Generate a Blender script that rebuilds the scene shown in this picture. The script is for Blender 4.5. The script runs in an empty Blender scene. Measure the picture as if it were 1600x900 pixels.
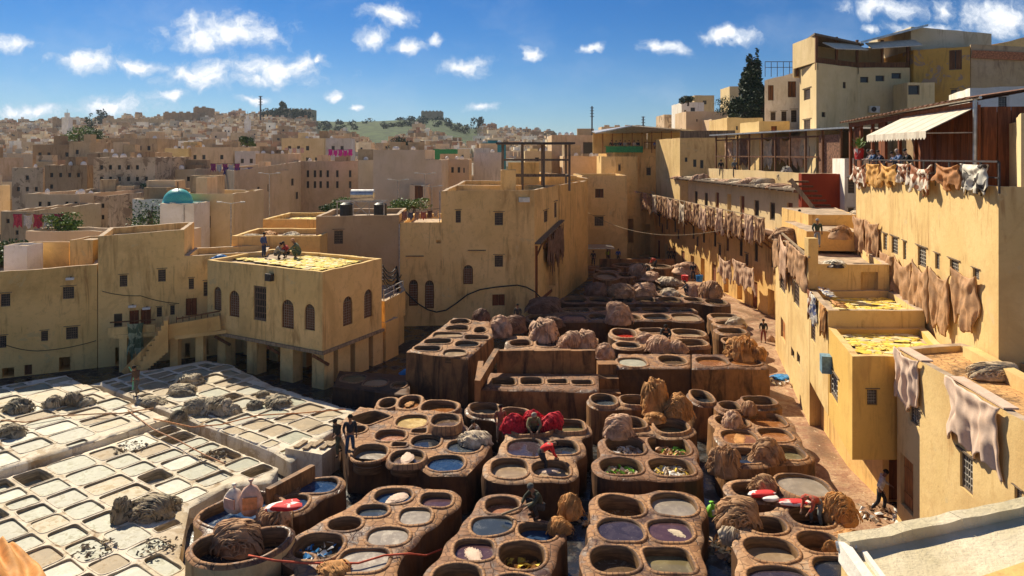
import bpy, bmesh, math, random
import numpy as np
from mathutils import Vector, Matrix
from mathutils.geometry import delaunay_2d_cdt

R = random.Random(11)
SC = bpy.context.scene
COL = SC.collection
rad = math.radians

# ------------------------------------------------------------------ camera, sky, sun, exposure
CH, F, HY = 14.0, 1100.0, 240.0          # eye height (m), focal length and horizon row of the 1600 px photograph
cam = bpy.data.cameras.new("camera")
camo = bpy.data.objects.new("camera", cam); COL.objects.link(camo)
camo.location = (0, 0, CH); camo.rotation_euler = (rad(90), 0, 0)
cam.sensor_width = 36; cam.lens = 36 * F / 1600; cam.shift_y = -(450 - HY) / 1600
cam.clip_start = 0.3; cam.clip_end = 9000
SC.camera = camo
SC.view_settings.view_transform = 'Standard'; SC.view_settings.look = 'None'
SC.view_settings.exposure = EXPOSURE = 0.88
SC.view_settings.gamma = 1
SC.cycles.max_bounces = 6; SC.cycles.diffuse_bounces = 4; SC.cycles.glossy_bounces = 2
SC.cycles.transparent_max_bounces = 4
SC.cycles.use_denoising = True
SUN = Vector((-0.40, 0.64, 0.655)).normalized()   # towards the sun
elev = math.asin(SUN.z); azim = math.atan2(SUN.x, SUN.y)
sl = bpy.data.lights.new("sun", 'SUN'); so = bpy.data.objects.new("sun", sl); COL.objects.link(so)
so.rotation_euler = (-SUN).to_track_quat('-Z', 'Y').to_euler(); so.location = (0, 0, 60)
sl.energy = 4.2; sl.angle = rad(0.5); sl.color = (1.0, 0.89, 0.69)

world = bpy.data.worlds.new("World"); SC.world = world; world.use_nodes = True

class NT:
    def __init__(s, tree): s.t = tree; tree.nodes.clear()
    def n(s, typ, ins=None, **kw):
        nd = s.t.nodes.new(typ)
        for k, v in kw.items(): setattr(nd, k, v)
        for k, v in (ins or {}).items():
            sock = nd.inputs[k]
            if isinstance(v, bpy.types.NodeSocket): s.t.links.new(v, sock)
            else: sock.default_value = v
        return nd
    def m(s, op, a, b=0.0, c=0.0, clamp=False):
        nd = s.n('ShaderNodeMath', {0: a, 1: b, 2: c}, operation=op); nd.use_clamp = clamp
        return nd.outputs[0]
    def v(s, op, a, b=(0, 0, 0)):
        nd = s.n('ShaderNodeVectorMath', {0: a, 1: b}, operation=op)
        return nd.outputs['Value'] if op in ('LENGTH', 'DOT_PRODUCT', 'DISTANCE') else nd.outputs[0]
    def mix(s, f, a, b, typ='MIX'):
        nd = s.n('ShaderNodeMix', data_type='RGBA', blend_type=typ)
        for i, x in ((0, f), (6, a), (7, b)):
            if isinstance(x, bpy.types.NodeSocket): s.t.links.new(x, nd.inputs[i])
            else: nd.inputs[i].default_value = x if i == 0 else (tuple(x) + (1,))[:4]
        return nd.outputs[2]
    def ss(s, x, lo, hi, a=0.0, b=1.0):
        nd = s.n('ShaderNodeMapRange', {0: x, 1: lo, 2: hi, 3: a, 4: b}); nd.interpolation_type = 'SMOOTHSTEP'
        return nd.outputs[0]
    def noise(s, vec, scale, detail=3, rough=0.55, dist=0.0):
        return s.n('ShaderNodeTexNoise', {'Vector': vec, 'Scale': scale, 'Detail': detail, 'Roughness': rough, 'Distortion': dist}).outputs['Fac']
    def scl(s, vec, k): return s.v('MULTIPLY', vec, k)

def build_world():
    w = NT(world.node_tree)
    out = w.n('ShaderNodeOutputWorld')
    tc = w.n('ShaderNodeTexCoord').outputs['Generated']
    sky = w.n('ShaderNodeTexSky', sky_type='NISHITA', sun_disc=False, sun_elevation=elev, sun_rotation=azim,
              altitude=400, air_density=1.0, dust_density=0.3, ozone_density=3.0).outputs[0]
    sep = w.n('ShaderNodeSeparateXYZ', {0: tc})
    x, y, z = sep.outputs
    up = w.m('MAXIMUM', z, 0.0)
    tint = w.mix(w.ss(up, 0.0, 0.22), (0.28, 0.385, 0.50), (0.10, 0.27, 0.47))
    col = w.mix(1.0, sky, tint, 'MULTIPLY')
    # clouds placed by direction (tangent of azimuth, tangent of elevation)
    yy = w.m('MAXIMUM', y, 0.05)
    ab = w.n('ShaderNodeCombineXYZ', {0: w.m('DIVIDE', x, yy), 1: w.m('DIVIDE', z, yy), 2: 0.0}).outputs[0]
    wob = w.n('ShaderNodeTexNoise', {'Vector': ab, 'Scale': 16.0, 'Detail': 5.0, 'Roughness': 0.6}).outputs['Color']
    ab = w.v('ADD', ab, w.scl(w.v('SUBTRACT', wob, (0.5, 0.5, 0.5)), (0.075, 0.045, 0)))
    CL = [(345, 50, 78, 22), (312, 62, 34, 18), (135, 96, 48, 15), (220, 108, 30, 10), (312, 120, 50, 17), (330, 128, 30, 14), (425, 108, 66, 18), (470, 96, 26, 12), (405, 124, 22, 7),
          (12, 70, 28, 10), (35, 172, 60, 12), (178, 168, 56, 14), (265, 150, 28, 8), (607, 23, 34, 12), (582, 60, 19, 11), (635, 70, 24, 9), (680, 63, 12, 10),
          (724, 104, 32, 13), (502, 90, 12, 6), (517, 151, 13, 6), (392, 154, 18, 5), (560, 165, 11, 4), (748, 170, 18, 6), (830, 84, 16, 10), (1032, 77, 30, 8), (1142, 57, 40, 10), (1380, 12, 52, 12), (1355, 44, 14, 7),
          (1475, 18, 20, 12), (1560, 26, 48, 24), (1432, 42, 36, 7), (1490, 60, 40, 8), (922, 70, 12, 5)]
    acc = 0.0
    for cx, cy, rx, ry in CL:
        a, b = (cx - 800) / F, (HY - cy) / F
        d = w.v('LENGTH', w.scl(w.v('SUBTRACT', ab, (a, b, 0)), (F / (rx * 1.5), F / (ry * 1.6), 0)))
        v = w.m('SUBTRACT', 1.0, d)
        acc = v if isinstance(acc, float) else w.m('MAXIMUM', acc, v)
    n1 = w.noise(ab, 38.0, 6, 0.62)
    n2 = w.noise(w.scl(ab, (1, 1.8, 1)), 5.0, 4, 0.6)
    f = w.m('ADD', acc, w.m('MULTIPLY', w.m('SUBTRACT', n1, 0.5), 1.9))
    mask = w.ss(f, -0.15, 0.95)
    haze = w.m('MULTIPLY', w.ss(n2, 0.45, 0.8), 0.22)
    front = w.ss(y, 0.06, 0.12)
    mask = w.m('MULTIPLY', mask, front)
    # the rest of the sky: scattered unseen clouds, their cover raised to add fill light
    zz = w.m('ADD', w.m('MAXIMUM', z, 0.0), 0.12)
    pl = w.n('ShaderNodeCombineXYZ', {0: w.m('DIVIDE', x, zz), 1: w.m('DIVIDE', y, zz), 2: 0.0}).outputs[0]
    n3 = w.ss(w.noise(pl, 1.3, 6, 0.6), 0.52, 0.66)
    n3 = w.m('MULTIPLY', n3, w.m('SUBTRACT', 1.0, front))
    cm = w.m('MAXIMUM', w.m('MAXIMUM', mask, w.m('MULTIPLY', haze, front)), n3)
    shade = w.ss(f, 0.1, 1.1)
    ccol = w.mix(shade, (4.0, 4.6, 5.4), (6.8, 6.9, 7.1))
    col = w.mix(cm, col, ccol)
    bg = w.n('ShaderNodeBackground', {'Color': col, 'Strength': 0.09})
    w.t.links.new(bg.outputs[0], out.inputs[0])
build_world()

# ------------------------------------------------------------------ helpers
def P(px, py, z=0.0):
    """where the ray of a photograph pixel meets the level z"""
    Y = (CH - z) * F / (py - HY)
    return ((px - 800) * Y / F, Y)
def ZA(py, Y): return CH - (py - HY) * Y / F
def onray(px, p0, p1):
    """plan point where the vertical plane of column px meets line p0-p1"""
    k = (px - 800) / F
    (x0, y0), (x1, y1) = p0, p1
    t = (k * y0 - x0) / ((x1 - x0) - k * (y1 - y0))
    return (x0 + t * (x1 - x0), y0 + t * (y1 - y0)), t

_rng = np.random.RandomState(5)
_perm = _rng.permutation(256)
def vn(p, s=0):
    p = np.asarray(p, float) + s * 17.31
    i = np.floor(p).astype(int); f = p - i; f = f * f * (3 - 2 * f)
    def h(a, b, c): return _perm[(_perm[(_perm[(i[:, 0] + a) & 255] + i[:, 1] + b) & 255] + i[:, 2] + c) & 255] / 255.0
    r = 0
    for a in (0, 1):
        for b in (0, 1):
            for c in (0, 1):
                w = (f[:, 0] if a else 1 - f[:, 0]) * (f[:, 1] if b else 1 - f[:, 1]) * (f[:, 2] if c else 1 - f[:, 2])
                r = r + w * h(a, b, c)
    return r
def fbm(p, s=0, o=3):
    r = 0; a = 0.5
    for k in range(o): r = r + a * vn(np.asarray(p) * 2 ** k, s + k); a *= 0.5
    return r / (1 - 0.5 ** o)

def mesh_from(name, verts, faces, mats=(), fm=None, smooth=False, uv=None):
    me = bpy.data.meshes.new(name)
    me.from_pydata([tuple(v) for v in verts], [], faces)
    for m in mats: me.materials.append(m)
    if fm is not None and len(mats) > 1: me.polygons.foreach_set('material_index', fm)
    if smooth: me.polygons.foreach_set('use_smooth', [True] * len(me.polygons))
    if uv is not None:
        l = me.uv_layers.new(name='uv'); vi = np.empty(len(me.loops), int); me.loops.foreach_get('vertex_index', vi)
        l.data.foreach_set('uv', np.asarray(uv, np.float32)[vi].ravel())
    me.update()
    return me

def tag(o, label=None, cat=None, group=None, kind=None):
    for k, v in (('label', label), ('category', cat), ('group', group), ('kind', kind)):
        if v: o[k] = v
    return o
def link(name, me, parent=None, loc=(0, 0, 0), rz=0.0, sc=None, mat=None):
    o = bpy.data.objects.new(name, me); COL.objects.link(o)
    if parent: o.parent = parent
    o.location = loc
    if rz: o.rotation_euler = (0, 0, rz) if not isinstance(rz, tuple) else rz
    if sc: o.scale = sc
    if mat:
        for i, m in enumerate(mat if isinstance(mat, (list, tuple)) else [mat]):
            o.material_slots[i].link = 'OBJECT'; o.material_slots[i].material = m
    return o
def thing(name, label, cat, loc=(0, 0, 0), group=None, rz=0.0):
    o = bpy.data.objects.new(name, None); COL.objects.link(o); o.location = loc
    o.empty_display_size = 0.2
    if rz: o.rotation_euler = (0, 0, rz)
    return tag(o, label, cat, group)

class MB:
    """collects faces in world coordinates"""
    def __init__(s): s.v = []; s.f = []; s.m = []
    def face(s, pts, m=0):
        i = len(s.v); s.v += [tuple(p) for p in pts]; s.f.append(tuple(range(i, i + len(pts)))); s.m.append(m)
    def add(s, verts, faces, m=0):
        i = len(s.v); s.v += [tuple(p) for p in verts]
        s.f += [tuple(a + i for a in f) for f in faces]; s.m += (list(m) if isinstance(m, (list, tuple)) else [int(m)] * len(faces))
    def box(s, c, d, rz=0.0, m=0, taper=0.0, tilt=None):
        cx, cy, cz = c; a, b, h = d[0] / 2, d[1] / 2, d[2] / 2
        vs = []
        for z in (-h, h):
            k = 1 - (taper if z > 0 else 0)
            for x, y in ((-a, -b), (a, -b), (a, b), (-a, b)):
                vs.append(Vector((x * k, y * k, z)))
        M = Matrix.Rotation(rz, 3, 'Z')
        if tilt: M = M @ tilt
        vs = [M @ v + Vector(c) for v in vs]
        s.add(vs, [(0, 3, 2, 1), (4, 5, 6, 7), (0, 1, 5, 4), (1, 2, 6, 5), (2, 3, 7, 6), (3, 0, 4, 7)], m)
    def beam(s, a, b, w=0.1, h=None, m=0):
        a, b = Vector(a), Vector(b); d = b - a
        if d.length < 1e-6: return
        h = h or w; q = d.to_track_quat('Y', 'Z').to_matrix()
        vs = []
        for t in (a, b):
            for x, z in ((-w / 2, -h / 2), (w / 2, -h / 2), (w / 2, h / 2), (-w / 2, h / 2)):
                vs.append(t + q @ Vector((x, 0, z)))
        s.add(vs, [(0, 1, 2, 3), (7, 6, 5, 4), (0, 4, 5, 1), (1, 5, 6, 2), (2, 6, 7, 3), (3, 7, 4, 0)], m)
    def tube(s, pts, r=0.03, n=6, m=0, cap=True):
        pts = [Vector(p) for p in pts]; rings = []
        up = Vector((0, 0, 1))
        for i, p in enumerate(pts):
            t = (pts[min(i + 1, len(pts) - 1)] - pts[max(i - 1, 0)]).normalized()
            a = t.cross(up if abs(t.z) < 0.95 else Vector((1, 0, 0))).normalized(); b = t.cross(a)
            rr = r[i] if isinstance(r, (list, tuple)) else r
            rings.append([p + (a * math.cos(k * 2 * math.pi / n) + b * math.sin(k * 2 * math.pi / n)) * rr for k in range(n)])
        vs = [v for g in rings for v in g]
        fs = [(i * n + k, i * n + (k + 1) % n, (i + 1) * n + (k + 1) % n, (i + 1) * n + k) for i in range(len(pts) - 1) for k in range(n)]
        if cap: fs += [tuple(range(n - 1, -1, -1)), tuple((len(pts) - 1) * n + k for k in range(n))]
        s.add(vs, fs, m)
    def build(s, name, mats, parent=None, base=None, smooth=False):
        mats = mats if isinstance(mats, (list, tuple)) else [mats]
        b = Vector(parent.location) if (parent and base is None) else Vector(base or (0, 0, 0))
        if parent and parent.parent: b = b + Vector(parent.parent.location)
        me = mesh_from(name, [(v[0] - b.x, v[1] - b.y, v[2] - b.z) for v in s.v], s.f, mats, s.m, smooth)
        return link(name, me, parent, (0, 0, 0) if parent else b)

def inside(poly, pts):
    poly = np.asarray(poly, float); pts = np.asarray(pts, float)
    x, y = pts[:, 0:1], pts[:, 1:2]
    x0, y0 = poly[:, 0], poly[:, 1]; x1, y1 = np.roll(x0, -1), np.roll(y0, -1)
    c = ((y0 > y) != (y1 > y)) & (x < (x1 - x0) * (y - y0) / (np.where(y1 == y0, 1e-12, y1 - y0)) + x0)
    return (c.sum(1) % 2) == 1
def segdist(pts, poly):
    pts = np.asarray(pts, float)[:, None, :]; a = np.asarray(poly, float)[None]; b = np.roll(a, -1, 1)
    ab = b - a; t = np.clip(((pts - a) * ab).sum(2) / np.maximum((ab ** 2).sum(2), 1e-12), 0, 1)
    return np.sqrt((((a + ab * t[..., None]) - pts) ** 2).sum(2)).min(1)
def fill(outer, holes=(), extra=()):
    vs = []; es = []
    for lp in [outer] + list(holes):
        i = len(vs); n = len(lp); vs += [Vector((p[0], p[1])) for p in lp]; es += [(i + k, i + (k + 1) % n) for k in range(n)]
    vs += [Vector((p[0], p[1])) for p in extra]
    r = delaunay_2d_cdt(vs, es, [], 0, 1e-6)
    V = np.array([(v.x, v.y) for v in r[0]]); Fc = [f for f in r[2] if len(f) == 3]
    if not Fc: return V, []
    c = V[np.array(Fc)].mean(1)
    ok = inside(outer, c)
    for h in holes: ok &= ~inside(h, c)
    out = []
    for f, k in zip(Fc, ok):
        if k:
            a, b, c2 = V[f[0]], V[f[1]], V[f[2]]
            cr = (b[0] - a[0]) * (c2[1] - a[1]) - (b[1] - a[1]) * (c2[0] - a[0])
            out.append(tuple(f) if cr > 0 else (f[0], f[2], f[1]))
    return V, out
def area2(poly):
    p = np.asarray(poly); q = np.roll(p, -1, 0); return float((p[:, 0] * q[:, 1] - p[:, 1] * q[:, 0]).sum())
def ccw(poly): return list(poly) if area2(poly) > 0 else list(poly)[::-1]
def resample(poly, step):
    out = []
    n = len(poly)
    for i in range(n):
        a = np.array(poly[i], float); b = np.array(poly[(i + 1) % n], float); k = max(1, int(np.linalg.norm(b - a) / step))
        for j in range(k): out.append(tuple(a + (b - a) * j / k))
    return out
def offset(poly, d):
    """outward for d > 0; poly CCW"""
    p = np.asarray(poly, float); t = np.roll(p, -1, 0) - np.roll(p, 1, 0); n = np.stack([t[:, 1], -t[:, 0]], 1)
    n /= np.maximum(np.linalg.norm(n, axis=1, keepdims=True), 1e-9)
    return p + n * d

# ------------------------------------------------------------------ materials
def material(name): 
    m = bpy.data.materials.new(name); m.use_nodes = True; return m
def finish(w, col, rough=0.9, bump=None, bs=0.3, bd=0.02, spec=0.3, **extra):
    ins = {'Base Color': col if isinstance(col, bpy.types.NodeSocket) else (tuple(col) + (1,))[:4], 'Roughness': rough, 'Specular IOR Level': spec}
    ins.update(extra)
    if bump is not None:
        ins['Normal'] = w.n('ShaderNodeBump', {'Height': bump, 'Strength': bs, 'Distance': bd}).outputs[0]
    b = w.n('ShaderNodeBsdfPrincipled', ins); o = w.n('ShaderNodeOutputMaterial')
    w.t.links.new(b.outputs[0], o.inputs[0])
_pos = lambda w: w.n('ShaderNodeNewGeometry').outputs['Position']
def plaster(name, col, dark=None, amt=0.5, patch=None, bs=0.5, pt=0.62):
    m = material(name); w = NT(m.node_tree); p = _pos(w)
    dark = dark or tuple(c * k for c, k in zip(col, (0.60, 0.52, 0.42)))
    lite = tuple(min(1, c * k) for c, k in zip(col, (1.12, 1.14, 1.25)))
    n1 = w.noise(p, 0.35, 5, 0.6); n2 = w.m('MULTIPLY', w.noise(w.scl(p, (1.3, 1.3, 0.22)), 1.0, 5, 0.65, 1.2), w.ss(w.noise(p, 0.22, 3), 0.3, 0.6, .75, 1.12)); n3 = w.noise(p, 3.0, 6, 0.7)
    c = w.mix(w.ss(n1, 0.35, 0.7), col, lite)
    c = w.mix(w.m('MULTIPLY', w.ss(n2, 0.52, 0.78), amt), c, dark)
    c = w.mix(w.m('MULTIPLY', w.ss(n3, 0.52, 0.74), amt * 0.45), c, dark)
    n6 = w.m('MULTIPLY', w.noise(w.scl(p, (4.5, 4.5, 0.35)), 1.0, 4, 0.65, 0.9), w.ss(w.noise(p, 0.45, 3), 0.42, 0.62, .7, 1.12))
    c = w.mix(w.m('MULTIPLY', w.ss(n6, 0.6, 0.72), amt * 0.55), c, tuple(d * 0.75 for d in dark))
    n8 = w.noise(p, 0.16, 6, 0.68, 0.8)
    c = w.mix(w.m('MULTIPLY', w.ss(n8, 0.50, 0.66), amt * 0.8), c, tuple(0.45 * x + 0.55 * y for x, y in zip(col, dark)))
    n7 = w.noise(p, 0.9, 6, 0.75, 1.4)
    c = w.mix(w.m('MULTIPLY', w.ss(n7, 0.565, 0.60), amt * 0.35), c, tuple(0.5 * (a + b) for a, b in zip(col, dark)))
    if patch:
        n4 = w.noise(w.scl(p, (1, 1, 1.2)), 0.55, 6, 0.7, 0.6)
        c = w.mix(w.ss(n4, pt, pt + .035), c, patch)
    n5 = w.noise(p, 14.0, 4, 0.6)
    h = w.m('ADD', w.m('MULTIPLY', n3, 0.7), w.m('MULTIPLY', n5, 0.3))
    finish(w, c, 0.92, h, bs, 0.05, 0.15)
    return m
def plain(name, col, var=0.25, rough=0.85, scale=6.0, bs=0.3, spec=0.3, metallic=0.0):
    m = material(name); w = NT(m.node_tree); p = _pos(w)
    n = w.noise(p, scale, 4, 0.6)
    c = w.mix(w.ss(n, 0.3, 0.7), tuple(x * (1 - var) for x in col), tuple(min(1, x * (1 + var)) for x in col))
    finish(w, c, rough, n, bs, 0.02, spec, Metallic=metallic)
    return m
def wood(name, col, dark=0.5):
    m = material(name); w = NT(m.node_tree); p = _pos(w)
    n = w.noise(w.scl(p, (9, 9, 0.7)), 1.0, 4, 0.6, 0.3); n2 = w.noise(p, 1.2, 3)
    c = w.mix(w.ss(n, 0.35, 0.65), tuple(x * dark for x in col), col)
    c = w.mix(w.m('MULTIPLY', w.ss(n2, 0.5, 0.7), 0.5), c, tuple(x * 0.5 for x in col))
    finish(w, c, 0.8, n, 0.4, 0.02)
    return m
def hide_mat(name, col, var=0.35, spots=None, th=.50):
    m = material(name); w = NT(m.node_tree); p = _pos(w)
    oi = w.n('ShaderNodeObjectInfo').outputs['Random']
    q = w.v('ADD', p, w.n('ShaderNodeCombineXYZ', {0: w.m('MULTIPLY', oi, 50.0), 1: 0.0, 2: 0.0}).outputs[0])
    n = w.noise(q, 2.2, 5, 0.65, 0.5); n2 = w.noise(q, 11.0, 4, 0.6); n3 = w.noise(q, 0.9, 2)
    c = w.mix(w.ss(n, 0.32, 0.68), tuple(x * (1 - var) for x in col), tuple(min(1, x * (1 + var * 0.55)) for x in col))
    c = w.mix(w.m('MULTIPLY', w.ss(n2, 0.5, 0.75), 0.35), c, tuple(x * y for x, y in zip(col, (0.55, 0.45, 0.4))))
    c = w.mix(w.m('MULTIPLY', w.ss(n3, 0.55, 0.75), 0.4), c, tuple(x * y for x, y in zip(col, (0.75, 0.6, 0.45))))
    if spots: c = w.mix(w.ss(w.noise(q, 2.0, 2, 0.5, 0.8), th, th + .035), c, spots)
    finish(w, c, 0.75, w.noise(q, 30.0, 4, 0.7), 0.35, 0.01, 0.3)
    return m
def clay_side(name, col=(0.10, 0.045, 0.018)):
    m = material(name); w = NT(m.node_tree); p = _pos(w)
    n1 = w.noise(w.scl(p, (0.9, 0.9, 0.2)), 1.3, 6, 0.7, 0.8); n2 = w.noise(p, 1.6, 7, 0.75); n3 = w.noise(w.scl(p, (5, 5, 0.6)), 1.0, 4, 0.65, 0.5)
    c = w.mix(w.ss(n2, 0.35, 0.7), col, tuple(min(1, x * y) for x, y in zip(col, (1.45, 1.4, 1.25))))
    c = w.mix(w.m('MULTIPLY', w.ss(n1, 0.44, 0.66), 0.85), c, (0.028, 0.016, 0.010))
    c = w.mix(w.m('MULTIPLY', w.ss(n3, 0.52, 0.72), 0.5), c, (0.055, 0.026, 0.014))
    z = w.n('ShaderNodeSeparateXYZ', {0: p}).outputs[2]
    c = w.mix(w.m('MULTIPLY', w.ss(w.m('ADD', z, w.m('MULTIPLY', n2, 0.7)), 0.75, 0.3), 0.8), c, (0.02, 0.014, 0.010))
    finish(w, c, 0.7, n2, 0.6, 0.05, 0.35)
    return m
def clay_top(name, a=(0.36, 0.185, 0.078), b=(0.25, 0.115, 0.048), mort=(0.10, 0.050, 0.028), scum=(0.32, 0.21, 0.13), scumamt=0.4, sc=3.4):
    m = material(name); w = NT(m.node_tree); p = _pos(w)
    q = w.v('ADD', p, w.scl(w.n('ShaderNodeTexNoise', {'Vector': p, 'Scale': 1.3}).outputs['Color'], (0.35, 0.35, 0)))
    q = w.scl(q, (1, 1, 0))
    vo = w.n('ShaderNodeTexVoronoi', {'Vector': q, 'Scale': sc, 'Randomness': 0.55}, feature='DISTANCE_TO_EDGE').outputs['Distance']
    vc = w.n('ShaderNodeTexVoronoi', {'Vector': q, 'Scale': sc, 'Randomness': 0.55}).outputs['Color']
    n = w.noise(p, 5.0, 5, 0.7); n2 = w.noise(p, 0.8, 4, 0.7)
    c = w.mix(w.n('ShaderNodeSeparateColor', {0: vc}).outputs[0], a, b)
    c = w.mix(w.m('MULTIPLY', w.ss(n, 0.45, 0.7), 0.45), c, tuple(min(1, x * 1.5) for x in a))
    line = w.ss(vo, 0.02, 0.075)
    worn = w.ss(w.noise(p, 0.55, 3), 0.42, 0.58)
    c = w.mix(w.m('MULTIPLY', w.m('SUBTRACT', 1.0, line), w.m('MULTIPLY_ADD', worn, 0.75, 0.2)), c, mort)
    wet = w.ss(n2, 0.47, 0.64)
    c = w.mix(w.m('MULTIPLY', wet, 0.82), c, (0.060, 0.034, 0.026))
    c = w.mix(w.m('MULTIPLY', w.ss(w.noise(p, 1.1, 6, 0.75), 0.56, 0.62), scumamt), c, scum)
    h = w.m('ADD', w.m('MULTIPLY', line, 0.6), w.m('MULTIPLY', n, 0.6))
    finish(w, c, w.m('MULTIPLY_ADD', wet, -0.45, 0.8), h, 0.9, 0.04, 0.4)
    return m
def brick_rim(name, a=(0.40, 0.21, 0.09), b=(0.27, 0.125, 0.055)):
    m = material(name); w = NT(m.node_tree); p = _pos(w); uv = w.n('ShaderNodeTexCoord').outputs['UV']
    br = w.n('ShaderNodeTexBrick', {'Vector': uv, 'Color1': a + (1,), 'Color2': b + (1,), 'Mortar': (0.10, 0.052, 0.03, 1), 'Scale': 1.0, 'Mortar Size': 0.07,
                                    'Mortar Smooth': 0.3, 'Brick Width': 1.0, 'Row Height': 1.0}, offset=0.0)
    n = w.noise(p, 6.0, 5, 0.7); n2 = w.noise(p, 0.8, 4, 0.7)
    c = w.mix(w.m('MULTIPLY', w.ss(n, 0.45, 0.7), 0.4), br.outputs['Color'], tuple(x * 1.45 for x in a))
    wet = w.ss(n2, 0.48, 0.66)
    c = w.mix(w.m('MULTIPLY', wet, 0.78), c, (0.075, 0.040, 0.030))
    h = w.m('SUBTRACT', w.m('MULTIPLY', n, 0.7), w.m('MULTIPLY', br.outputs['Fac'], 0.8))
    finish(w, c, 0.75, h, 0.8, 0.03, 0.35)
    return m
def inner_mat(name, col):
    m = material(name); w = NT(m.node_tree); p = _pos(w)
    n = w.noise(w.scl(p, (1, 1, 9)), 1.4, 4, 0.6); n2 = w.noise(p, 4.0, 5, 0.7)
    c = w.mix(w.ss(n, 0.4, 0.62), tuple(x * 0.45 for x in col), col)
    c = w.mix(w.m('MULTIPLY', w.ss(n2, 0.5, 0.7), 0.5), c, tuple(x * 0.4 for x in col))
    finish(w, c, 0.6, n2, 0.5, 0.03, 0.4)
    return m
def liquid(name, col, rough=0.10, scum=None, amt=0.35, spec=0.5):
    m = material(name); w = NT(m.node_tree); p = _pos(w)
    n = w.noise(p, 1.3, 5, 0.65, 1.2); n2 = w.noise(p, 4.5, 6, 0.75, 0.6); n3 = w.noise(p, 16.0, 3, 0.6)
    scum = scum or tuple(min(1, x * 1.6 + 0.03) for x in col)
    c = w.mix(w.ss(n, 0.35, 0.7), tuple(x * 0.78 for x in col), tuple(min(1, x * 1.12) for x in col))
    sm = w.m('MULTIPLY', w.ss(w.m('ADD', w.m('MULTIPLY', n2, 0.6), w.m('MULTIPLY', n, 0.4)), 0.50, 0.60), amt)
    c = w.mix(sm, c, scum)
    fl = w.m('MULTIPLY', w.ss(n3, 0.64, 0.69), w.m('MULTIPLY', w.ss(n2, 0.45, 0.6), 0.8))
    c = w.mix(fl, c, tuple(min(1, x + 0.15) for x in scum))
    rr = w.m('ADD', rough, w.m('MULTIPLY', sm, 0.5))
    finish(w, c, rr, w.m('ADD', w.m('MULTIPLY', n2, 0.5), w.m('MULTIPLY', n3, 0.2)), 0.16, 0.02, spec)
    return m

YEL = plaster('yellow ochre plaster', (0.79, 0.52, 0.20), (0.42, 0.235, 0.085), 0.85, (0.70, 0.49, 0.22))  # base colour lifted in place of fill light on the shaded facades
YEL2 = plaster('deep ochre plaster', (0.75, 0.465, 0.16), (0.38, 0.20, 0.07), 0.9, (0.66, 0.44, 0.18))
YEL3 = plaster('pale sun bleached yellow plaster', (0.68, 0.475, 0.20), (0.46, 0.26, 0.10), 0.9, (0.62, 0.45, 0.22))
YEL4 = plaster('bright yellow bay plaster', (0.68, 0.42, 0.11), (0.46, 0.26, 0.08), 0.6)
CREAM = plaster('cream plaster', (0.68, 0.51, 0.26), (0.38, 0.24, 0.12), 0.4)
WHITEP = plaster('off white plaster', (0.80, 0.74, 0.62), (0.42, 0.33, 0.22), 0.55)
PEACH = plaster('peach plaster', (0.66, 0.47, 0.27), (0.34, 0.20, 0.12), 0.45)
TAN = plaster('tan weathered plaster', (0.50, 0.36, 0.20), (0.20, 0.125, 0.075), 0.7)
BROWNP = plaster('brown weathered plaster', (0.36, 0.25, 0.14), (0.15, 0.09, 0.055), 0.8)
BEIGE = plaster('plain beige render', (0.66, 0.52, 0.34), (0.38, 0.27, 0.17), 0.2)
GREYP = plaster('grey beige render', (0.60, 0.53, 0.44), (0.25, 0.2, 0.15), 0.5)
PATCHY = plaster('peach plaster with bare patches', (0.62, 0.45, 0.27), (0.26, 0.16, 0.10), 0.7, (0.34, 0.23, 0.14), .5, .53)
RUIN = plaster('orange plaster with bare brick', (0.60, 0.34, 0.08), (0.35, 0.2, 0.08), 0.6, (0.40, 0.27, 0.18), .5, .55)
LIMEW = plaster('lime washed pit wall', (0.66, 0.57, 0.42), (0.30, 0.20, 0.11), 1.0, (0.50, 0.40, 0.27), 1.0, .57)
LIMEIN = inner_mat('lime pit lining', (0.50, 0.38, 0.22))
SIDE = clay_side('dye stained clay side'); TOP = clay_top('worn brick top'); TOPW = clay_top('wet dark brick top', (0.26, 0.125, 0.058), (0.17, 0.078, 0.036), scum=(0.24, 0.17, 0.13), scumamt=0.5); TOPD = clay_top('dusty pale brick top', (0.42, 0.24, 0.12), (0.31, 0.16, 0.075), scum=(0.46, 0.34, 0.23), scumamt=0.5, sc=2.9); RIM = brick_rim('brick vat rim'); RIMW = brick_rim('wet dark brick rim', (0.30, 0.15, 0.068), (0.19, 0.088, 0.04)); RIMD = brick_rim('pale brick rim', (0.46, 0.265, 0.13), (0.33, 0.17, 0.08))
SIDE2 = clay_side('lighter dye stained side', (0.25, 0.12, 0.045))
TOPS = clay_top('scum crusted top', scum=(0.34, 0.24, 0.18), scumamt=0.5)
INNER = inner_mat('stained vat lining', (0.22, 0.12, 0.05))
DARKIN = plain('dark window void', (0.02, 0.017, 0.014), 0.3, 0.3, spec=0.5)
WOODB = wood('brown wood', (0.20, 0.085, 0.035)); WOODR = wood('red brown wood', (0.27, 0.085, 0.03)); WOODO = wood('orange wood door', (0.50, 0.19, 0.05))
WOODG = wood('grey weathered wood', (0.22, 0.16, 0.11)); WOODP = wood('pale wood', (0.42, 0.30, 0.18))
IRON = plain('dark iron', (0.055, 0.045, 0.04), 0.3, 0.55); IRONL = plain('pale painted iron', (0.42, 0.38, 0.32), 0.3, 0.5); METAL = plain('galvanised sheet', (0.48, 0.47, 0.45), 0.2, 0.35, 3.0, metallic=0.7)
RUST = plain('rusty sheet', (0.24, 0.12, 0.07), 0.5, 0.8); BLACK = plain('black rubber', (0.02, 0.02, 0.02), 0.3, 0.5)
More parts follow.
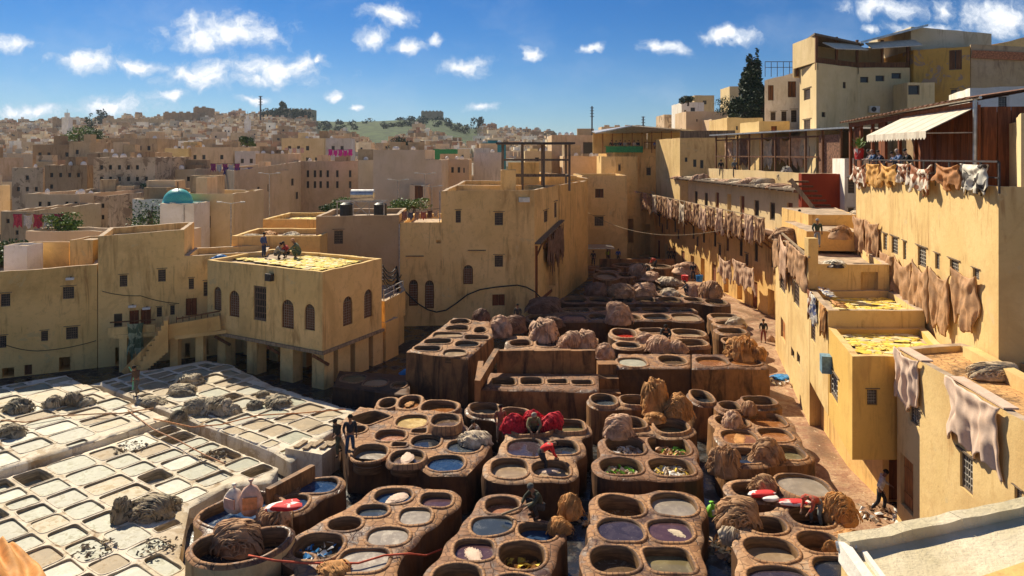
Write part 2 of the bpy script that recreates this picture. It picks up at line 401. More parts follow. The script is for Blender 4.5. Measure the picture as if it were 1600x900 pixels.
REDP = plaster('dark red paint', (0.28, 0.045, 0.018), (0.12, 0.02, 0.01), 0.4)
RED = plain('red cloth', (0.52, 0.02, 0.035), 0.4, 0.8, 9.0); REDB = plain('bright red plastic', (0.62, 0.03, 0.03), 0.2, 0.4); WHITE = plain('white plastic', (0.72, 0.68, 0.62), 0.15, 0.5)
BLUE = plain('blue plastic sheet', (0.05, 0.25, 0.55), 0.4, 0.4, 9.0); GREEN = plain('bright green plastic', (0.22, 0.55, 0.05), 0.3, 0.5, 9.0); GREEND = plain('green paint', (0.03, 0.22, 0.08), 0.3, 0.6)
TURQ = plain('turquoise glazed tiles', (0.08, 0.42, 0.36), 0.25, 0.35, 14.0, 0.5, 0.6)
ROOFT = plain('dusty roof screed', (0.42, 0.31, 0.21), 0.3, 0.95, 2.0)
CLOTHY = plain('striped awning canvas', (0.62, 0.55, 0.44), 0.12, 0.9, 3.0)
HB = hide_mat('brown wet hides', (0.44, 0.245, 0.125)); HP = hide_mat('pink tan hides', (0.58, 0.36, 0.225)); HO = hide_mat('orange hides', (0.52, 0.25, 0.08)); HT = hide_mat('tan hanging hides', (0.44, 0.245, 0.12))
HL = hide_mat('pale lime skins', (0.50, 0.41, 0.27), 0.4, (0.13, 0.11, 0.085), .60); HG = hide_mat('grey lime skins', (0.33, 0.265, 0.17), 0.4, (0.10, 0.085, 0.06), .57); HW = hide_mat('pale pinkish hides', (0.66, 0.48, 0.36), 0.12)
HC = hide_mat('brown and white cowhide', (0.26, 0.09, 0.035), 0.3, (0.68, 0.58, 0.45)); HBW = hide_mat('black and white cowhide', (0.72, 0.66, 0.54), 0.15, None); HGO = hide_mat('golden fur hide', (0.62, 0.32, 0.08), 0.3)
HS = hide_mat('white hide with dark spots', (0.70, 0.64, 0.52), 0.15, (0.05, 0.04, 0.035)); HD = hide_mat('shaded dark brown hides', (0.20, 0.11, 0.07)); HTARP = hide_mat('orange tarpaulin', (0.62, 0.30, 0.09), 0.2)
HCR = hide_mat('cream hides', (0.58, 0.46, 0.32), 0.3)
YH = material('yellow skins drying'); 
w = NT(YH.node_tree); p_ = _pos(w)
vo_ = w.n('ShaderNodeTexVoronoi', {'Vector': w.scl(p_, (1, 1, 0)), 'Scale': 3.2}, feature='DISTANCE_TO_EDGE').outputs['Distance']
finish(w, w.mix(w.ss(vo_, 0.02, 0.10), (0.32, 0.20, 0.05), w.mix(w.ss(w.noise(p_, 4.0, 5), 0.4, 0.65), (0.80, 0.56, 0.07), (0.84, 0.70, 0.24))), 0.8, vo_, 0.6, 0.05)
LQ = {'blue': liquid('indigo blue liquid', (0.022, 0.048, 0.105), 0.12, (0.06, 0.11, 0.18), 0.3), 'dark': liquid('dark dye liquid', (0.022, 0.024, 0.030), 0.08, (0.10, 0.08, 0.06), 0.25),
      'grey': liquid('grey liquid', (0.052, 0.062, 0.072), 0.15, (0.11, 0.11, 0.11), 0.3), 'purple': liquid('purple brown liquid', (0.085, 0.042, 0.045), 0.12, (0.15, 0.08, 0.07), 0.3),
      'beige': liquid('milky beige liquid', (0.30, 0.245, 0.19), 0.3, (0.36, 0.30, 0.23), 0.5), 'tan': liquid('tan liquid', (0.33, 0.22, 0.125), 0.3, (0.40, 0.29, 0.18), 0.5),
      'brown': liquid('brown liquid', (0.13, 0.080, 0.045), 0.15, (0.20, 0.12, 0.07), 0.4), 'rust': liquid('rust orange liquid', (0.30, 0.115, 0.035), 0.15, (0.42, 0.22, 0.10), 0.4),
      'salmon': liquid('salmon liquid', (0.36, 0.155, 0.085), 0.25, (0.46, 0.25, 0.16), 0.4), 'yellow': liquid('yellow frothy liquid', (0.48, 0.30, 0.07), 0.35, (0.60, 0.46, 0.18), 0.6),
      'olive': liquid('olive liquid', (0.19, 0.15, 0.075), 0.12, (0.28, 0.23, 0.12), 0.3), 'red': liquid('red dye liquid', (0.42, 0.03, 0.015), 0.15, (0.5, 0.09, 0.04), 0.4),
      'wine': liquid('dark wine liquid', (0.05, 0.035, 0.042), 0.08, (0.13, 0.10, 0.10), 0.25),
      'l1': liquid('milky lime water', (0.38, 0.36, 0.28), 0.5, (0.42, 0.37, 0.26), 0.5, 0.15), 'l2': liquid('ochre lime water', (0.42, 0.345, 0.22), 0.5, (0.42, 0.31, 0.18), 0.5, 0.15),
      'l3': liquid('greenish lime water', (0.33, 0.325, 0.24), 0.45, (0.37, 0.34, 0.23), 0.5, 0.15), 'l4': liquid('white lime slurry', (0.62, 0.59, 0.48), 0.6, (0.56, 0.49, 0.37), 0.5, 0.15), 'l5': liquid('brown lime sludge', (0.38, 0.29, 0.18), 0.6, (0.38, 0.29, 0.19), 0.6, 0.15)}
# ------------------------------------------------------------------ people (few poses, shared meshes; clothes are parts)
def skin_mesh(name, chains, root=0, sub=1):
    """chains: list of [(x,y,z,r), ...]; a point repeated in another chain is the same joint"""
    vs, rs, es, idx = [], [], [], {}
    for ch in chains:
        prev = None
        for x, y, z, r in ch:
            k = (round(x, 4), round(y, 4), round(z, 4))
            if k not in idx: idx[k] = len(vs); vs.append((x, y, z)); rs.append(r)
            i = idx[k]
            if prev is not None and prev != i: es.append((prev, i))
            prev = i
    me = bpy.data.meshes.new(name); me.from_pydata(vs, es, []); me.update()
    o = bpy.data.objects.new(name, me); COL.objects.link(o)
    md = o.modifiers.new('skin', 'SKIN'); md.use_smooth_shade = True
    for i, d in enumerate(me.skin_vertices[0].data): d.radius = (rs[i], rs[i]); d.use_root = (i == root)
    if sub: o.modifiers.new('sub', 'SUBSURF').levels = sub; o.modifiers['sub'].render_levels = sub
    dg = bpy.context.evaluated_depsgraph_get()
    ev = bpy.data.meshes.new_from_object(o.evaluated_get(dg)); ev.name = name
    bpy.data.objects.remove(o); bpy.data.meshes.remove(me)
    ev.polygons.foreach_set('use_smooth', [True] * len(ev.polygons))
    return ev
def V3(*a): return Vector(a)
def make_pose(J):
    """J: joints. y+ is the way the person faces."""
    out = {}
    pel, che, nk, hd = (Vector(J[k]) for k in ('pel', 'che', 'nk', 'hd'))
    up = (hd - nk).normalized(); fw = Vector(J.get('look', (0, 1, 0))).normalized()
    fw = (fw - up * fw.dot(up)).normalized(); sd = fw.cross(up)
    q = lambda v, r: (v.x, v.y, v.z, r)
    ch = [[q(pel, .125), q(pel.lerp(che, .5), .115), q(che, .125), q(nk, .055), q(nk.lerp(hd, .45), .062), q(hd, .088), q(hd + up * .085, .070)]]
    ch.append([q(hd, .088), q(hd + fw * .085 - up * .01, .018)])                                       # nose
    ch.append([q(nk.lerp(hd, .45), .062), q(nk.lerp(hd, .5) + fw * .07, .030)])                        # chin
    for s in (-1, 1): ch.append([q(hd, .088), q(hd + sd * s * .092, .016)])                            # ears
    shirt = [[q(pel + (che - pel) * .05, .150), q(pel.lerp(che, .5), .142), q(che, .150), q(che.lerp(nk, .75), .075)]]
    tr = [[q(pel + (che - pel) * .12, .145), q(pel, .15)]]
    shoe = []
    for s, S in ((-1, 'L'), (1, 'R')):
        sh, el, wr = (Vector(J[k + S]) for k in ('sh', 'el', 'wr'))
        hp, kn, an = (Vector(J[k + S]) for k in ('hp', 'kn', 'an'))
        d = (wr - el).normalized(); palm = wr + d * .055
        ch.append([q(che, .125), q(sh, .062), q(el, .042), q(wr, .028), q(palm, .036)])
        side = d.cross(Vector((0, 0, 1)));  side = side.normalized() if side.length > .1 else Vector((1, 0, 0))
        dn = d.cross(side)
        for k in range(4):
            b = palm + side * (k - 1.5) * .020 + d * .02; L = (.062, .074, .070, .055)[k]
            ch.append([q(palm, .036), q(b, .0105), q(b + d * L * .5 + dn * .008, .0095), q(b + d * L * .85 + dn * .03, .008)])
        ch.append([q(palm, .036), q(wr + d * .03 + side * -.036, .012), q(wr + d * .07 + side * -.055 + dn * .01, .009)])
        ch.append([q(pel, .125), q(hp, .085), q(kn, .055), q(an, .038), q(an + Vector((0, .10, -.03)), .030)])
        shirt.append([q(che, .150), q(sh, .080), q(el, .060), q(el.lerp(wr, .8), .048)])
        tr.append([q(pel, .15), q(hp, .105), q(kn, .078), q(kn.lerp(an, .92), .060)])
        t = Vector(J.get('toe' + S, an + Vector((0, .15, -.05))))
        shoe.append([q(an + Vector((0, -.03, -.05)), .045), q(t, .040)])
    out['body'] = skin_mesh('body', ch); out['shirt'] = skin_mesh('shirt', shirt); out['trousers'] = skin_mesh('trousers', tr)
    out['shoe'] = [skin_mesh('shoe', [c]) for c in shoe]
    # hair cap
    vs, fs = [], []
    n, mR = 12, 6
    for i in range(mR + 1):
        t = i / mR * math.pi * .52
        for k in range(n):
            a = 2 * math.pi * k / n
            dirv = up * math.cos(t) + (fw * math.cos(a) + sd * math.sin(a)) * math.sin(t)
            front = max(0, math.cos(a))
            rr = .112 + .006 * math.sin(7 * a + 3 * t)
            vs.append(hd + up * .045 + dirv * rr * (1 - .12 * front * math.sin(t)) - fw * .012)
    for i in range(mR):
        for k in range(n): fs.append((i * n + k, i * n + (k + 1) % n, (i + 1) * n + (k + 1) % n, (i + 1) * n + k))
    out['hair'] = mesh_from('hair', vs, fs, smooth=True)
    out['cap'] = out['hair']
    for k in ('body', 'shirt', 'trousers', 'hair'): out[k].materials.clear(); out[k].materials.append(IRON)
    for m in out['shoe']: m.materials.clear(); m.materials.append(IRON)
    return out
POSE = {}
POSE['stand'] = make_pose(dict(pel=(0, 0, .93), che=(0, .01, 1.28), nk=(0, .02, 1.47), hd=(0, .05, 1.60), shL=(-.19, .0, 1.41), elL=(-.26, -.03, 1.13), wrL=(-.24, .10, .90), shR=(.19, 0, 1.41), elR=(.27, -.02, 1.14), wrR=(.22, .14, .94),
    hpL=(-.09, 0, .88), knL=(-.12, .03, .48), anL=(-.13, -.02, .08), hpR=(.09, 0, .88), knR=(.13, .05, .48), anR=(.15, .02, .08)))
POSE['walk'] = make_pose(dict(pel=(0, 0, .90), che=(0, .10, 1.24), nk=(0, .16, 1.43), hd=(0, .22, 1.55), shL=(-.19, .12, 1.36), elL=(-.25, .22, 1.10), wrL=(-.20, .42, 1.02), shR=(.19, .10, 1.36), elR=(.27, -.02, 1.12), wrR=(.22, .12, .92),
    hpL=(-.09, 0, .86), knL=(-.11, .22, .50), anL=(-.12, .18, .08), hpR=(.09, 0, .86), knR=(.12, -.05, .46), anR=(.13, -.32, .12)))
POSE['bend'] = make_pose(dict(pel=(0, -.10, .88), che=(0, .22, 1.08), nk=(0, .40, 1.13), hd=(0, .53, 1.12), look=(0, .6, -.8), shL=(-.19, .33, 1.09), elL=(-.25, .42, .82), wrL=(-.16, .56, .62), shR=(.19, .33, 1.09), elR=(.26, .40, .80), wrR=(.14, .58, .60),
    hpL=(-.10, -.10, .84), knL=(-.17, .04, .46), anL=(-.18, -.06, .08), hpR=(.10, -.10, .84), knR=(.18, .10, .46), anR=(.20, .04, .08)))
POSE['crouch'] = make_pose(dict(pel=(0, -.05, .30), che=(0, .10, .62), nk=(0, .20, .79), hd=(0, .28, .90), look=(0, .8, -.5), shL=(-.19, .14, .74), elL=(-.26, .34, .56), wrL=(-.14, .54, .42), shR=(.19, .14, .74), elR=(.26, .34, .54), wrR=(.12, .56, .40),
    hpL=(-.10, -.03, .29), knL=(-.19, .32, .50), anL=(-.16, .14, .08), hpR=(.10, -.03, .29), knR=(.19, .32, .50), anR=(.16, .14, .08)))
POSE['lean'] = make_pose(dict(pel=(0, -.12, .92), che=(0, .05, 1.24), nk=(0, .14, 1.42), hd=(0, .20, 1.55), look=(0, 1, -.4), shL=(-.20, .08, 1.36), elL=(-.30, .22, 1.13), wrL=(-.12, .42, 1.10), shR=(.20, .08, 1.36), elR=(.30, .22, 1.13), wrR=(.12, .42, 1.10),
    hpL=(-.09, -.12, .88), knL=(-.12, -.06, .48), anL=(-.13, -.14, .08), hpR=(.09, -.12, .88), knR=(.12, -.02, .48), anR=(.14, -.12, .08)))
_cm = {}
def cloth(c):
    if c not in _cm: _cm[c] = plain('cloth %d' % len(_cm), c, 0.25, 0.9, 12.0)
    return _cm[c]
SKIN = plain('brown skin', (0.24, 0.125, 0.075), 0.1, 0.6); SKIN2 = plain('light skin', (0.50, 0.30, 0.21), 0.1, 0.6)
def person(x, y, z, face, pose, label, shirt, trousers, hair=(.015, .012, .01), skin=SKIN, group=None, s=1.0, shoes=(.03, .025, .02)):
    """face: heading in degrees, 0 = away from the camera (+Y), 90 = left"""
    p = POSE[pose]; t = thing('person', label, 'person', (x, y, z), group, rad(face))
    t.scale = (s, s, s)
    link('body', p['body'], t, mat=skin); link('shirt', p['shirt'], t, mat=cloth(shirt)); link('trousers', p['trousers'], t, mat=cloth(trousers))
    link('hair', p['hair'], t, mat=cloth(hair))
    for m in p['shoe']: link('shoe', m, t, mat=cloth(shoes))
    return t

# ------------------------------------------------------------------ vat blocks
def superell(cx, cy, a, b, n=2.4, k=40, rot=0.0, wob=0.0):
    out = []
    ph = R.random() * 6
    for i in range(k):
        t = 2 * math.pi * i / k; c, s = math.cos(t), math.sin(t)
        x = a * math.copysign(abs(c) ** (2 / n), c); y = b * math.copysign(abs(s) ** (2 / n), s)
        f = 1 + wob * math.sin(2 * t + ph) + wob * .6 * math.sin(3 * t + ph * 2)
        x *= f; y *= f
        out.append((cx + x * math.cos(rot) - y * math.sin(rot), cy + x * math.sin(rot) + y * math.cos(rot)))
    return out
def contour(holes, margin, cell=0.13, fillr=0.55, extra=None):
    """organic outline: everything closer to the vats than margin, with the gaps between neighbours filled"""
    A = np.array([p for h in holes for p in h]); lo = A.min(0) - margin - .8; hi = A.max(0) + margin + .8
    nx, ny = (np.ceil((hi - lo) / cell)).astype(int) + 1
    X, Y = np.meshgrid(lo[0] + np.arange(nx) * cell, lo[1] + np.arange(ny) * cell, indexing='ij')
    pts = np.stack([X.ravel(), Y.ravel()], 1)
    acc = 0
    for h in holes:
        d = segdist(pts, h); d = np.where(inside(h, pts), -d, d); acc = acc + np.exp(-d / fillr * 2.2)
    f = -np.log(acc) * fillr / 2.2
    if extra is not None:
        e = segdist(pts, extra); e = np.where(inside(extra, pts), -e, e); f = np.minimum(f, e + margin)
    f = (f - margin).reshape(nx, ny)
    seg = {}
    def pt(i0, j0, i1, j1):
        a, b = f[i0, j0], f[i1, j1]; t = a / (a - b)
        return (X[i0, j0] + (X[i1, j1] - X[i0, j0]) * t, Y[i0, j0] + (Y[i1, j1] - Y[i0, j0]) * t)
    P_ = {}
    for i in range(nx - 1):
        for j in range(ny - 1):
            c = [(i, j), (i + 1, j), (i + 1, j + 1), (i, j + 1)]; v = [f[a] < 0 for a in c]
            if all(v) or not any(v): continue
            cr = []
            for k in range(4):
                a, b = c[k], c[(k + 1) % 4]
                if v[k] != v[(k + 1) % 4]:
                    key = (min(a, b), max(a, b)); P_[key] = pt(*key[0], *key[1]); cr.append((key, v[k]))
            for k in range(0, len(cr), 2):
                (k0, i0), (k1, i1) = cr[k], cr[(k + 1) % len(cr)]
                if i0: seg[k0] = k1
                else: seg[k1] = k0
    best = []
    while seg:
        s = next(iter(seg)); lp = []
        k = s
        while k in seg: lp.append(P_[k]); k = seg.pop(k)
        if len(lp) > len(best): best = lp
    best = ccw(best)
    p = np.array(best)
    for _ in range(2): p = (np.roll(p, 1, 0) + 2 * p + np.roll(p, -1, 0)) / 4
    return [tuple(q) for q in p[::2]] if len(p) > 60 else [tuple(q) for q in p]

def separate(holes, gap):
    H = [np.array(h, float) for h in holes]
    for _ in range(8):
        moved = False
        for i in range(len(H)):
            for j in range(i + 1, len(H)):
                ci, cj = H[i].mean(0), H[j].mean(0)
                ri = np.abs(H[i] - ci).max() + np.abs(H[j] - cj).max()
                if np.linalg.norm(ci - cj) > ri * 1.5 + gap: continue
                d = segdist(H[i], H[j]).min()
                if inside(H[j], H[i]).any() or inside(H[i], H[j]).any(): d = -0.1
                if d < gap:
                    k = 1 - min(.08, (gap - d) * .35)
                    H[i] = ci + (H[i] - ci) * k; H[j] = cj + (H[j] - cj) * k; moved = True
        if not moved: break
    return [[tuple(p) for p in h] for h in H]

def block(name, label, cat, holes, zt, zb=-0.15, outline=None, margin=0.34, mats=None, lime=False, cell=0.3, rimw=0.15, group=None, extra=None, gap=None):
    """a raised block with sunken basins. holes: dicts poly, liq, depth, raise, n"""
    side, top, rim, inner = mats or (SIDE, TOP, RIM, INNER)
    gap = gap if gap is not None else (0.12 if lime else 0.20)
    polys = separate([ccw(h['poly']) for h in holes], gap)
    if outline is None: outline = contour(polys, margin, extra=extra)
    outline = ccw(outline); outline = resample(outline, 0.45)
    O = np.array(outline)
    cx, cy = O.mean(0); base = (cx, cy, 0)
    t = thing(name, label, cat, base, group)
    inn = [tuple(p) for p in offset(outline, -0.07)]
    lo, hi = O.min(0), O.max(0)
    g = [(x + R.uniform(-.3, .3) * cell, y + R.uniform(-.3, .3) * cell) for x in np.arange(lo[0], hi[0], cell) for y in np.arange(lo[1], hi[1], cell)]
    ok = inside(outline, g) & (segdist(g, outline) > .16)
    for h in polys: ok &= ~inside(h, g) & (segdist(g, h) > .09)
    g = [p for p, k in zip(g, ok) if k]
    inn = [p for p, k in zip(inn, inside(outline, inn)) if k]
    V, Fc = fill(outline, polys, g + inn)
    do = segdist(V, outline)
    n = fbm(np.c_[V * 0.9, np.zeros(len(V))], 3, 3)
    z = zt + (n - .5) * (.16 if not lime else .10) - np.where(do < .01, .07, 0)
    zof = lambda pts: zt + (fbm(np.c_[np.array(pts) * 0.9, np.zeros(len(pts))], 3, 3) - .5) * (.16 if not lime else .10)
    verts = [(v[0], v[1], zz) for v, zz in zip(V, z)]; faces = list(Fc); fm = [1] * len(Fc)
    # sides
    k = len(outline); zo = zof(outline) - .07; rings = []
    levels = [0, .18, .45, .75, 1.0]
    for li, l in enumerate(levels):
        zz = zo + (zb - zo) * l
        nn = (fbm(np.c_[O * 0.9, zz * 1.3], 9, 3) - .5) * (.20 if li else 0)
        q = offset(outline, 1.0) - O
        pts = O + q * (nn[:, None] + .05 * l)
        rings.append(len(verts)); verts += [(a[0], a[1], b) for a, b in zip(pts, zz)]
    for a, b in zip(rings, rings[1:]):
        for i in range(k): faces.append((a + i, b + i, b + (i + 1) % k, a + (i + 1) % k)); fm.append(0)
    me = mesh_from('body', [(v[0] - cx, v[1] - cy, v[2]) for v in verts], faces, [side, top], fm)
    sm = [m == 1 for m in fm]; me.polygons.foreach_set('use_smooth', sm)
    link('body', me, t)
    # basins
    for h, poly in zip(holes, polys):
        rz = h.get('raise', 0.0); dep = h.get('depth', .25); p = np.array(poly); kk = len(p); zc = float(zof([p.mean(0)])[0])
        if lime: prof = [(.06, -.02), (.05, .014), (.02, .018), (0, .006), (-.01, -dep * .5), (.0, -dep - .25)]
        else: prof = [(rimw, -.05), (rimw - .02, .028 + rz), (rimw * .5, .045 + rz), (.03, .040 + rz), (0, .015 + rz), (-.015, -dep * .5), (.0, -dep - .3)]
        if rz > .12 and not lime: prof = [(rimw + .05, -.05 if rz < .5 else -rz)] + prof[1:]
        zr = zof(poly); vs = []; uv = []
        per = np.r_[0, np.cumsum(np.linalg.norm(np.roll(p, -1, 0) - p, axis=1))]
        nb = max(8, round(per[-1] / .17))
        for oi, (od, oz) in enumerate(prof):
            q = offset(poly, od); w_ = 1.0 if oz > -.1 else 0.0
            jit = (vn(np.c_[q * 4, np.full(kk, oi)], 2) - .5) * .03
            zz = (zr * w_ + zc * (1 - w_)) + oz + (jit if 0 < oi < 4 else 0)
            vs += [(a[0], a[1], b) for a, b in zip(q, zz)] + [(q[0][0], q[0][1], zz[0])]
            v_ = min(1.0, oi / 3.0) * .98 + .01
            uv += [(per[i] / per[-1] * nb, v_) for i in range(kk + 1)]
        fs, m_ = [], []
        for oi in range(len(prof) - 1):
            for i in range(kk):
                a = oi * (kk + 1) + i; b = a + kk + 1
                fs.append((a, a + 1, b + 1, b)); m_.append(0 if oi < (3 if lime else 4) else 1)
        me = mesh_from('vat', [(v[0] - cx, v[1] - cy, v[2]) for v in vs], fs, [rim, inner], m_, True, uv)
        vt = link('pit' if lime else 'vat', me, t)
        if h.get('liq'):
            lz = zc - dep
            q = offset(poly, .03); m2 = MB(); c = q.mean(0)
            r1 = [(a[0], a[1], lz) for a in q]; ctr = (c[0], c[1], lz)
            m2.add(r1 + [ctr], [(i, (i + 1) % kk, kk) for i in range(kk)])
            m2.build('liquid', LQ[h['liq']], vt)
    return t, polys, outline

def V(x0, x1, y0, y1, liq, depth=.2, rz=0.0, n=2.5, z=None, rot=0.0):
    return dict(box=(x0, x1, y0, y1), liq=liq, depth=depth, **{'raise': rz}, n=n, rot=rot)
def vats(lst, z):
    out = []
    for h in lst:
        x0, x1, y0, y1 = h['box']; zz = z + h['raise']
        a = P((x0 + x1) / 2, y0, zz); b = P((x0 + x1) / 2, y1, zz); yc = (a[1] + b[1]) / 2
        cx = ((x0 + x1) / 2 - 800) * yc / F; w_ = (x1 - x0) / 2 * yc / F; d = max((a[1] - b[1]) / 2, w_ * .45)
        h = dict(h); h['poly'] = superell(cx, yc, w_, d, h['n'], 40, rad(h['rot']), .018); out.append(h)
    return out

# ------------------------------------------------------------------ walls, windows, buildings
def wbox(name, parts, mats):
    m = MB()
    for c, d, mi in parts: m.box(c, d, 0, mi)
    return mesh_from(name, m.v, m.f, mats, m.m)
# unit windows: local x along the wall, y into the wall, z up; 1 m wide and 1 m high, scaled per use
def _frame(t=.07, sill=True):
    p = [((-.5 + t / 2, .02, .5), (t, .10, 1), 0), ((.5 - t / 2, .02, .5), (t, .10, 1), 0), ((0, .02, t / 2), (1 - 2 * t, .098, t), 0), ((0, .02, 1 - t / 2), (1 - 2 * t, .098, t), 0)]
    return p
W_FRAME = wbox('window', _frame(), [WOODG]); W_PANE = wbox('pane', [((0, .075, .5), (.97, .02, .97), 0)], [DARKIN])
_g = [((x, .0, .5), (.028, .03, .9), 0) for x in (-.27, -.09, .09, .27)] + [((0, .004, z), (.9, .03, .028), 0) for z in (.22, .41, .6, .79)]
W_GRILLE = wbox('grille', _g, [plain('rusty brown iron', (0.20, 0.13, 0.09), 0.3, 0.6)])
W_GRILLEL = wbox('grille', _g, [IRONL])
W_LINTEL = wbox('lintel', [((0, -.11, 1.09), (1.4, .10, .04), 0)], [WOODG])
W_SHUT = wbox('shutter', [((-.25, -.02, .5), (.42, .04, .92), 0), ((.25, -.02, .5), (.42, .04, .92), 0)], [WOODB])
D_PANEL = wbox('door', [((-.24, .05, .5), (.46, .05, .98), 0), ((.24, .05, .5), (.46, .05, .98), 0), ((0, .02, .25), (.9, .03, .05), 0), ((0, .02, .75), (.9, .03, .05), 0)], [WOODB])
def arch_pts(w_, h, n=9):
    r = w_ / 2
    return [(-r, 0), (r, 0)] + [(r * math.cos(a), h - r + r * math.sin(a)) for a in np.linspace(0, math.pi, n)]
def _arch_meshes():
    w_, h = 1.0, 2.2; out = arch_pts(w_, h); inn = arch_pts(w_ - .16, h - .08); inn = [(x, z + .08) if i < 2 else (x, z) for i, (x, z) in enumerate(inn)]
    m = MB(); n = len(out)
    for i in range(n):
        a, b, c, d = out[i], out[(i + 1) % n], inn[(i + 1) % n], inn[i]
        m.face([(a[0], -.03, a[1]), (b[0], -.03, b[1]), (c[0], -.03, c[1]), (d[0], -.03, d[1])]); m.face([(d[0], -.03, d[1]), (c[0], -.03, c[1]), (c[0], .06, c[1]), (d[0], .06, d[1])])
    fr = mesh_from('window', m.v, m.f, [WOODB])
    m = MB(); m.face([(x, .07, z) for x, z in out]); pn = mesh_from('pane', m.v, m.f, [DARKIN])
    g = []
    for x in (-.36, -.18, 0, .18, .36):
        hh = h - .5 + math.sqrt(max(0, .25 - x * x)); g.append(((x, .0, hh / 2), (.035, .035, hh), 0))
    for k in range(9): g.append(((0, .005, .18 + k * .2), (.96 if .18 + k * .2 < 1.7 else .96 - (k - 7) * .2, .03, .03), 0))
    gr = wbox('grille', g, [plain('taupe painted iron', (0.30, 0.22, 0.15), 0.2, 0.5)])
    lv = wbox('shutter', [((-.24, .045, .9), (.44, .02, 1.75), 0), ((.24, .045, .9), (.44, .02, 1.75), 0)], [WOODR])
    return fr, pn, gr, lv
A_FRAME, A_PANE, A_GRILLE, A_SHUT = _arch_meshes()

def put_window(t, kind, p0, u, z, w_, h, d, ang, rec=.10, mat=None):
    base = Vector(t.location)
    nrm = Vector((-d[1], d[0], 0))     # inward
    loc = Vector((p0[0] + d[0] * u, p0[1] + d[1] * u, z)) + nrm * rec - base
    S = (w_, 1, h)
    if kind == 'arch':
        f = link('window', A_FRAME, t, loc, ang, (w_, 1, h / 2.2)); link('pane', A_PANE, f); link('shutter', A_SHUT, f); link('grille', A_GRILLE, f); return f
    if kind in ('grid', 'lgrid', 'tall'):
        f = link('window', W_FRAME, t, loc, ang, S); link('pane', W_PANE, f); link('grille', W_GRILLEL if kind == 'lgrid' else W_GRILLE, f)
        if kind != 'tall': link('lintel', W_LINTEL, f)
    elif kind == 'shut':
        f = link('window', W_FRAME, t, loc, ang, S); link('pane', W_PANE, f); link('shutter', W_SHUT, f)
    elif kind == 'door':
        f = link('door', D_PANEL, t, loc, ang, S, mat)
    elif kind == 'wdoor':
        f = link('door', D_PANEL, t, loc, ang, S, WOODR)
    elif kind == 'odoor':
        f = link('door', D_PANEL, t, loc, ang, S, WOODO)
    elif kind == 'plainw':
        f = link('window', W_FRAME, t, loc, ang, S); link('pane', W_PANE, f)
    else: f = None
    return f

def facade(mb, p0, p1, z0, top, holes, m=0, jitter=.025, reveal=.22):
    """one wall seen from its right-hand side (outside) when walking p0 -> p1 ; top: list of (u, z)"""
    L = math.hypot(p1[0] - p0[0], p1[1] - p0[1]); d = ((p1[0] - p0[0]) / L, (p1[1] - p0[1]) / L); nin = (-d[1], d[0])
    outer = [(0, z0), (L, z0)] + [(min(L, max(0, u)), z) for u, z in reversed(top)]
    hp = [h['pts'] for h in holes]
    Vv, Fc = fill(outer, hp)
    i0 = len(mb.v)
    mb.add([(p0[0] + d[0] * u, p0[1] + d[1] * u, z) for u, z in Vv], Fc, m)
    for h in holes:
        pts = ccw(h['pts']); dp = h.get('deep', reveal); n = len(pts)
        a = [(p0[0] + d[0] * u, p0[1] + d[1] * u, z) for u, z in pts]; b = [(x + nin[0] * dp, y + nin[1] * dp, z) for x, y, z in a]
        for i in range(n): j = (i + 1) % n; mb.face([a[j], a[i], b[i], b[j]][::-1], m)
        if h.get('back', True): mb.face(b, h.get('bm', m))
    return d, L

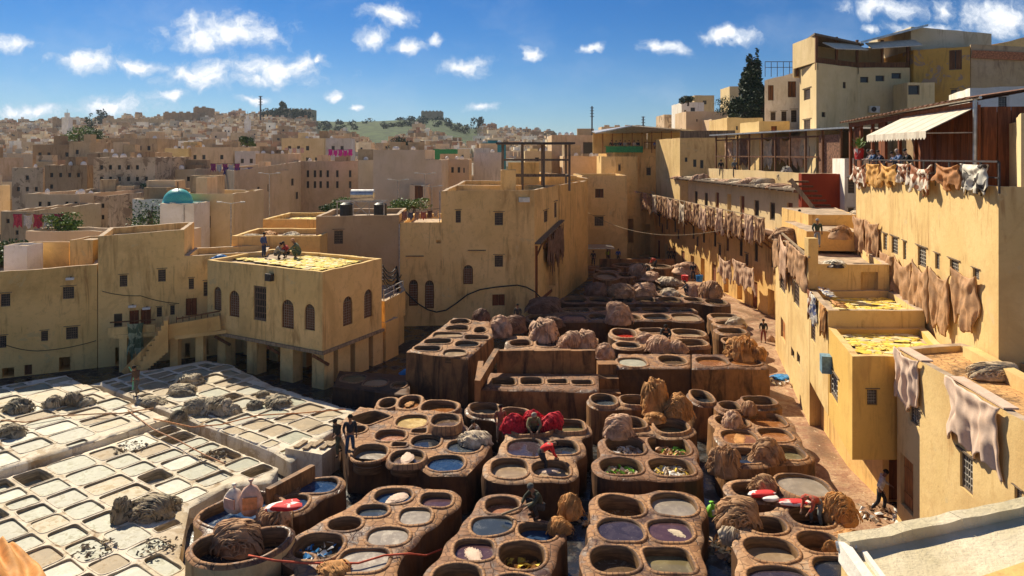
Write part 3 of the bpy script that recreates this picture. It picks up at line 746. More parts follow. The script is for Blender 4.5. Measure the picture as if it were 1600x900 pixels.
def building(name, label, cat, poly, z0, zt, wins=None, mat=YEL, roof=ROOFT, drop=.45, par=.28, jag=.03, group=None, cap=None, mats2=None, noroof=False, edgemat=None):
    """poly CCW from above; wins: {edge: [(kind, x0, x1, y0, y1)]} in photograph pixels of the wall's own plane, or
    (kind, 'm', u, z, w, h) in metres. zt: number or list per corner"""
    wins = wins or {}
    n = len(poly); Z = list(zt) if isinstance(zt, (list, tuple)) else [zt] * n
    c = np.mean(np.array(poly), 0); t = thing(name, label, cat, (c[0], c[1], z0), group)
    mb = MB(); tops = []; todo = []
    for e in range(n):
        p0, p1 = poly[e], poly[(e + 1) % n]; L = math.hypot(p1[0] - p0[0], p1[1] - p0[1]); d = ((p1[0] - p0[0]) / L, (p1[1] - p0[1]) / L)
        k = max(2, int(L / .9)); top = []
        for i in range(k + 1):
            s = i / k; z = Z[e] + (Z[(e + 1) % n] - Z[e]) * s + (R.uniform(-jag, jag) if 0 < i < k else 0)
            top.append((L * s, z))
        holes = []
        for wd in wins.get(e, []):
            kind = wd[0]
            if wd[1] == 'm': u, zz, w_, h = wd[2:6]
            else:
                x0, x1, y0, y1 = wd[1:5]
                (a, t0), (b, t1) = onray(x0, p0, p1), onray(x1, p0, p1)
                ym = (a[1] + b[1]) / 2; u = (t0 + t1) / 2 * L; w_ = abs(t1 - t0) * L; zz = ZA(y1, ym); h = ZA(y0, ym) - zz
            w_ = min(w_, L - .2); u = min(max(u, w_ / 2 + .06), L - w_ / 2 - .06); zz = max(zz, z0 + .02)
            pts = [(u + x, zz + y) for x, y in arch_pts(w_, h)] if kind == 'arch' else [(u - w_ / 2, zz), (u + w_ / 2, zz), (u + w_ / 2, zz + h), (u - w_ / 2, zz + h)]
            if zz + h > min(Z[e], Z[(e + 1) % n]) - .05: continue
            hh = dict(pts=pts)
            if kind == 'open': hh['deep'] = 1.6
            if kind == 'niche': hh['deep'] = .35
            holes.append(hh)
            if kind not in ('open', 'niche'): todo.append((kind, p0, u, zz, w_, h, d))
        facade(mb, p0, p1, z0, top, holes, (edgemat or {}).get(e, 0)); tops.append((p0, d, top))
    # parapet: top face, inner face
    P3 = np.array(poly); inn = offset(poly, -par * 1.1)
    # mitre the inner corners
    inn = []
    for i in range(n):
        a, b, c2 = np.array(poly[i - 1]), np.array(poly[i]), np.array(poly[(i + 1) % n])
        d1 = (b - a) / np.linalg.norm(b - a); d2 = (c2 - b) / np.linalg.norm(c2 - b)
        n1 = np.array([-d1[1], d1[0]]); n2 = np.array([-d2[1], d2[0]]); bi = n1 + n2; bi /= max(np.linalg.norm(bi), 1e-6)
        inn.append(tuple(b + bi * par / max(.35, bi @ n1)))
    zr = min(Z) - drop
    for e in range(n):
        (p0, d, top) = tops[e]; q0, q1 = inn[e], inn[(e + 1) % n]; L = top[-1][0]
        for (u0, za), (u1, zb_) in zip(top, top[1:]):
            a = (p0[0] + d[0] * u0, p0[1] + d[1] * u0, za); b = (p0[0] + d[0] * u1, p0[1] + d[1] * u1, zb_)
            s0, s1 = u0 / L, u1 / L
            c_ = (q0[0] + (q1[0] - q0[0]) * s1, q0[1] + (q1[1] - q0[1]) * s1, zb_ - .01); d_ = (q0[0] + (q1[0] - q0[0]) * s0, q0[1] + (q1[1] - q0[1]) * s0, za - .01)
            mb.face([a, b, c_, d_], 1); mb.face([d_, c_, (c_[0], c_[1], zr - .05), (d_[0], d_[1], zr - .05)], 0)
    mb.build('wall', [mat, cap or ROOFT] + list(mats2 or []), t)
    if not noroof:
        Vv, Fc = fill(inn); m2 = MB(); m2.add([(a, b, zr) for a, b in Vv], Fc); m2.build('roof', roof, t)
    for kind, p0, u, zz, w_, h, d in todo: put_window(t, kind, p0, u, zz, w_, h, d, math.atan2(d[1], d[0]))
    return t
def rect(p0, p1, depth):
    """CCW footprint whose front edge is p0 -> p1 (outside on the right of the walk)"""
    L = math.hypot(p1[0] - p0[0], p1[1] - p0[1]); n = (-(p1[1] - p0[1]) / L * depth, (p1[0] - p0[0]) / L * depth)
    return [p0, p1, (p1[0] + n[0], p1[1] + n[1]), (p0[0] + n[0], p0[1] + n[1])]

# ------------------------------------------------------------------ hides: piles and hanging skins
def pile_mesh(seed, style, n=64):
    """a heap of folded hides: a low mound carrying many overlapping folds that hang over it"""
    rng = np.random.RandomState(seed)
    def surf(dv):
        r = .62 + .75 * fbm(dv * 1.25 + 5, seed, 2) + .16 * (fbm(dv * 3.5, seed + 2, 2) - .5); return dv * r[:, None]
    nu, nv = 40, 16; U, Vv = np.meshgrid(np.linspace(0, 2 * math.pi, nu, endpoint=False), np.linspace(0, 1, nv), indexing='ij'); th = Vv.ravel() * math.pi * .62; U = U.ravel()
    p = surf(np.stack([np.sin(th) * np.cos(U), np.sin(th) * np.sin(U), np.cos(th)], 1)) * .86
    vs = [tuple(q) for q in p]; fs = [(i * nv + k, i * nv + k + 1, ((i + 1) % nu) * nv + k + 1, ((i + 1) % nu) * nv + k) for i in range(nu) for k in range(nv - 1)]
    ax = np.array([math.cos(seed * 1.7), math.sin(seed * 1.7), 0.0]); ay = np.array([-ax[1], ax[0], 0]); up = np.array([0, 0, 1.0])
    m = 26; K = 7
    for i in range(n):
        if style == 'stripe': a = ((i * .618) % 1) * 2 - 1; tw = (.25 + .55 * ((seed * .37) % 1)) * math.sin(a * 2.3 + seed) + rng.normal() * .07; ext = rng.uniform(1.0, 1.75); c0 = rng.uniform(-.35, .35)
        elif style == 'rumple': g = i % 5; rg_ = np.random.RandomState(seed * 9 + g); a = rg_.uniform(-.6, .6) + rng.uniform(-.35, .35); tw = rg_.uniform(-1.5, 1.5) + rng.normal() * .10; ext = rng.uniform(.45, 1.0); c0 = rg_.uniform(-.9, .9) + rng.uniform(-.2, .2)
        else: g = i % 3; rg_ = np.random.RandomState(seed * 9 + g); a = ((i * .618) % 1) * 1.5 - .75; tw = rg_.uniform(-.9, .9) + .4 * math.sin(a * 3 + g) + rng.normal() * .08; ext = rng.uniform(.6, 1.3); c0 = rg_.uniform(-.8, .8)
        sheet = i % 19 == 7
        A = ax * math.cos(tw) + ay * math.sin(tw); B = -ax * math.sin(tw) + ay * math.cos(tw)
        t = np.linspace(c0 - ext, c0 + ext, m); wob = .10 * np.sin(t * rng.uniform(2, 4) + rng.uniform(0, 6)) + .05 * np.sin(t * rng.uniform(6, 9) + rng.uniform(0, 6))
        off = np.clip(a * .98 + wob * (1 if style != 'stripe' else .45), -1.0, 1.0)
        rr = np.sqrt(1 - off ** 2); dv = A[None] * off[:, None] + (B[None] * np.sin(t)[:, None] + up[None] * np.cos(t)[:, None]) * rr[:, None]
        q = surf(dv) * (1 + rng.uniform(-.03, .07)); nn = dv; tg = np.gradient(q, axis=0); tg /= np.maximum(np.linalg.norm(tg, axis=1, keepdims=True), 1e-9)
        sd = np.cross(tg, nn); sd /= np.maximum(np.linalg.norm(sd, axis=1, keepdims=True), 1e-9)
        w_ = (rng.uniform(.12, .22) if sheet else rng.uniform(.016, .044)) * (1 + .45 * np.sin(t * rng.uniform(2, 5) + rng.uniform(0, 6))) * np.minimum(1, np.minimum(np.arange(m), np.arange(m)[::-1]) / 2.5 + .25); hgt = w_ * (rng.uniform(.25, .4) if sheet else rng.uniform(1.1, 1.9))
        base = len(vs)
        for k in range(K):
            an = math.pi * (k / (K - 1)) ; cx = -math.cos(an); sz = math.sin(an) ** .8
            fold = .016 * np.sin(t * rng.uniform(14, 26) + k * 1.3 + rng.uniform(0, 6))
            for j in range(m): vs.append(tuple(q[j] + sd[j] * (cx * w_[j]) + nn[j] * (sz * hgt[j] + fold[j] - .03)))
        for k in range(K - 1):
            for j in range(m - 1): fs.append((base + k * m + j, base + k * m + j + 1, base + (k + 1) * m + j + 1, base + (k + 1) * m + j))
    p = np.array(vs); p[:, 2] = np.maximum(p[:, 2], -.30 + .10 * vn(p * 7, seed)); p[:, 2] += .22; p[:, 0] += .18 * math.sin(seed) * p[:, 2]
    p[:, :2] *= (1 + np.clip(.45 - p[:, 2], 0, 1) * .45)[:, None]
    sx = 2 * np.percentile(np.abs(p[:, 0]), 99); sy = 2 * np.percentile(np.abs(p[:, 1]), 99); p[:, 0] /= sx; p[:, 1] /= sy; p[:, 2] /= p[:, 2].max()
    return mesh_from('hide_pile', p, fs, [HB], None, True)
PILES = [pile_mesh(i * 7 + 3, s, n_) for i, (s, n_) in enumerate((('stripe', 74), ('stripe', 100), ('stripe', 96), ('stripe', 88), ('stripe', 84), ('swirl', 120), ('stripe', 110), ('stripe', 92), ('swirl', 100), ('stripe', 90)))]
_pc = [0]
def pile(px, py, wpx, hpx, z, mat, label, proto=None, rz=None, dscale=.8, name='hide_pile', cat='hide pile', group=None):
    """px, py: bottom centre in the photograph; z: level it stands on"""
    X, Y = P(px, py, z); wm = wpx * Y / F; Y += wm * dscale * .5; X = (px - 800) * Y / F
    wm = wpx * Y / F; hm = hpx * Y / F
    wm *= .88; hm = max(.18, .86 * hm - wm * dscale * .45 * (CH - z) / Y)
    k = proto if proto is not None else _pc[0] % len(PILES); _pc[0] += 1
    rz = R.uniform(0, 6.28) if rz is None else rz
    # rotation swaps the axes: keep the seen width
    o = link(name, PILES[k], None, (X, Y, z - .10), 0, (wm * 1.04, wm * dscale, hm + .10), mat)
    if R.random() < .5: o.scale.x *= -1
    return tag(o, label, cat, group)

def hide_mesh(seed, w_=1.0, h=1.0, nx=31, nz=34, sag=.10, ragged=.22, folds=3.0, amp=.095):
    rng = np.random.RandomState(seed); xs = np.linspace(-.5, .5, nx); zs = np.linspace(0, 1, nz)
    ph = rng.uniform(0, 6, 4)
    vs = []
    drop = 1 - ragged * (.5 + .5 * np.cos(xs * math.pi * 2 * rng.choice([1.5, 2.0, 2.6]) + ph[0])) - rng.uniform(0, .10, nx)
    for j, t in enumerate(zs):
        for i, x in enumerate(xs):
            sg = sag * (1 - (2 * x) ** 2) * (1 - t * .3)
            wd = 1 - .16 * math.sin(min(1, t * 1.3) * math.pi) * (1 + .4 * math.sin(ph[1])) + .05 * math.sin(t * 9 + ph[2]) * (1 if x > 0 else -1)
            z = -sg - t * drop[i]
            y = amp * (.35 + .8 * t) * (math.sin(x * folds * 7.5 + ph[3] + t * 2.0) + .55 * math.sin(x * folds * 17 + ph[1] * 2 - t * 3) + .3 * math.sin(x * 41 + t * 5 + ph[0])) + .055 * math.sin((z - (2 * x) ** 2 * .28) * 21 + ph[2]) * (1 - t) * (1 - abs(x))
            vs.append((x * wd, -abs(amp) * .9 - y * .5, z))
    n0 = len(vs); vs += [(x, y + .03, z) for x, y, z in vs]
    fs = []
    for j in range(nz - 1):
        for i in range(nx - 1):
            a = j * nx + i; fs.append((a, a + nx, a + nx + 1, a + 1)); fs.append((n0 + a, n0 + a + 1, n0 + a + nx + 1, n0 + a + nx))
    for i in range(nx - 1):
        a = i; fs.append((a, a + 1, n0 + a + 1, n0 + a)); a = (nz - 1) * nx + i; fs.append((a + 1, a, n0 + a, n0 + a + 1))
    for j in range(nz - 1):
        a = j * nx; fs.append((a, n0 + a, n0 + a + nx, a + nx)); a = j * nx + nx - 1; fs.append((a, a + nx, n0 + a + nx, n0 + a))
    return mesh_from('hanging_hide', vs, fs, [HT], None, True)
HID = [hide_mesh(i, sag=(.02, .14, .06, .18, .03, .1)[i % 6], ragged=(.2, .3, .15, .25)[i % 4], folds=(1.6, 1.1, 2.2, 0.9)[i % 4]) for i in range(8)]
def hang(p, z, w_, h, d, mat, label, group=None, proto=None, off=.05, name='hanging_hide', cat='hide'):
    k = proto if proto is not None else R.randrange(len(HID))
    nrm = Vector((d[1], -d[0], 0))
    o = link(name, HID[k], None, Vector((p[0], p[1], z)) + nrm * off, math.atan2(d[1], d[0]), (w_ * (1 if R.random() < .5 else -1), max(1, min(1.9, w_ * .85)), h), mat)
    return tag(o, label, cat, group)

# ------------------------------------------------------------------ plants
def leaves(name, cl, n, size, mat, seed=1, parent=None, base=(0, 0, 0)):
    """cl: list of (centre, radii) clumps; many small leaf faces through their volume"""
    rng = np.random.RandomState(seed); vs = []; fs = []
    vol = np.array([c[1][0] * c[1][1] * c[1][2] for c in cl]) ** .7; pr = vol / vol.sum(); ch = rng.choice(len(cl), n, p=pr)
    for k in ch:
        c, r = cl[k]; d = rng.normal(size=3); d /= np.linalg.norm(d); q = np.array(c) + d * np.array(r) * rng.uniform(.35, 1.0) ** .6
        a = rng.normal(size=3); a /= np.linalg.norm(a); b = np.cross(a, rng.normal(size=3)); b /= np.linalg.norm(b); s = size * rng.uniform(.6, 1.4)
        i = len(vs); vs += [q - a * s, q + b * s * .5, q + a * s, q - b * s * .5]; fs.append((i, i + 1, i + 2, i + 3))
    m = mesh_from(name, np.array(vs) - np.array(base), fs, [mat]); return link(name, m, parent, (0, 0, 0) if parent else base)
LEAFD = plain('dark cypress leaf', (0.022, 0.042, 0.016), 0.5, 0.7, 3.0); LEAFM = plain('green leaf', (0.065, 0.11, 0.025), 0.5, 0.6, 3.0); LEAFB = plain('bright green leaf', (0.12, 0.20, 0.035), 0.4, 0.6, 3.0)
BARK = plain('bark', (0.10, 0.07, 0.05), 0.4, 0.95)
def tree(name, label, cat, X, Y, z0, h, w_, mat, seed, kind='round', n=1500, leaf=.16, group=None):
    rng = random.Random(seed); t = thing(name, label, cat, (X, Y, z0), group); cl = []
    if kind == 'cypress':
        for k in range(16):
            f = k / 15; z = z0 + h * (.10 + .86 * f); rr = w_ / 2 * (math.sin(min(1, (1 - f) * 1.25 + .06) * math.pi / 2)) * rng.uniform(.8, 1.05)
            cl.append(((X + rng.uniform(-.15, .15) * w_, Y + rng.uniform(-.15, .15) * w_, z), (rr, rr, h * .10)))
        tr = [(X, Y, z0 - .3), (X, Y, z0 + h * .9)]
    else:
        for k in range(16):
            a = rng.uniform(0, 6.28); r_ = rng.uniform(.1, .36) * w_; z = z0 + h * rng.uniform(.22, .85)
            cl.append(((X + r_ * math.cos(a), Y + r_ * math.sin(a), z), (w_ * rng.uniform(.15, .26),) * 2 + (h * rng.uniform(.14, .24),)))
        tr = [(X, Y, z0 - .3), (X + .04 * w_, Y, z0 + h * .35), (X, Y, z0 + h * .7)]
    leaves('crown', cl, n, leaf, mat, seed, t, (X, Y, z0))
    m = MB(); m.tube(tr, [w_ * .05 + .05] + [w_ * .03 + .03] * (len(tr) - 2) + [.03], 6)
    for c, r_ in cl[::3]: m.tube([tr[1] if kind != 'cypress' else (X, Y, c[2] - .3), c], [.05 + w_ * .012, .02], 5)
    m.build('trunk', BARK, t)
    return t
# ================================================================== THE SETTING
RIDGE = [(-3000, 198), (0, 199), (100, 197), (200, 196), (300, 192), (400, 186), (450, 184), (500, 190), (570, 190), (650, 186), (700, 188), (740, 203), (820, 214), (900, 216), (960, 206), (1040, 196), (1200, 190), (4000, 190)]
def terrain(x, y):
    if y < 40: return 0.0
    px = 800 + F * x / y; ry = np.interp(px, [a for a, _ in RIDGE], [b for _, b in RIDGE])
    Y0 = 720; zr = CH + (HY - ry) * Y0 / F; t = min(1, max(0, (y - 165) / (Y0 - 165)))
    z = zr * t ** 1.45
    if y > Y0: z = zr - (y - Y0) * .02
    s = min(1, max(0, (px - 1000) / 130)) * min(1, max(0, (y - 88) / 40)); s = s * s * (3 - 2 * s)
    z = max(z, 9.5 * s)
    if px < 300: z = max(z, min(1, max(0, (y - 90) / 50)) * 1.5)
    return z + (1.5 * (vn([[x * .01, y * .01, 0]], 4)[0] - .5) if y > 200 else 0)
def setting():
    GR = material('dusty ground'); w = NT(GR.node_tree); p = _pos(w)
    yv = w.n('ShaderNodeSeparateXYZ', {0: p}).outputs[1]
    n = w.noise(p, .02, 5, .6); n2 = w.noise(p, .12, 5, .7)
    c = w.mix(w.ss(n2, .4, .6), (.26, .19, .12), (.17, .13, .08)); g = w.mix(w.ss(n2, .42, .6), (.075, .105, .045), (.045, .062, .035))
    xr = w.m('DIVIDE', w.n('ShaderNodeSeparateXYZ', {0: p}).outputs[0], w.m('MAXIMUM', yv, 1.0))
    yg = w.m('ADD', w.m('ADD', yv, w.m('MULTIPLY', n, 120.0)), w.m('MULTIPLY', w.ss(xr, -.30, -.26), 170.0))
    c = w.mix(w.ss(yg, 560.0, 640.0), c, g)
    finish(w, c, .95, n2, .4, .3, .1)
    ys = [-60, -20, 0, 20, 40, 60, 80, 100, 120, 140, 165, 190, 220, 250, 290, 330, 380, 430, 480, 530, 580, 630, 680, 720, 780, 900, 1200, 2000, 4000]
    vs, fs = [], []; xs = np.linspace(-1.6, 1.6, 81)
    for y in ys:
        for k in xs:
            sc_ = max(abs(y), 60); x = k * sc_ * .8; vs.append((x, y, terrain(x, y) - .01 if y > 0 else -.01))
    nx = len(xs)
    for j in range(len(ys) - 1):
        for i in range(nx - 1): a = j * nx + i; fs.append((a, a + 1, a + nx + 1, a + nx))
    tag(link('ground', mesh_from('ground', vs, fs, [GR], smooth=True)), kind='structure')
    MUD = material('wet black mud'); w = NT(MUD.node_tree); p = _pos(w)
    n = w.noise(p, .7, 6, .7); n2 = w.noise(p, 3.0, 5, .7)
    c = w.mix(w.ss(n2, .45, .65), (.022, .022, .022), (.055, .040, .030)); c = w.mix(w.ss(w.noise(p, 1.6, 6, .8), .64, .67), c, (.30, .24, .17))
    finish(w, c, w.ss(n, .45, .6, .12, .75), n2, .5, .05, .5)
    m = MB(); m.face([(-60, 5, .004), (15.2, 5, .004), (24, 104, .004), (-60, 104, .004)]); tag(m.build('courtyard_mud', MUD), kind='structure')
    PA = material('trodden tan path'); w = NT(PA.node_tree); p = _pos(w); n = w.noise(p, 1.0, 6, .75); n2 = w.noise(p, 7.0, 4, .7); n4 = w.noise(p, .5, 3)
    c = w.mix(w.ss(n, .40, .62), (.30, .155, .088), (.50, .33, .19)); c = w.mix(w.m('MULTIPLY', w.ss(n2, .5, .7), .6), c, (.13, .065, .045)); c = w.mix(w.m('MULTIPLY', w.ss(n4, .5, .65), .7), c, (.12, .062, .042))
    c = w.mix(w.ss(w.noise(p, 2.3, 6, .8), .60, .64), c, (.66, .50, .33))
    finish(w, c, w.ss(n4, .45, .6, .85, .4), n2, .7, .05, .3)
    pts = [(9.2, 18), (14.9, 18), (15.2, 31), (17.6, 40), (19.4, 52), (22.4, 58), (19.5, 98), (2, 98), (3, 82), (15.5, 80), (17.3, 66), (17.2, 55), (15.6, 46), (14.4, 38), (13.3, 32.5), (11.5, 27)]
    Vv, Fc = fill(ccw(pts)); m = MB(); m.add([(a, b, .012) for a, b in Vv], Fc); tag(m.build('path', PA), kind='structure')
setting()

# ------------------------------------------------------------------ the lime pits on the left
LO = np.array(P(123, 594, .8)); LU = np.array((.816, -.577)); LV = np.array((.577, .816)); LA = math.atan2(LU[1], LU[0])
def uvw(u, v): q = LO + LU * u + LV * v; return (float(q[0]), float(q[1]))
def to_uv(p): d = np.array(p) - LO; return float(d @ LU), float(d @ LV)
def limegrid(outline, liqs, seed, pu=1.5, pv=1.65, deep=.18, z=.8, skip=()):
    rng = random.Random(seed); uv = [to_uv(p) for p in outline]; u0, u1 = min(a for a, _ in uv), max(a for a, _ in uv); v0, v1 = min(b for _, b in uv), max(b for _, b in uv)
    holes = []; v = v0 + .12
    O = np.array(outline); nb = max(1, round((v1 - v0 - .2) / pv)); ws_ = [rng.uniform(.78, 1.22) for _ in range(nb)]; ks_ = (v1 - v0 - .2) / sum(ws_)
    for wv in ws_:
        dv = wv * ks_; u = u0 + rng.uniform(.05, .3)
        while u < u1 - .4:
            du = pu * rng.uniform(.72, 1.35)
            for ka, kb, sa, sb in ((1, 1, 0, 0), (.62, 1, -.36, 0), (.62, 1, .36, 0), (1, .62, 0, -.36), (1, .62, 0, .36), (.55, .6, 0, 0), (.55, .6, .4, .35), (.55, .6, -.4, -.35), (.55, .6, .4, -.35), (.55, .6, -.4, .35)):
                a, b = du / 2 * ka - .085, dv / 2 * kb - .085
                c = uvw(u + du / 2 * (1 + sa), v + dv / 2 * (1 + sb) + rng.uniform(-.03, .03))
                R.seed(int(seed * 1000 + len(holes))); poly = superell(c[0], c[1], a, b, rng.choice((6, 8, 10)), 40, LA + rng.uniform(-.025, .025), .010)
                if inside(O, poly).all() and segdist(poly, O).min() > .09 and not any(math.hypot(c[0] - s[0], c[1] - s[1]) < s[2] for s in skip):
                    dp = rng.uniform(.025, .08) if rng.random() > deep else rng.uniform(.22, .5)
                    holes.append(dict(poly=poly, liq=rng.choice(liqs), depth=dp)); break
            u += du
        v += dv
    return holes
LMATS = (LIMEW, LIMEW, LIMEW, LIMEIN)
o1 = [P(-60, 612, .9), P(104, 586, .9), P(130, 600, .9), uvw(1.2, -.22), uvw(10.2, -.22), uvw(10.2, -9.5), uvw(4, -9.5)]
o1 = ccw(o1)
block('lime_pit_terrace', 'upper terrace of square lime pits below the left ochre wall, grey skins along it', 'lime pits', limegrid(o1, ['l2', 'l2', 'l5', 'l3', 'l1', 'l4'], 3, 1.4, 1.5, z=.9), .92, outline=o1, mats=LMATS, lime=True, group='terraces of lime pits')
o2 = ccw([uvw(10.5, -.2), uvw(18.9, -.2), P(424, 752, .65), P(352, 762, .65), P(296, 792, .65), P(280, 868, .65), P(322, 925, .65), uvw(24, -9), uvw(22.5, -14), uvw(10.5, -12)])
block('lime_pit_terrace', 'large lower terrace of pale lime pits filling the bottom left corner', 'lime pits', limegrid(o2, ['l1', 'l1', 'l3', 'l4', 'l2', 'l3', 'l5'], 8, 1.3, 1.42, .2, z=.66), .66, outline=o2, mats=LMATS, lime=True, group='terraces of lime pits')
o3 = ccw([P(138, 603, .8), P(200, 584, .8), P(322, 563, .8), P(362, 570, .8), P(425, 602, .8), P(480, 620, .8), P(562, 642, .8), P(548, 662, .8), P(516, 676, .8), P(455, 722, .8), uvw(17.6, .45), uvw(9, .35), uvw(2, .3)])
block('lime_pit_terrace', 'half shaded terrace of brown lime pits in front of the arcade pillars', 'lime pits', limegrid(o3, ['l5', 'l2', 'l5', 'l3', 'l2', 'l1'], 5, 1.35, 1.45, .14, z=.8), .82, outline=o3, mats=LMATS, lime=True, group='terraces of lime pits')
# plaster bench and crates at the right end of the terrace
t = thing('plaster_bench', 'cream plaster bench with slats drying beside two standing men', 'bench', (*P(475, 705, 0), 0))
m = MB(); c = P(488, 700, 1.0); m.box((c[0], c[1], .55), (2.0, 1.3, 1.1), LA + .25, 0, .04); m.build('body', LIMEW, t)
for k in range(5):
    m = MB(); c = P(470 + k * 13, 694 - k * .5 + (k % 2) * 3, 1.15); m.box((c[0], c[1], 1.16), (.24, .75, .07), LA + .3 + .1 * (k % 2)); m.build('slat', WOODP, t)

# ------------------------------------------------------------------ the dye vats
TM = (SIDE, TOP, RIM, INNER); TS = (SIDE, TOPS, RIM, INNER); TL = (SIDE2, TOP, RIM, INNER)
BLK = {}; VAR = [(TOP, RIM), (TOPW, RIMW), (TOPD, RIM), (TOP, RIMD), (TOPW, RIM)]
def vb(key, label, z, lst, mats=TM, margin=.36, outline=None, **kw):
    if mats[1] is TOP: tp, rm = VAR[len(BLK) % 5]; mats = (mats[0], tp, rm, mats[3])
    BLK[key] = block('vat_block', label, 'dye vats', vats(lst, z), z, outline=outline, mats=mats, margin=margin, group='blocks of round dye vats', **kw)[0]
def PX(z, *pts): return ccw([P(a, b, z) for a, b in pts])
vb('front_left', 'front vat block with a purple vat and two milky beige vats, red hose across it', 1.5, [
    V(581, 649, 760, 790, 'blue', .14), V(647, 716, 767, 797, 'purple', .14, n=3.2), V(550, 614, 787, 812, 'grey', .1, n=2.8), V(615, 683, 790, 825, 'beige', .06, n=3),
    V(569, 643, 822, 857, 'beige', .07), V(508, 570, 808, 832, 'brown', .55), V(457, 538, 834, 878, 'brown', .42), V(524, 613, 857, 898, 'beige', .06, n=3), V(440, 520, 905, 950, 'brown', .3), V(535, 620, 912, 960, 'grey', .2)], TS)
vb('middle_left', 'vat block with the yellow froth vat, the salmon vat and the deep blue vat', 1.5, [
    V(619, 668, 648, 668, 'yellow', .1), V(673, 719, 647, 667, 'brown', -.15, .36), V(585, 636, 671, 691, 'salmon', .22), V(641, 690, 679, 700, 'dark', .12), V(553, 604, 696, 722, 'beige', .25),
    V(608, 664, 702, 728, 'brown', .02, .14), V(666, 727, 711, 737, 'blue', .10), V(700, 751, 688, 708, 'grey', .10), V(554, 604, 642, 664, 'l3', .65, n=7, rot=-38), V(541, 573, 665, 679, 'brown', .5),
    V(644, 666, 670, 677, 'dark', .4, n=8), V(612, 636, 692, 699, 'dark', .4, n=8)], TS, outline=PX(1.5, (538, 690), (545, 712), (640, 722), (672, 742), (728, 742), (758, 712), (768, 694), (725, 660), (722, 646), (680, 640), (620, 640), (562, 634), (525, 664)))
vb('centre', 'vat block where a man in a red shirt bends over a brown vat', 1.5, [
    V(867, 913, 657, 675, 'olive', .12, .12, n=4), V(855, 903, 689, 712, 'dark', .22), V(793, 848, 687, 714, 'wine', .06, n=3), V(767, 825, 717, 748, 'tan', .18, n=2.8), V(831, 891, 720, 747, 'tan', .3, n=2.8), V(800, 862, 655, 680, 'brown', .1, .1)], TM)
vb('tubs_back', 'row of low round tubs at the foot of the walled vats, one pale yellow', 1.4, [V(783, 826, 638, 656, 'yellow', .3, .15), V(735, 779, 630, 647, 'tan', .2, .1)], TM, .30)
vb('front_centre', 'front vat block where a seated man rests his long stick', 1.5, [
    V(758, 812, 776, 802, 'salmon', .28), V(737, 802, 806, 836, 'grey', .07, n=2.8), V(811, 868, 818, 845, 'blue', .2), V(710, 772, 842, 877, 'purple', .12, n=3.2), V(779, 852, 848, 890, 'rust', .6),
    V(677, 753, 884, 925, 'olive', .6), V(772, 838, 898, 935, 'brown', .3)], TM)
vb('front_right_centre', 'front vat block with six brick rimmed vats, wine dark vat on its left', 1.5, [
    V(936, 1006, 776, 808, 'rust', .48), V(1019, 1086, 773, 806, 'beige', .12), V(933, 1006, 812, 848, 'wine', .04), V(1014, 1081, 813, 846, 'purple', .07, n=2.9), V(924, 997, 856, 898, 'brown', .38), V(1009, 1081, 856, 896, 'olive', .28, n=4.5),
    V(920, 995, 912, 960, 'brown', .3), V(1010, 1090, 912, 960, 'tan', .3)], TM)
vb('junk_vats', 'vat block with plastic bags and scraps in four deep vats', 1.5, [
    V(939, 1002, 716, 742, 'rust', .55, n=2.8), V(1016, 1081, 717, 745, 'tan', .5, n=3.2), V(948, 1006, 686, 710, 'rust', .5, n=2.8), V(1016, 1075, 684, 711, 'rust', .5, n=3.4)], TM)
vb('pile_pair', 'pair of vats behind the scrap filled ones, ribbed hide heap on the left rim', 1.6, [V(1024, 1074, 656, 676, 'olive', .25, .1), V(960, 1008, 653, 671, 'brown', .3, .1)], TM)
vb('grey_tubs', 'two round tubs of grey water beside the steps', 1.75, [V(925, 962, 617, 633, 'grey', .12, .1), V(971, 1012, 618, 633, 'brown', .3, .1)], TL, .26)
vb('single_tub', 'single dark tub under the big orange hide heap', 1.75, [V(1082, 1112, 611, 629, 'dark', .2, .1)], TL, .26)
vb('right_group', 'vat block of four tan vats beside the sunlit path', 1.6, [
    V(1120, 1167, 650, 668, 'brown', .3), V(1171, 1226, 647, 667, 'rust', .2, n=2.8), V(1129, 1182, 674, 694, 'rust', .08), V(1187, 1236, 669, 690, 'rust', .16, n=2.8), V(1200, 1254, 696, 718, 'olive', .2, n=3), V(1135, 1190, 701, 724, 'dark', .2, n=3)], TL)
vb('right_back', 'two small raised vats behind the ball shaped hide bundle', 1.8, [V(1163, 1211, 620, 634, 'brown', .25, .1), V(1126, 1155, 628, 641, 'dark', .2, .1)], TL, .28)
vb('right_front', 'front right vat block with a large full milky vat and deep brick vats', 1.5, [
    V(1218, 1291, 741, 777, 'beige', -.08, .16), V(1146, 1202, 754, 778, 'brown', .35), V(1236, 1298, 795, 824, 'dark', .45), V(1170, 1226, 809, 834, 'brown', .5), V(1165, 1243, 841, 879, 'tan', .32), V(1250, 1312, 832, 866, 'rust', .5),
    V(1172, 1268, 886, 930, 'wine', .05), V(1275, 1345, 872, 915, 'dark', .08)], TM)
ol9 = PX(2.7, (635, 549), (731, 560), (771, 524), (765, 502), (708, 496))
vb('tall_block', 'tall clay block with black stained walls and nine small square vats on top', 2.7, [
    V(704, 734, 499, 507, 'brown', .2), V(697, 732, 509, 517, 'brown', .2, n=3), V(741, 760, 511, 520, 'brown', .25), V(676, 724, 520, 528, 'tan', .1, n=5), V(726, 764, 524, 532, 'tan', .2, n=4), V(664, 704, 530, 538, 'olive', .2, n=4),
    V(712, 748, 534, 543, 'dark', .12, n=3), V(648, 688, 541, 549, 'dark', .15, n=3), V(693, 728, 547, 557, 'tan', .1, n=3)], (SIDE2, TOPS, RIM, INNER), outline=ol9, rimw=.16, gap=.22)
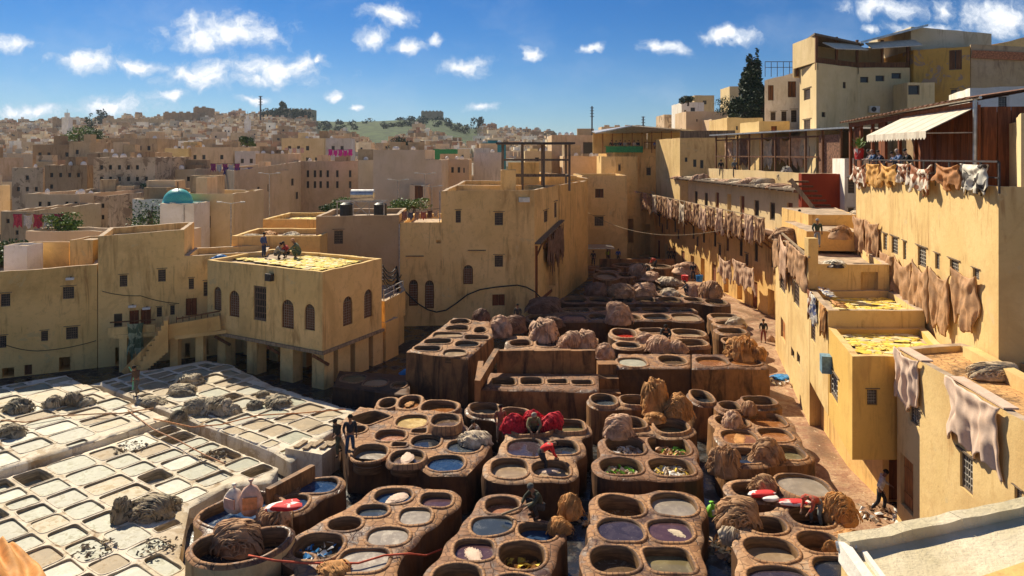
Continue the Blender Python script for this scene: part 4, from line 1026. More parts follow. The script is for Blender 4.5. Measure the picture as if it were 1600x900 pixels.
# walled basin
tb = thing('walled_vats', 'sunken row of small vats enclosed by a high brown wall', 'dye vats', (*P(840, 612, 1.9), 0))
bw = MB(); a, b = P(776, 555, 2.95), P(936, 562, 2.95); a = (a[0], 39.4); b = (b[0], 39.6)
for k in range(8):
    s, e = k / 8, (k + 1) / 8; x0, x1 = a[0] + (b[0] - a[0]) * s, a[0] + (b[0] - a[0]) * e
    bw.box(((x0 + x1) / 2, 39.5, 1.5), (x1 - x0, .32, 2.95 + .03 * (k % 3)), 0)
p0 = P(750, 608, 1.9); bw.beam((p0[0] - .1, p0[1] - .6, 1.2), (p0[0] - .1, 39.4, 1.2), .3, 2.4); bw.beam((p0[0] - .1, p0[1] - .6, 2.3), (a[0], 39.4, 2.85), .3, .5)
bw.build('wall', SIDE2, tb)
vb('walled', 'low row of four small square vats inside the walled basin', 1.9, [V(768, 805, 591, 602, 'olive', .3, n=4), V(814, 847, 590, 601, 'brown', .25, n=4), V(856, 886, 592, 601, 'dark', .3, n=5), V(894, 925, 594, 602, 'dark', .35, n=5)], (SIDE2, TOP, RIM, INNER),
   outline=PX(1.9, (752, 608), (936, 612), (936, 584), (766, 582)), rimw=.15)
vb('grey_rim', 'clay block with the silvery scum vat at the head of the steps', 2.0, [V(967, 1009, 559, 573, 'l1', .06), V(1031, 1071, 557, 570, 'brown', .2)], (SIDE, TOPS, RIM, INNER), outline=PX(2.0, (962, 575), (1079, 575), (1079, 553), (966, 552)), rimw=.18)
vb('streaked', 'long streaked clay block with two tan vats, orange hides at its right end', 2.02, [V(1089, 1135, 558, 572, 'rust', .1), V(1140, 1188, 560, 572, 'rust', .1)], (SIDE2, TOP, RIM, INNER), outline=PX(2.0, (1081, 576), (1202, 576), (1190, 553), (1081, 553)), rimw=.18)
st = thing('clay_steps', 'three brown clay steps between the walled basin and the scum vat', 'steps', (*P(950, 610, 0), 0))
for k in range(4):
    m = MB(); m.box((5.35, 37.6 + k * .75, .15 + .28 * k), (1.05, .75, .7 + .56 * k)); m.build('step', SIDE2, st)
vb('row_a', 'vat row with pale hide heaps behind the high brown wall', 2.0, [V(797, 830, 531, 541, 'rust', .3), V(838, 872, 532, 542, 'dark', .15), V(882, 915, 534, 543, 'brown', .2)], TM, outline=PX(2, (786, 549), (935, 556), (935, 528), (792, 524)), rimw=.18)
vb('row_b', 'vat row with the bright red dye vat', 2.0, [V(958, 992, 515, 528, 'red', .22, .1), V(964, 999, 535, 545, 'dark', .2), V(1000, 1036, 514, 521, 'brown', .3, n=4), V(1053, 1099, 515, 527, 'tan', .25, .06), V(1058, 1103, 531, 542, 'tan', .3, .06), V(1010, 1045, 530, 542, 'brown', .3)], TM, .3, rimw=.2)
vb('row_c', 'long shaded vat row, one vat mirroring the sky', 2.0, [V(880, 920, 481, 488, 'brown', .15, n=3), V(875, 915, 492, 502, 'blue', .05, n=3), V(920, 952, 491, 501, 'brown', .2), V(925, 948, 481, 487, 'blue', .2), V(838, 874, 481, 488, 'dark', .2), V(826, 868, 492, 502, 'dark', .2),
    V(955, 998, 481, 488, 'brown', .2), V(960, 1000, 491, 501, 'brown', .2), V(1003, 1043, 481, 488, 'dark', .2, n=3), V(1006, 1045, 491, 501, 'dark', .2, n=3), V(1048, 1084, 481, 488, 'grey', .15, n=3), V(1051, 1092, 491, 502, 'tan', .1, n=3)], TM, .28, rimw=.17)
vb('column_d', 'narrow clay block of three vats beside the path, white hide on its edge', 2.0, [V(1113, 1152, 490, 500, 'tan', .2, n=3), V(1119, 1158, 502, 509, 'brown', .3, n=3), V(1123, 1163, 513, 522, 'olive', .25, n=3), V(1132, 1168, 528, 537, 'brown', .3, n=3)], TL, .3, rimw=.17)
vb('row_e', 'vat row in front of the bristly dark hide heaps', 2.0, [V(880, 916, 464, 473, 'dark', .2), V(920, 952, 464, 473, 'dark', .2), V(955, 988, 464, 473, 'dark', .2), V(992, 1026, 464, 473, 'brown', .2), V(1030, 1064, 464, 473, 'brown', .25), V(1068, 1099, 464, 473, 'brown', .25), V(1102, 1136, 467, 477, 'brown', .2), V(1028, 1057, 455, 461, 'tan', .2)], TM, .28, rimw=.16)
vb('row_f', 'distant vat block lit by the sun with pale skins in its vats', 1.9, [V(932, 962, 426, 436, 'tan', .2), V(968, 985, 426, 433, 'brown', .2), V(934, 966, 418, 424, 'tan', .2), V(1026, 1057, 432, 445, 'tan', .2), V(992, 1010, 437, 443, 'brown', .2), V(990, 1012, 424, 430, 'brown', .2)], TL, .3, rimw=.16)
vb('row_g', 'farthest low vat row before the dark passage', 1.7, [V(1018, 1046, 413, 419, 'brown', .2), V(960, 985, 412, 416, 'brown', .2), V(990, 1012, 411, 416, 'tan', .2)], TL, .3, rimw=.16)
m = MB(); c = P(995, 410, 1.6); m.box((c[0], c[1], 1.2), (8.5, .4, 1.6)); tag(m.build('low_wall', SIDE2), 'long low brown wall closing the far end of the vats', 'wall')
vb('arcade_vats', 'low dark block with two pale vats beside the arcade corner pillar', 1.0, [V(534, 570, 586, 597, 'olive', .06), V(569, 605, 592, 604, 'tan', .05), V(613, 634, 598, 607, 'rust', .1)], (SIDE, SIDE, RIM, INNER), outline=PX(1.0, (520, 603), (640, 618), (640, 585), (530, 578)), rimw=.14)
vb('rust_tubs', 'two round rust orange tubs at the foot of the tall stained block', 1.35, [V(623, 658, 618, 640, 'rust', .15, .12), V(659, 714, 627, 646, 'rust', .15, .12), V(593, 619, 622, 637, 'brown', .3, .1)], TM, .26, rimw=.2)
vb('blue_pair', 'clay block with two bright indigo vats behind a straight raised wall', 1.55, [V(469, 528, 747, 773, 'blue', .08), V(436, 480, 774, 800, 'blue', .08)], TS, .3)
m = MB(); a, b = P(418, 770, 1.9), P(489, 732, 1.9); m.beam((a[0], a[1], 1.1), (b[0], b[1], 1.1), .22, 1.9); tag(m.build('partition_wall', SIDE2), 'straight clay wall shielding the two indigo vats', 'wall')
def polybasin(pts, z, liq, depth, rz=0.0): 
    q = resample(ccw([P(a, b, z) for a, b in pts]), .25); q = np.array(q)
    for _ in range(3): q = (np.roll(q, 1, 0) + 2 * q + np.roll(q, -1, 0)) / 4
    return dict(poly=[tuple(a) for a in q], liq=liq, depth=depth, **{'raise': rz})
block('curved_tub', 'big curved tub of indigo water and hides with a lit yellow outer wall', 'dye vats', [
    polybasin([(304, 806), (318, 796), (345, 790), (366, 774), (395, 766), (425, 772), (446, 784), (451, 800), (430, 812), (395, 818), (365, 822), (338, 826), (314, 818)], 1.75, 'blue', .3),
    polybasin([(297, 862), (303, 847), (326, 836), (352, 834), (390, 832), (430, 826), (452, 822), (452, 842), (438, 856), (402, 874), (346, 884), (312, 880)], 1.75, 'dark', .55)], 1.75, mats=(plaster('yellow stained tub wall', (.60, .42, .20), (.20, .12, .06), .7), TOP, TOP, INNER), margin=.22, rimw=.15, gap=.28)
vb('bottom_tub', 'square tub of wet brown scraps at the bottom edge of the yard', 1.2, [V(392, 482, 866, 905, 'brown', .4, n=6, rot=-10)], TM, .25)
# ================================================================== BUILDINGS ROUND THE YARD
def W(kind, *b): return (kind,) + b
# left wall
b0, b1, b2, b3 = (-43.0, 38.6), (-31.8, 43.8), (-27.1, 46.0), (-22.4, 48.1)
building('ochre_house', 'low ochre house at the far left with square grilled windows', 'house', [b0, b2, (-30.5, 53), (-46, 46)], 0, [6.35, 6.75, 6.75, 6.35],
    {0: [W('grid', 1, 16, 459, 479), W('grid', 98, 116, 448, 467), W('grid', 64, 75, 517, 533), W('grid', 103, 122, 511, 530), W('grid', -6, 10, 525, 544), W('open', 3, 22, 577, 592), W('open', 92, 110, 562, 584), W('door', 38, 50, 570, 586)]}, YEL2, cap=ROOFT)
def chimney(name, label, x0, x1, y0, z0, Y, dep, mat, cat='rooftop block'):
    X0, X1 = (x0 - 800) * Y / F, (x1 - 800) * Y / F
    return building(name, label, cat, rect((X0, Y), (X1, Y), dep), z0, ZA(y0, Y), {}, mat, drop=.12, par=.12)
chimney('roof_shaft', 'pale square shaft standing on the low ochre house roof', 6, 42, 384, 6.1, 46.2, 1.6, WHITEP)
chimney('roof_wall', 'ochre roof wall between the pale shaft and a darker block', 43, 108, 379, 6.1, 48.6, .7, YEL2)
chimney('roof_block', 'ochre stair block at the right end of the low house roof', 109, 145, 375, 6.1, 47.6, 2.2, YEL)
building('ochre_house', 'tall plain ochre house with two small windows high on its wall', 'house', [(-27.05, 46.0), b3, (-24.2, 53.6), (-29.4, 51.5)], 0, [8.6, 8.8, 8.8, 8.6],
    {0: [W('grid', 187, 199, 430, 448), W('grid', 247, 259, 421, 440), W('plainw', 178, 191, 490, 511), W('wdoor', 202, 217, 485, 508), W('wdoor', 220, 236, 483, 507), W('grid', 245, 253, 480, 495), W('grid', 266, 273, 477, 492), W('open', 180, 200, 543, 571)]}, YEL)
building('ochre_house', 'narrow ochre link between the tall house and the arcade building', 'house', [b3, (-17.5, 50.2), (-18.5, 54), (-23.6, 52.4)], 0, 7.0, {0: [W('grid', 295, 303, 435, 452), W('wdoor', 290, 308, 466, 493), W('grid', 318, 325, 440, 463), W('open', 268, 276, 540, 563), W('open', 310, 326, 540, 566)]}, YEL)
# stair and gallery in front of it
sg = thing('stair_gallery', 'ochre outside stair and balcony with a spotted cloth hanging over it', 'staircase', (-21.5, 45.2, 0))
m = MB()
for k in range(12):
    s = k / 12; x = -23.6 + 1.75 * s; y = 43.6 + .9 * s; m.box((x + .1, y + .2, .12 + .22 * k), (.24, 1.2, .26 + .40 * k * .4), .4)
m.build('steps', YEL2, sg)
m = MB(); m.beam((-23.8, 43.4, .35), (-21.7, 44.5, 2.75), .18, .75); m.build('stair_parapet', YEL2, sg)
m = MB(); m.beam((-21.7, 44.5, 2.75), (-18.9, 45.6, 3.05), .2, .9); m.build('gallery_parapet', YEL2, sg)
m = MB(); m.beam((-21.7, 45.4, 2.35), (-18.9, 46.6, 2.45), 2.0, .22); m.beam((-25.6, 45.6, 2.3), (-22.0, 46.6, 2.3), 1.5, .22); m.beam((-25.8, 45.0, 2.55), (-23.2, 45.8, 2.6), .18, .6); m.build('deck', YEL, sg)
for x, y in ((-21.5, 45.0), (-20.1, 45.5), (-24.9, 45.3), (-19.0, 46.3)):
    m = MB(); m.box((x, y, 1.15), (.5, .5, 2.3)); m.build('post', YEL, sg)
m = MB(); m.beam((-21.4, 44.9, 3.45), (-19, 45.8, 3.75), .06, .08); m.beam((-25.7, 45, 3.2), (-23.2, 45.8, 3.2), .06, .08)
for s in np.linspace(0, 1, 8): m.beam((-21.4 + 2.4 * s, 44.9 + .9 * s, 2.9), (-21.4 + 2.4 * s, 44.9 + .9 * s, 3.6), .04)
m.build('railing', WOODB, sg)
SPOT = hide_mat('cloth with green and white spots', (.34, .36, .22), .3, (.10, .13, .07))
hang((-24.2, 45.3), 3.15, .95, 2.4, (.93, .37), SPOT, 'spotted green and white cloth hung over the balcony by the stair', proto=4, off=.12, name='hanging_cloth', cat='cloth')

# arcade building: upper floor on pillars
a0, a1, a2, a3 = (-20.2, 46.7), (-11.2, 41.6), (-8.7, 47.0), (-17.7, 52.1)
ar = building('arcade_building', 'ochre building on square pillars with arched grilled windows and skins drying on its roof', 'building', [a0, a1, a2, a3], 2.3, [6.95, 7.0, 7.0, 6.95],
    {0: [W('arch', 334, 346, 448, 485), W('arch', 358, 374, 454, 495), W('tall', 396, 416, 447, 501), W('arch', 440, 459, 468, 513), W('arch', 476, 492, 475, 516)],
     1: [W('arch', 536, 551, 463, 508), W('arch', 569, 582, 452, 496)]}, YEL, drop=.30, par=.25, cap=YEL3)
m = MB(); Vv, Fc = fill([a0, a1, a2, a3]); m.add([(x, y, 2.3) for x, y in Vv], [f[::-1] for f in Fc]); m.build('ceiling', YEL2, ar)
def along(p, q, s, off=0.0):
    L = math.hypot(q[0] - p[0], q[1] - p[1]); n = (-(q[1] - p[1]) / L * off, (q[0] - p[0]) / L * off); return (p[0] + (q[0] - p[0]) * s + n[0], p[1] + (q[1] - p[1]) * s + n[1])
angA = math.atan2(a1[1] - a0[1], a1[0] - a0[0])
for s, o, wd in ((.12, .5, .8), (.40, .5, .9), (.70, .5, 1.1), (.955, .5, 1.0), (.05, 3.2, .8), (.30, 3.2, .9), (.55, 3.2, .9), (.80, 3.2, .9)):
    q = along(a0, a1, s, o); m = MB(); m.box((q[0], q[1], 1.09), (wd, .8, 2.4), angA, 0, .03); m.build('pillar', YEL, ar)
for s, o, wd in ((.36, .45, 1.1), (.66, .45, 1.3), (.95, .45, 1.0)):
    q = along(a1, a2, s, o); m = MB(); m.box((q[0], q[1], 1.1), (.8, wd, 2.38), angA + rad(0), 0, .03); m.build('pillar', YEL, ar)
for p, q in ((a0, a1), (a1, a2)):
    m = MB(); u, v = along(p, q, -.02, -.07), along(p, q, 1.02, -.07); m.beam((*u, 2.22), (*v, 2.22), .16, .18); m.build('beam', WOODP, ar)
for p, q, s in ((a0, a1, .15), (a0, a1, .62), (a1, a2, .02), (a0, a1, .99)):
    u = along(p, q, s, .1); m = MB(); m.beam((u[0] - .5, u[1] - .3, 2.12), (u[0] + .35, u[1] + .1, 1.45), .14, .16); m.build('brace', WOODB, ar)
m = MB(); u = along(a0, a1, .585, -.16); m.box((u[0], u[1], 6.35), (.5, .3, .45), angA); m.build('floodlight', IRON, ar)
building('arcade_back_wall', 'shaded ochre wall behind the arcade pillars', 'wall', [(-21.5, 52.0), (-17.3, 52.4), (-8.5, 47.4), (-7.9, 49.0), (-17.0, 54), (-21.5, 53)], 0, 2.6, {1: [W('open', 'm', 2, 0, 1.2, 2.1), W('open', 'm', 5.6, 0, 1.2, 2.1), W('open', 'm', 8.4, 0, 1.1, 2.0)]}, YEL2, noroof=True)
# skins drying on the arcade roof
def skins_patch(pts, z, label):
    Vv, Fc = fill(ccw(pts)); c = np.mean(np.array(pts), 0); t = None
    rng = np.random.RandomState(int(abs(pts[0][0] * 10)) + 3); P_ = ccw(pts); lo = np.min(P_, 0); hi = np.max(P_, 0); m = MB()
    V0, F0 = fill(P_); m.add([(x, y, z + .004) for x, y in V0], F0, 0)
    for _ in range(int((hi[0] - lo[0]) * (hi[1] - lo[1]) * 16)):
        x, y = rng.uniform(lo, hi)
        if not inside(P_, [(x, y)])[0]: continue
        n = 7; r = rng.uniform(.16, .30, n); a0_ = rng.uniform(0, 6); zz = z + rng.uniform(.01, .05)
        m.add([(x, y, zz + .03)] + [(x + r[k] * math.cos(a0_ + k * 6.283 / n) * 1.3, y + r[k] * math.sin(a0_ + k * 6.283 / n), zz + rng.uniform(-.01, .03)) for k in range(n)], [(0, 1 + k, 1 + (k + 1) % n) for k in range(n)], rng.choice([0, 0, 1, 2]))
    o = m.build('drying_skins', [YH, YH2, YH3], None); o.location = (0, 0, 0); return tag(o, label, 'skins', 'scraps of skin drying on the roofs', 'stuff')
YH2 = hide_mat('yellow dried scraps', (.80, .56, .08), .2); YH3 = hide_mat('pale dried scraps', (.72, .60, .34), .2)
skins_patch([P(352, 403, 6.72), P(500, 423, 6.72), P(584, 404, 6.72), P(500, 397, 6.72), P(470, 402, 6.72), P(440, 407, 6.72), P(400, 404, 6.72)], 6.72, 'yellow skin scraps spread over the arcade roof')
building('roof_terrace_house', 'low ochre roof terrace with hides behind the arcade roof', 'house', rect((-21.3, 53.5), (-14.6, 53.5), 5.5), 0, 7.75, {}, YEL2, cap=YEL3)
building('roof_terrace_house', 'ochre house with a yellow drying floor beyond the terrace', 'house', rect((-21.4, 60.5), (-16.0, 60.5), 7), 0, 8.35, {}, YEL2, cap=YEL3)
skins_patch([(-20.5, 61.5), (-16.6, 61.5), (-16.6, 66.6), (-20.5, 66.6)], 7.93, 'yellow scraps on the farther small square roof')
building('ochre_house', 'plain brownish house under the silver water tank', 'house', [(-15.45, 55.5), (-9.15, 56.9), (-9.6, 64), (-16, 63)], 0, 9.05, {0: [W('grid', 522, 536, 360, 381), W('open', 560, 612, 500, 522)]}, plaster('dun plaster', (.44, .30, .16), (.25, .16, .09), .5))
# passage wing between arcade and centre house
building('passage_wing', 'low ochre wing with a white rail between arcade and arched windows', 'house', [(-8.6, 47.6), (-7.8, 51.5), (-9.0, 56.4), (-12, 56), (-11.5, 50)], 2.2, 4.0, {}, YEL2)
building('shaded_annex', 'shaded opening under the low ochre wing', 'house', [(-8.4, 50.5), (-8.0, 52.2), (-8.7, 56.6), (-11.5, 56), (-11, 50.5)], 0, 2.25, {}, YEL2, noroof=True)
m = MB()
for z in (4.35, 4.7): m.tube([(-8.7, 47.8, z), (-7.95, 51.4, z)], .035)
for s in (0, .5, 1): m.tube([(-8.7 + .75 * s, 47.8 + 3.6 * s, 3.9), (-8.7 + .75 * s, 47.8 + 3.6 * s, 4.75)], .035)
tag(m.build('railing', IRONL), 'white pipe railing on the low ochre wing', 'railing')

# centre house
building('ochre_house', 'left half of the centre house with twin arched windows and a laundry terrace', 'house', [(-9.1, 57.0), (-5.75, 57.35), (-5.6, 66), (-9.3, 66)], 0, 8.4, {0: [W('arch', 639, 653, 437, 478), W('arch', 664, 678, 438, 482), W('niche', 686, 693, 375, 380)]}, YEL, cap=YEL3)
building('ochre_house', 'tall centre house with four small windows and a lamp on its corner', 'house', [(-5.75, 57.3), (1.85, 58.2), (4.4, 67.0), (-5.5, 67)], 0, [10.95, 11.0, 11.0, 11.0], {0: [W('grid', 712, 720, 329, 348), W('grid', 773, 786, 332, 352), W('arch', 724, 739, 414, 444), W('grid', 773, 786, 399, 417), W('wdoor', 769, 789, 460, 478)],
    1: [W('grid', 850, 856, 329, 347), W('grid', 866, 870, 316, 340), W('open', 858, 868, 410, 450)]}, YEL)
m = MB(); m.box((1.0, 58.0, 10.2), (.9, .3, .4), .1); tag(m.build('floodlight', METAL), 'dark floodlight on the upper corner of the centre house', 'lamp')
chimney('roof_turret', 'small ochre turret on the roof of the centre house', 782, 806, 266, 10.5, 63, 2.4, YEL)
building('ochre_house', 'ochre back wing with the timber pergola standing on it', 'house', [(-5.4, 67.2), (4.6, 67.2), (8.3, 78), (-5.4, 78)], 0, 11.0, {}, YEL2)
building('ochre_house', 'blank ochre wall between the pergola and the two window tower', 'house', [(3.6, 76.5), (8.55, 79), (8.3, 88), (2, 86)], 0, [11.9, 11.2, 11.2, 11.9], {}, YEL2)
building('long_side_wing', 'low shaded wing with brown hides along the left of the vats', 'house', [(4.42, 67.1), (8.7, 92.5), (6, 93), (2.5, 67.5)], 0, 8.2, {0: [W('open', 'm', 3 + 4.2 * k, .1, 1.3, 2.4) for k in range(5)] + [W('grid', 'm', 4 + 4.2 * k, 4.6, .8, 1.2) for k in range(5)]}, YEL2)
pg = thing('pergola', 'tall timber pergola with a flat roof on the centre house', 'pergola', (2, 68, 10.6))
for x in (-.9, 1.0, 3.0, 5.4):
    for y in (66.2, 70.5): m = MB(); m.beam((x, y, 10.5), (x, y, 14.9), .20); m.build('post', WOODG, pg)
for z in (11.9, 13.4):
    m = MB(); m.beam((-1, 66.2, z), (5.5, 66.2, z), .12, .16); m.beam((-1, 70.5, z), (5.5, 70.5, z), .12, .16); m.beam((5.4, 66.2, z), (5.4, 70.5, z), .12, .16); m.build('rail', WOODG, pg)
m = MB(); m.box((2.2, 68.3, 14.98), (7.4, 5.2, .18)); m.build('roof', IRON, pg)
m = MB(); m.box((1.2, 72.5, 12.0), (3.2, .5, 2.2)); m.build('back_wall', YEL, pg)
ORD2 = 'first second third fourth fifth sixth seventh eighth ninth'.split()
# timber lean-to on the right side of the centre house
lt = thing('timber_lean_to', 'slanting timber canopy with dark hides on the corner of the centre house', 'canopy', (3, 60, 0))
m = MB(); m.beam((1.95, 58.3, 6.55), (4.6, 67.6, 7.6), .9, .12); m.build('canopy_roof', WOODG, lt)
for s in (0.05, .3, .55, .8): m = MB(); m.beam((1.95 + 2.6 * s, 58.4 + 9 * s, 5.4 + s), (2.4 + 2.6 * s, 58.3 + 9 * s, 6.5 + s), .10, .14); m.build('brace', WOODB, lt)
m = MB(); m.beam((2.0, 58.6, 1.5), (2.0, 58.6, 6.3), .28, .28); m.beam((2.0, 58.6, 1.5), (3.6, 64.5, 1.5), .2, .28); m.build('frame', WOODR, lt)
for k in range(9):
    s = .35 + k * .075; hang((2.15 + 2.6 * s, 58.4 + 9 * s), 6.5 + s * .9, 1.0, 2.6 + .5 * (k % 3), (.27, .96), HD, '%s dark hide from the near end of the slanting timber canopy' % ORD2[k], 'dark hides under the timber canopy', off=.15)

# tower with two windows and what lies right of it
building('ochre_tower', 'square ochre tower with two windows at the far end of the yard', 'tower', [(8.75, 88.0), (14.4, 88.0), (14.5, 97), (8.45, 97)], 0, 11.25, {0: [W('shut', 930, 943, 295, 309), W('grid', 929, 943, 338, 353)], 3: [W('plainw', 'm', 4.5, 6, .8, 1.2)]}, YEL, cap=BROWNP)
building('ochre_house', 'shaded wall with tall doorways right of the ochre tower', 'house', [(14.45, 94.0), (19.4, 95.5), (20.2, 104), (14.5, 104)], 0, 8.7, {0: [W('open', 981, 990, 342, 380), W('open', 1000, 1016, 350, 400), W('plainw', 984, 994, 292, 302)]}, YEL2)
building('cafe_building', 'ochre building carrying the crowded roof cafe', 'building', [(14.5, 99.5), (24.0, 99.5), (26, 110), (13.5, 110)], 0, 14.7, {0: [W('plainw', 1029, 1036, 243, 253), W('grid', 1010, 1017, 262, 274)]}, YEL2)
building('cafe_annex', 'lower left annex of the cafe building with one slit window', 'building', [(12.8, 101), (14.45, 98.2), (17.6, 98.6), (18, 108), (13, 108)], 0, 13.6, {1: [W('grid', 966, 970, 257, 267)]}, YEL)
cf = thing('roof_cafe', 'roof cafe with wooden posts under a sloping tin roof, people at its rail', 'cafe', (18, 101, 14.2))
m = MB()
vs = [(11.6, 97.5, 16.9), (16.5, 96.5, 17.9), (24.3, 98.5, 17.4), (27.5, 99, 17.0), (27, 106, 17.3), (12, 106, 17.4)]
m.add(vs + [(x, y, z - .14) for x, y, z in vs], [(0, 1, 2, 3, 4, 5), (11, 10, 9, 8, 7, 6)] + [(i, i + 6, (i + 1) % 6 + 6, (i + 1) % 6) for i in range(6)]); m.build('roof', METAL, cf)
for k in range(9): x = 12.8 + k * 1.38; m = MB(); m.beam((x, 99.2, 14.1), (x, 99.2, 17.1 + .06 * k), .10); m.build('post', WOODR, cf)
m = MB(); m.box((16, 104.5, 15.6), (8, .3, 3.2)); m.box((22.5, 104, 15.6), (5, .3, 3.2)); m.build('back_wall', YEL3, cf)
m = MB(); m.beam((13, 98.9, 15.0), (18.4, 98.9, 15.0), .08); m.box((15.8, 98.95, 14.55), (5.2, .06, .8)); m.build('green_screen', GREEND, cf)
m = MB(); m.beam((18.6, 99.3, 15.6), (24, 99.3, 15.6), .1)
for k in range(18): m.beam((18.7 + k * .3, 99.3, 14.6), (18.7 + k * .3, 99.3, 15.6), .05)
m.build('railing', WOODR, cf)
building('beige_house', 'sunlit beige house with three tiny windows left of the hide scaffold', 'house', [(20.4, 85.5), (26.5, 83.5), (28, 92), (19.8, 97)], 6, 15.9, {0: [W('plainw', 1083, 1088, 249, 261), W('plainw', 1094, 1099, 250, 263), W('plainw', 1070, 1074, 246, 253)]}, YEL3)
m = MB()
for k in range(8): a_ = (20.5 + k * .85, 85.6 - k * .29); m.beam((*a_, 15.8), (*a_, 16.7), .09)
m.beam((20.5, 85.6, 16.7), (26.5, 83.6, 16.7), .1, .12); m.beam((20.5, 85.6, 16.25), (26.5, 83.6, 16.25), .05, .9); tag(m.build('railing', WOODG), 'grey board railing on the roof of the sunlit beige house', 'railing')

# gallery building along the path
g0, g1 = (19.0, 100.0), (22.4, 57.6)
ws = []
for k in range(12):
    u = 3.0 + k * 3.35
    ws.append(W('open' if k % 3 != 1 else 'wdoor', 'm', u, .05, 1.25, 2.5 - .1 * (k % 3)))
    if k % 2: ws.append(W('grid', 'm', u + 1.6, 3.6, .8, 1.1))
    ws.append(W('plainw' if k % 4 else 'door', 'm', u + .3, 4.3, .8, 1.7))
building('gallery_building', 'long ochre workshop wing with many doorways below the line of hanging hides', 'building', [g0, g1, (28, 57), (28, 100)], 0, 7.35, {0: ws}, YEL2, drop=.2, par=.2)
gr = thing('gallery', 'timber gallery rail with struts along the long workshop wing', 'gallery', (20, 78, 7.2))
def gp(s, off=-.95): return along(g0, g1, s, off)
m = MB(); u, v = gp(0), gp(1); m.beam((*u, 7.32), (*v, 7.32), 1.9, .14); m.build('deck', WOODB, gr)
m = MB(); u, v = gp(0, -1.85), gp(1, -1.85); m.beam((*u, 8.75), (*v, 8.75), .09, .09); m.beam((*u, 8.1), (*v, 8.1), .07, .07); m.build('rail', WOODP, gr)
for k in range(20):
    s = k / 19; u = gp(s, -1.85); w_ = gp(s, .05)
    m = MB(); m.beam((*u, 7.3), (*u, 8.8), .09); m.build('post', WOODG, gr)
    m = MB(); m.beam((*u, 7.25), (w_[0], w_[1], 5.7), .11, .13); m.build('strut', WOODB, gr)
dG = ((g1[0] - g0[0]), (g1[1] - g0[1])); LG = math.hypot(*dG); dG = (dG[0] / LG, dG[1] / LG)
ORD = 'first second third fourth fifth sixth seventh eighth ninth tenth eleventh twelfth thirteenth fourteenth fifteenth sixteenth seventeenth eighteenth nineteenth'.split()
for k in range(19):
    s = .06 + .93 * k / 18; u = gp(s, -1.9)
    hang(u, 8.82, 1.95, 2.45 + .25 * math.sin(k * 2.3), dG, [HT, HT, HP, HT, HCR][k % 5] if k % 7 else HP, '%s tan hide from the far end of the gallery rail' % ORD[k], 'tan hides hanging along the gallery rail', off=.02)
ws = []
for k in range(9): ws.append(W(('wdoor', 'plainw', 'plainw', 'wdoor', 'open')[k % 5], 'm', 2.4 + k * 3.2, 7.5 if k % 5 in (0, 3, 4) else 8.0, 1.0, 2.3 if k % 5 in (0, 3, 4) else 1.6))
u0, u1 = (21.0, 88.0), (24.0, 57.4)
building('upper_workshop', 'cream upper workshop with dark doorways above the line of hides', 'building', [u0, u1, (29, 57.2), (27, 88)], 7.15, 10.95, {0: ws}, CREAM, drop=.1, par=.1, roof=ROOFT)
m = MB(); m.beam((20.5, 88, 11.02), (23.5, 57.2, 11.02), 1.3, .12, 0)
for k in range(24): s = k / 23; m.beam((19.8 + 3 * s, 88 - 30.8 * s, 10.88), (21.6 + 3 * s, 88 - 30.6 * s, 10.88), .12, .12)
tag(m.build('eaves', WOODG), 'thin eaves of round beams under the hides on the upper workshop', 'eaves')
building('parapet_wall', 'low cream wall behind the hides laid on the upper workshop roof', 'wall', [(22.8, 82), (25.6, 58.2), (26.1, 58.2), (23.3, 82)], 10.9, 12.3, {}, CREAM, drop=.02, par=.1)
for k in range(15):
    s = k / 14; Y = 86 - 28 * s; X = 21.0 + 3 * s + R.uniform(-.3, .5)
    o = link('hide_pile', PILES[(k * 3) % 10], None, (X, Y, 10.95), R.uniform(0, 6), (R.uniform(1.6, 2.8), R.uniform(1.0, 1.8), R.uniform(.25, .55) if k not in (3, 9, 10) else .8), HCR if k % 3 else HP)
    tag(o, '%s pale hide from the far end of the upper workshop roof' % ORD[k], 'hide', 'pale hides spread on the upper workshop roof')

# scaffold shed
sh = thing('hide_drying_shed', 'long open timber shed full of drying hides above the upper workshop', 'shed', (25, 66, 11.5))
s0, s1 = (23.2, 80.0), (27.1, 58.0)
def sp(s, off=0.0): return along(s0, s1, s, off)
for k in range(10): u = sp(k / 9); m = MB(); m.beam((*u, 11.6), (*u, 16.0), .16); m.build('post', WOODB, sh)
for z in (11.9, 13.7, 15.5): m = MB(); m.beam((*sp(0), z), (*sp(.86), z), .10, .14); m.build('rail', WOODB, sh)
m = MB(); m.beam((*sp(-.04, 2.2), 16.1), (*sp(1.04, 2.2), 16.1), 5.2, .14); m.build('roof', METAL, sh)
m = MB(); m.beam((*sp(0, 4.2), 13.8), (*sp(1, 4.2), 13.8), .2, 4.6); m.build('back_wall', BROWNP, sh)
m = MB(); m.beam((*sp(0, 2.2), 11.55), (*sp(1, 2.2), 11.55), 4.4, .12); m.build('floor', WOODG, sh)
m = MB(); u, v = sp(.86, .1), sp(.99, .1); m.beam((*u, 13.8), (*v, 13.8), .05, 3.6); m.build('canvas', RUST, sh)
dS = (s1[0] - s0[0], s1[1] - s0[1]); LS = math.hypot(*dS); dS = (dS[0] / LS, dS[1] / LS)
for k in range(12): hang(sp(.04 + k * .073, 1.3), 15.7, 2.0, 2.4 + .8 * (k % 3) / 2, dS, [HP, HCR, HD, HT][k % 4], '%s hide from the left inside the open timber shed' % ORD[k], 'hides drying inside the timber shed')
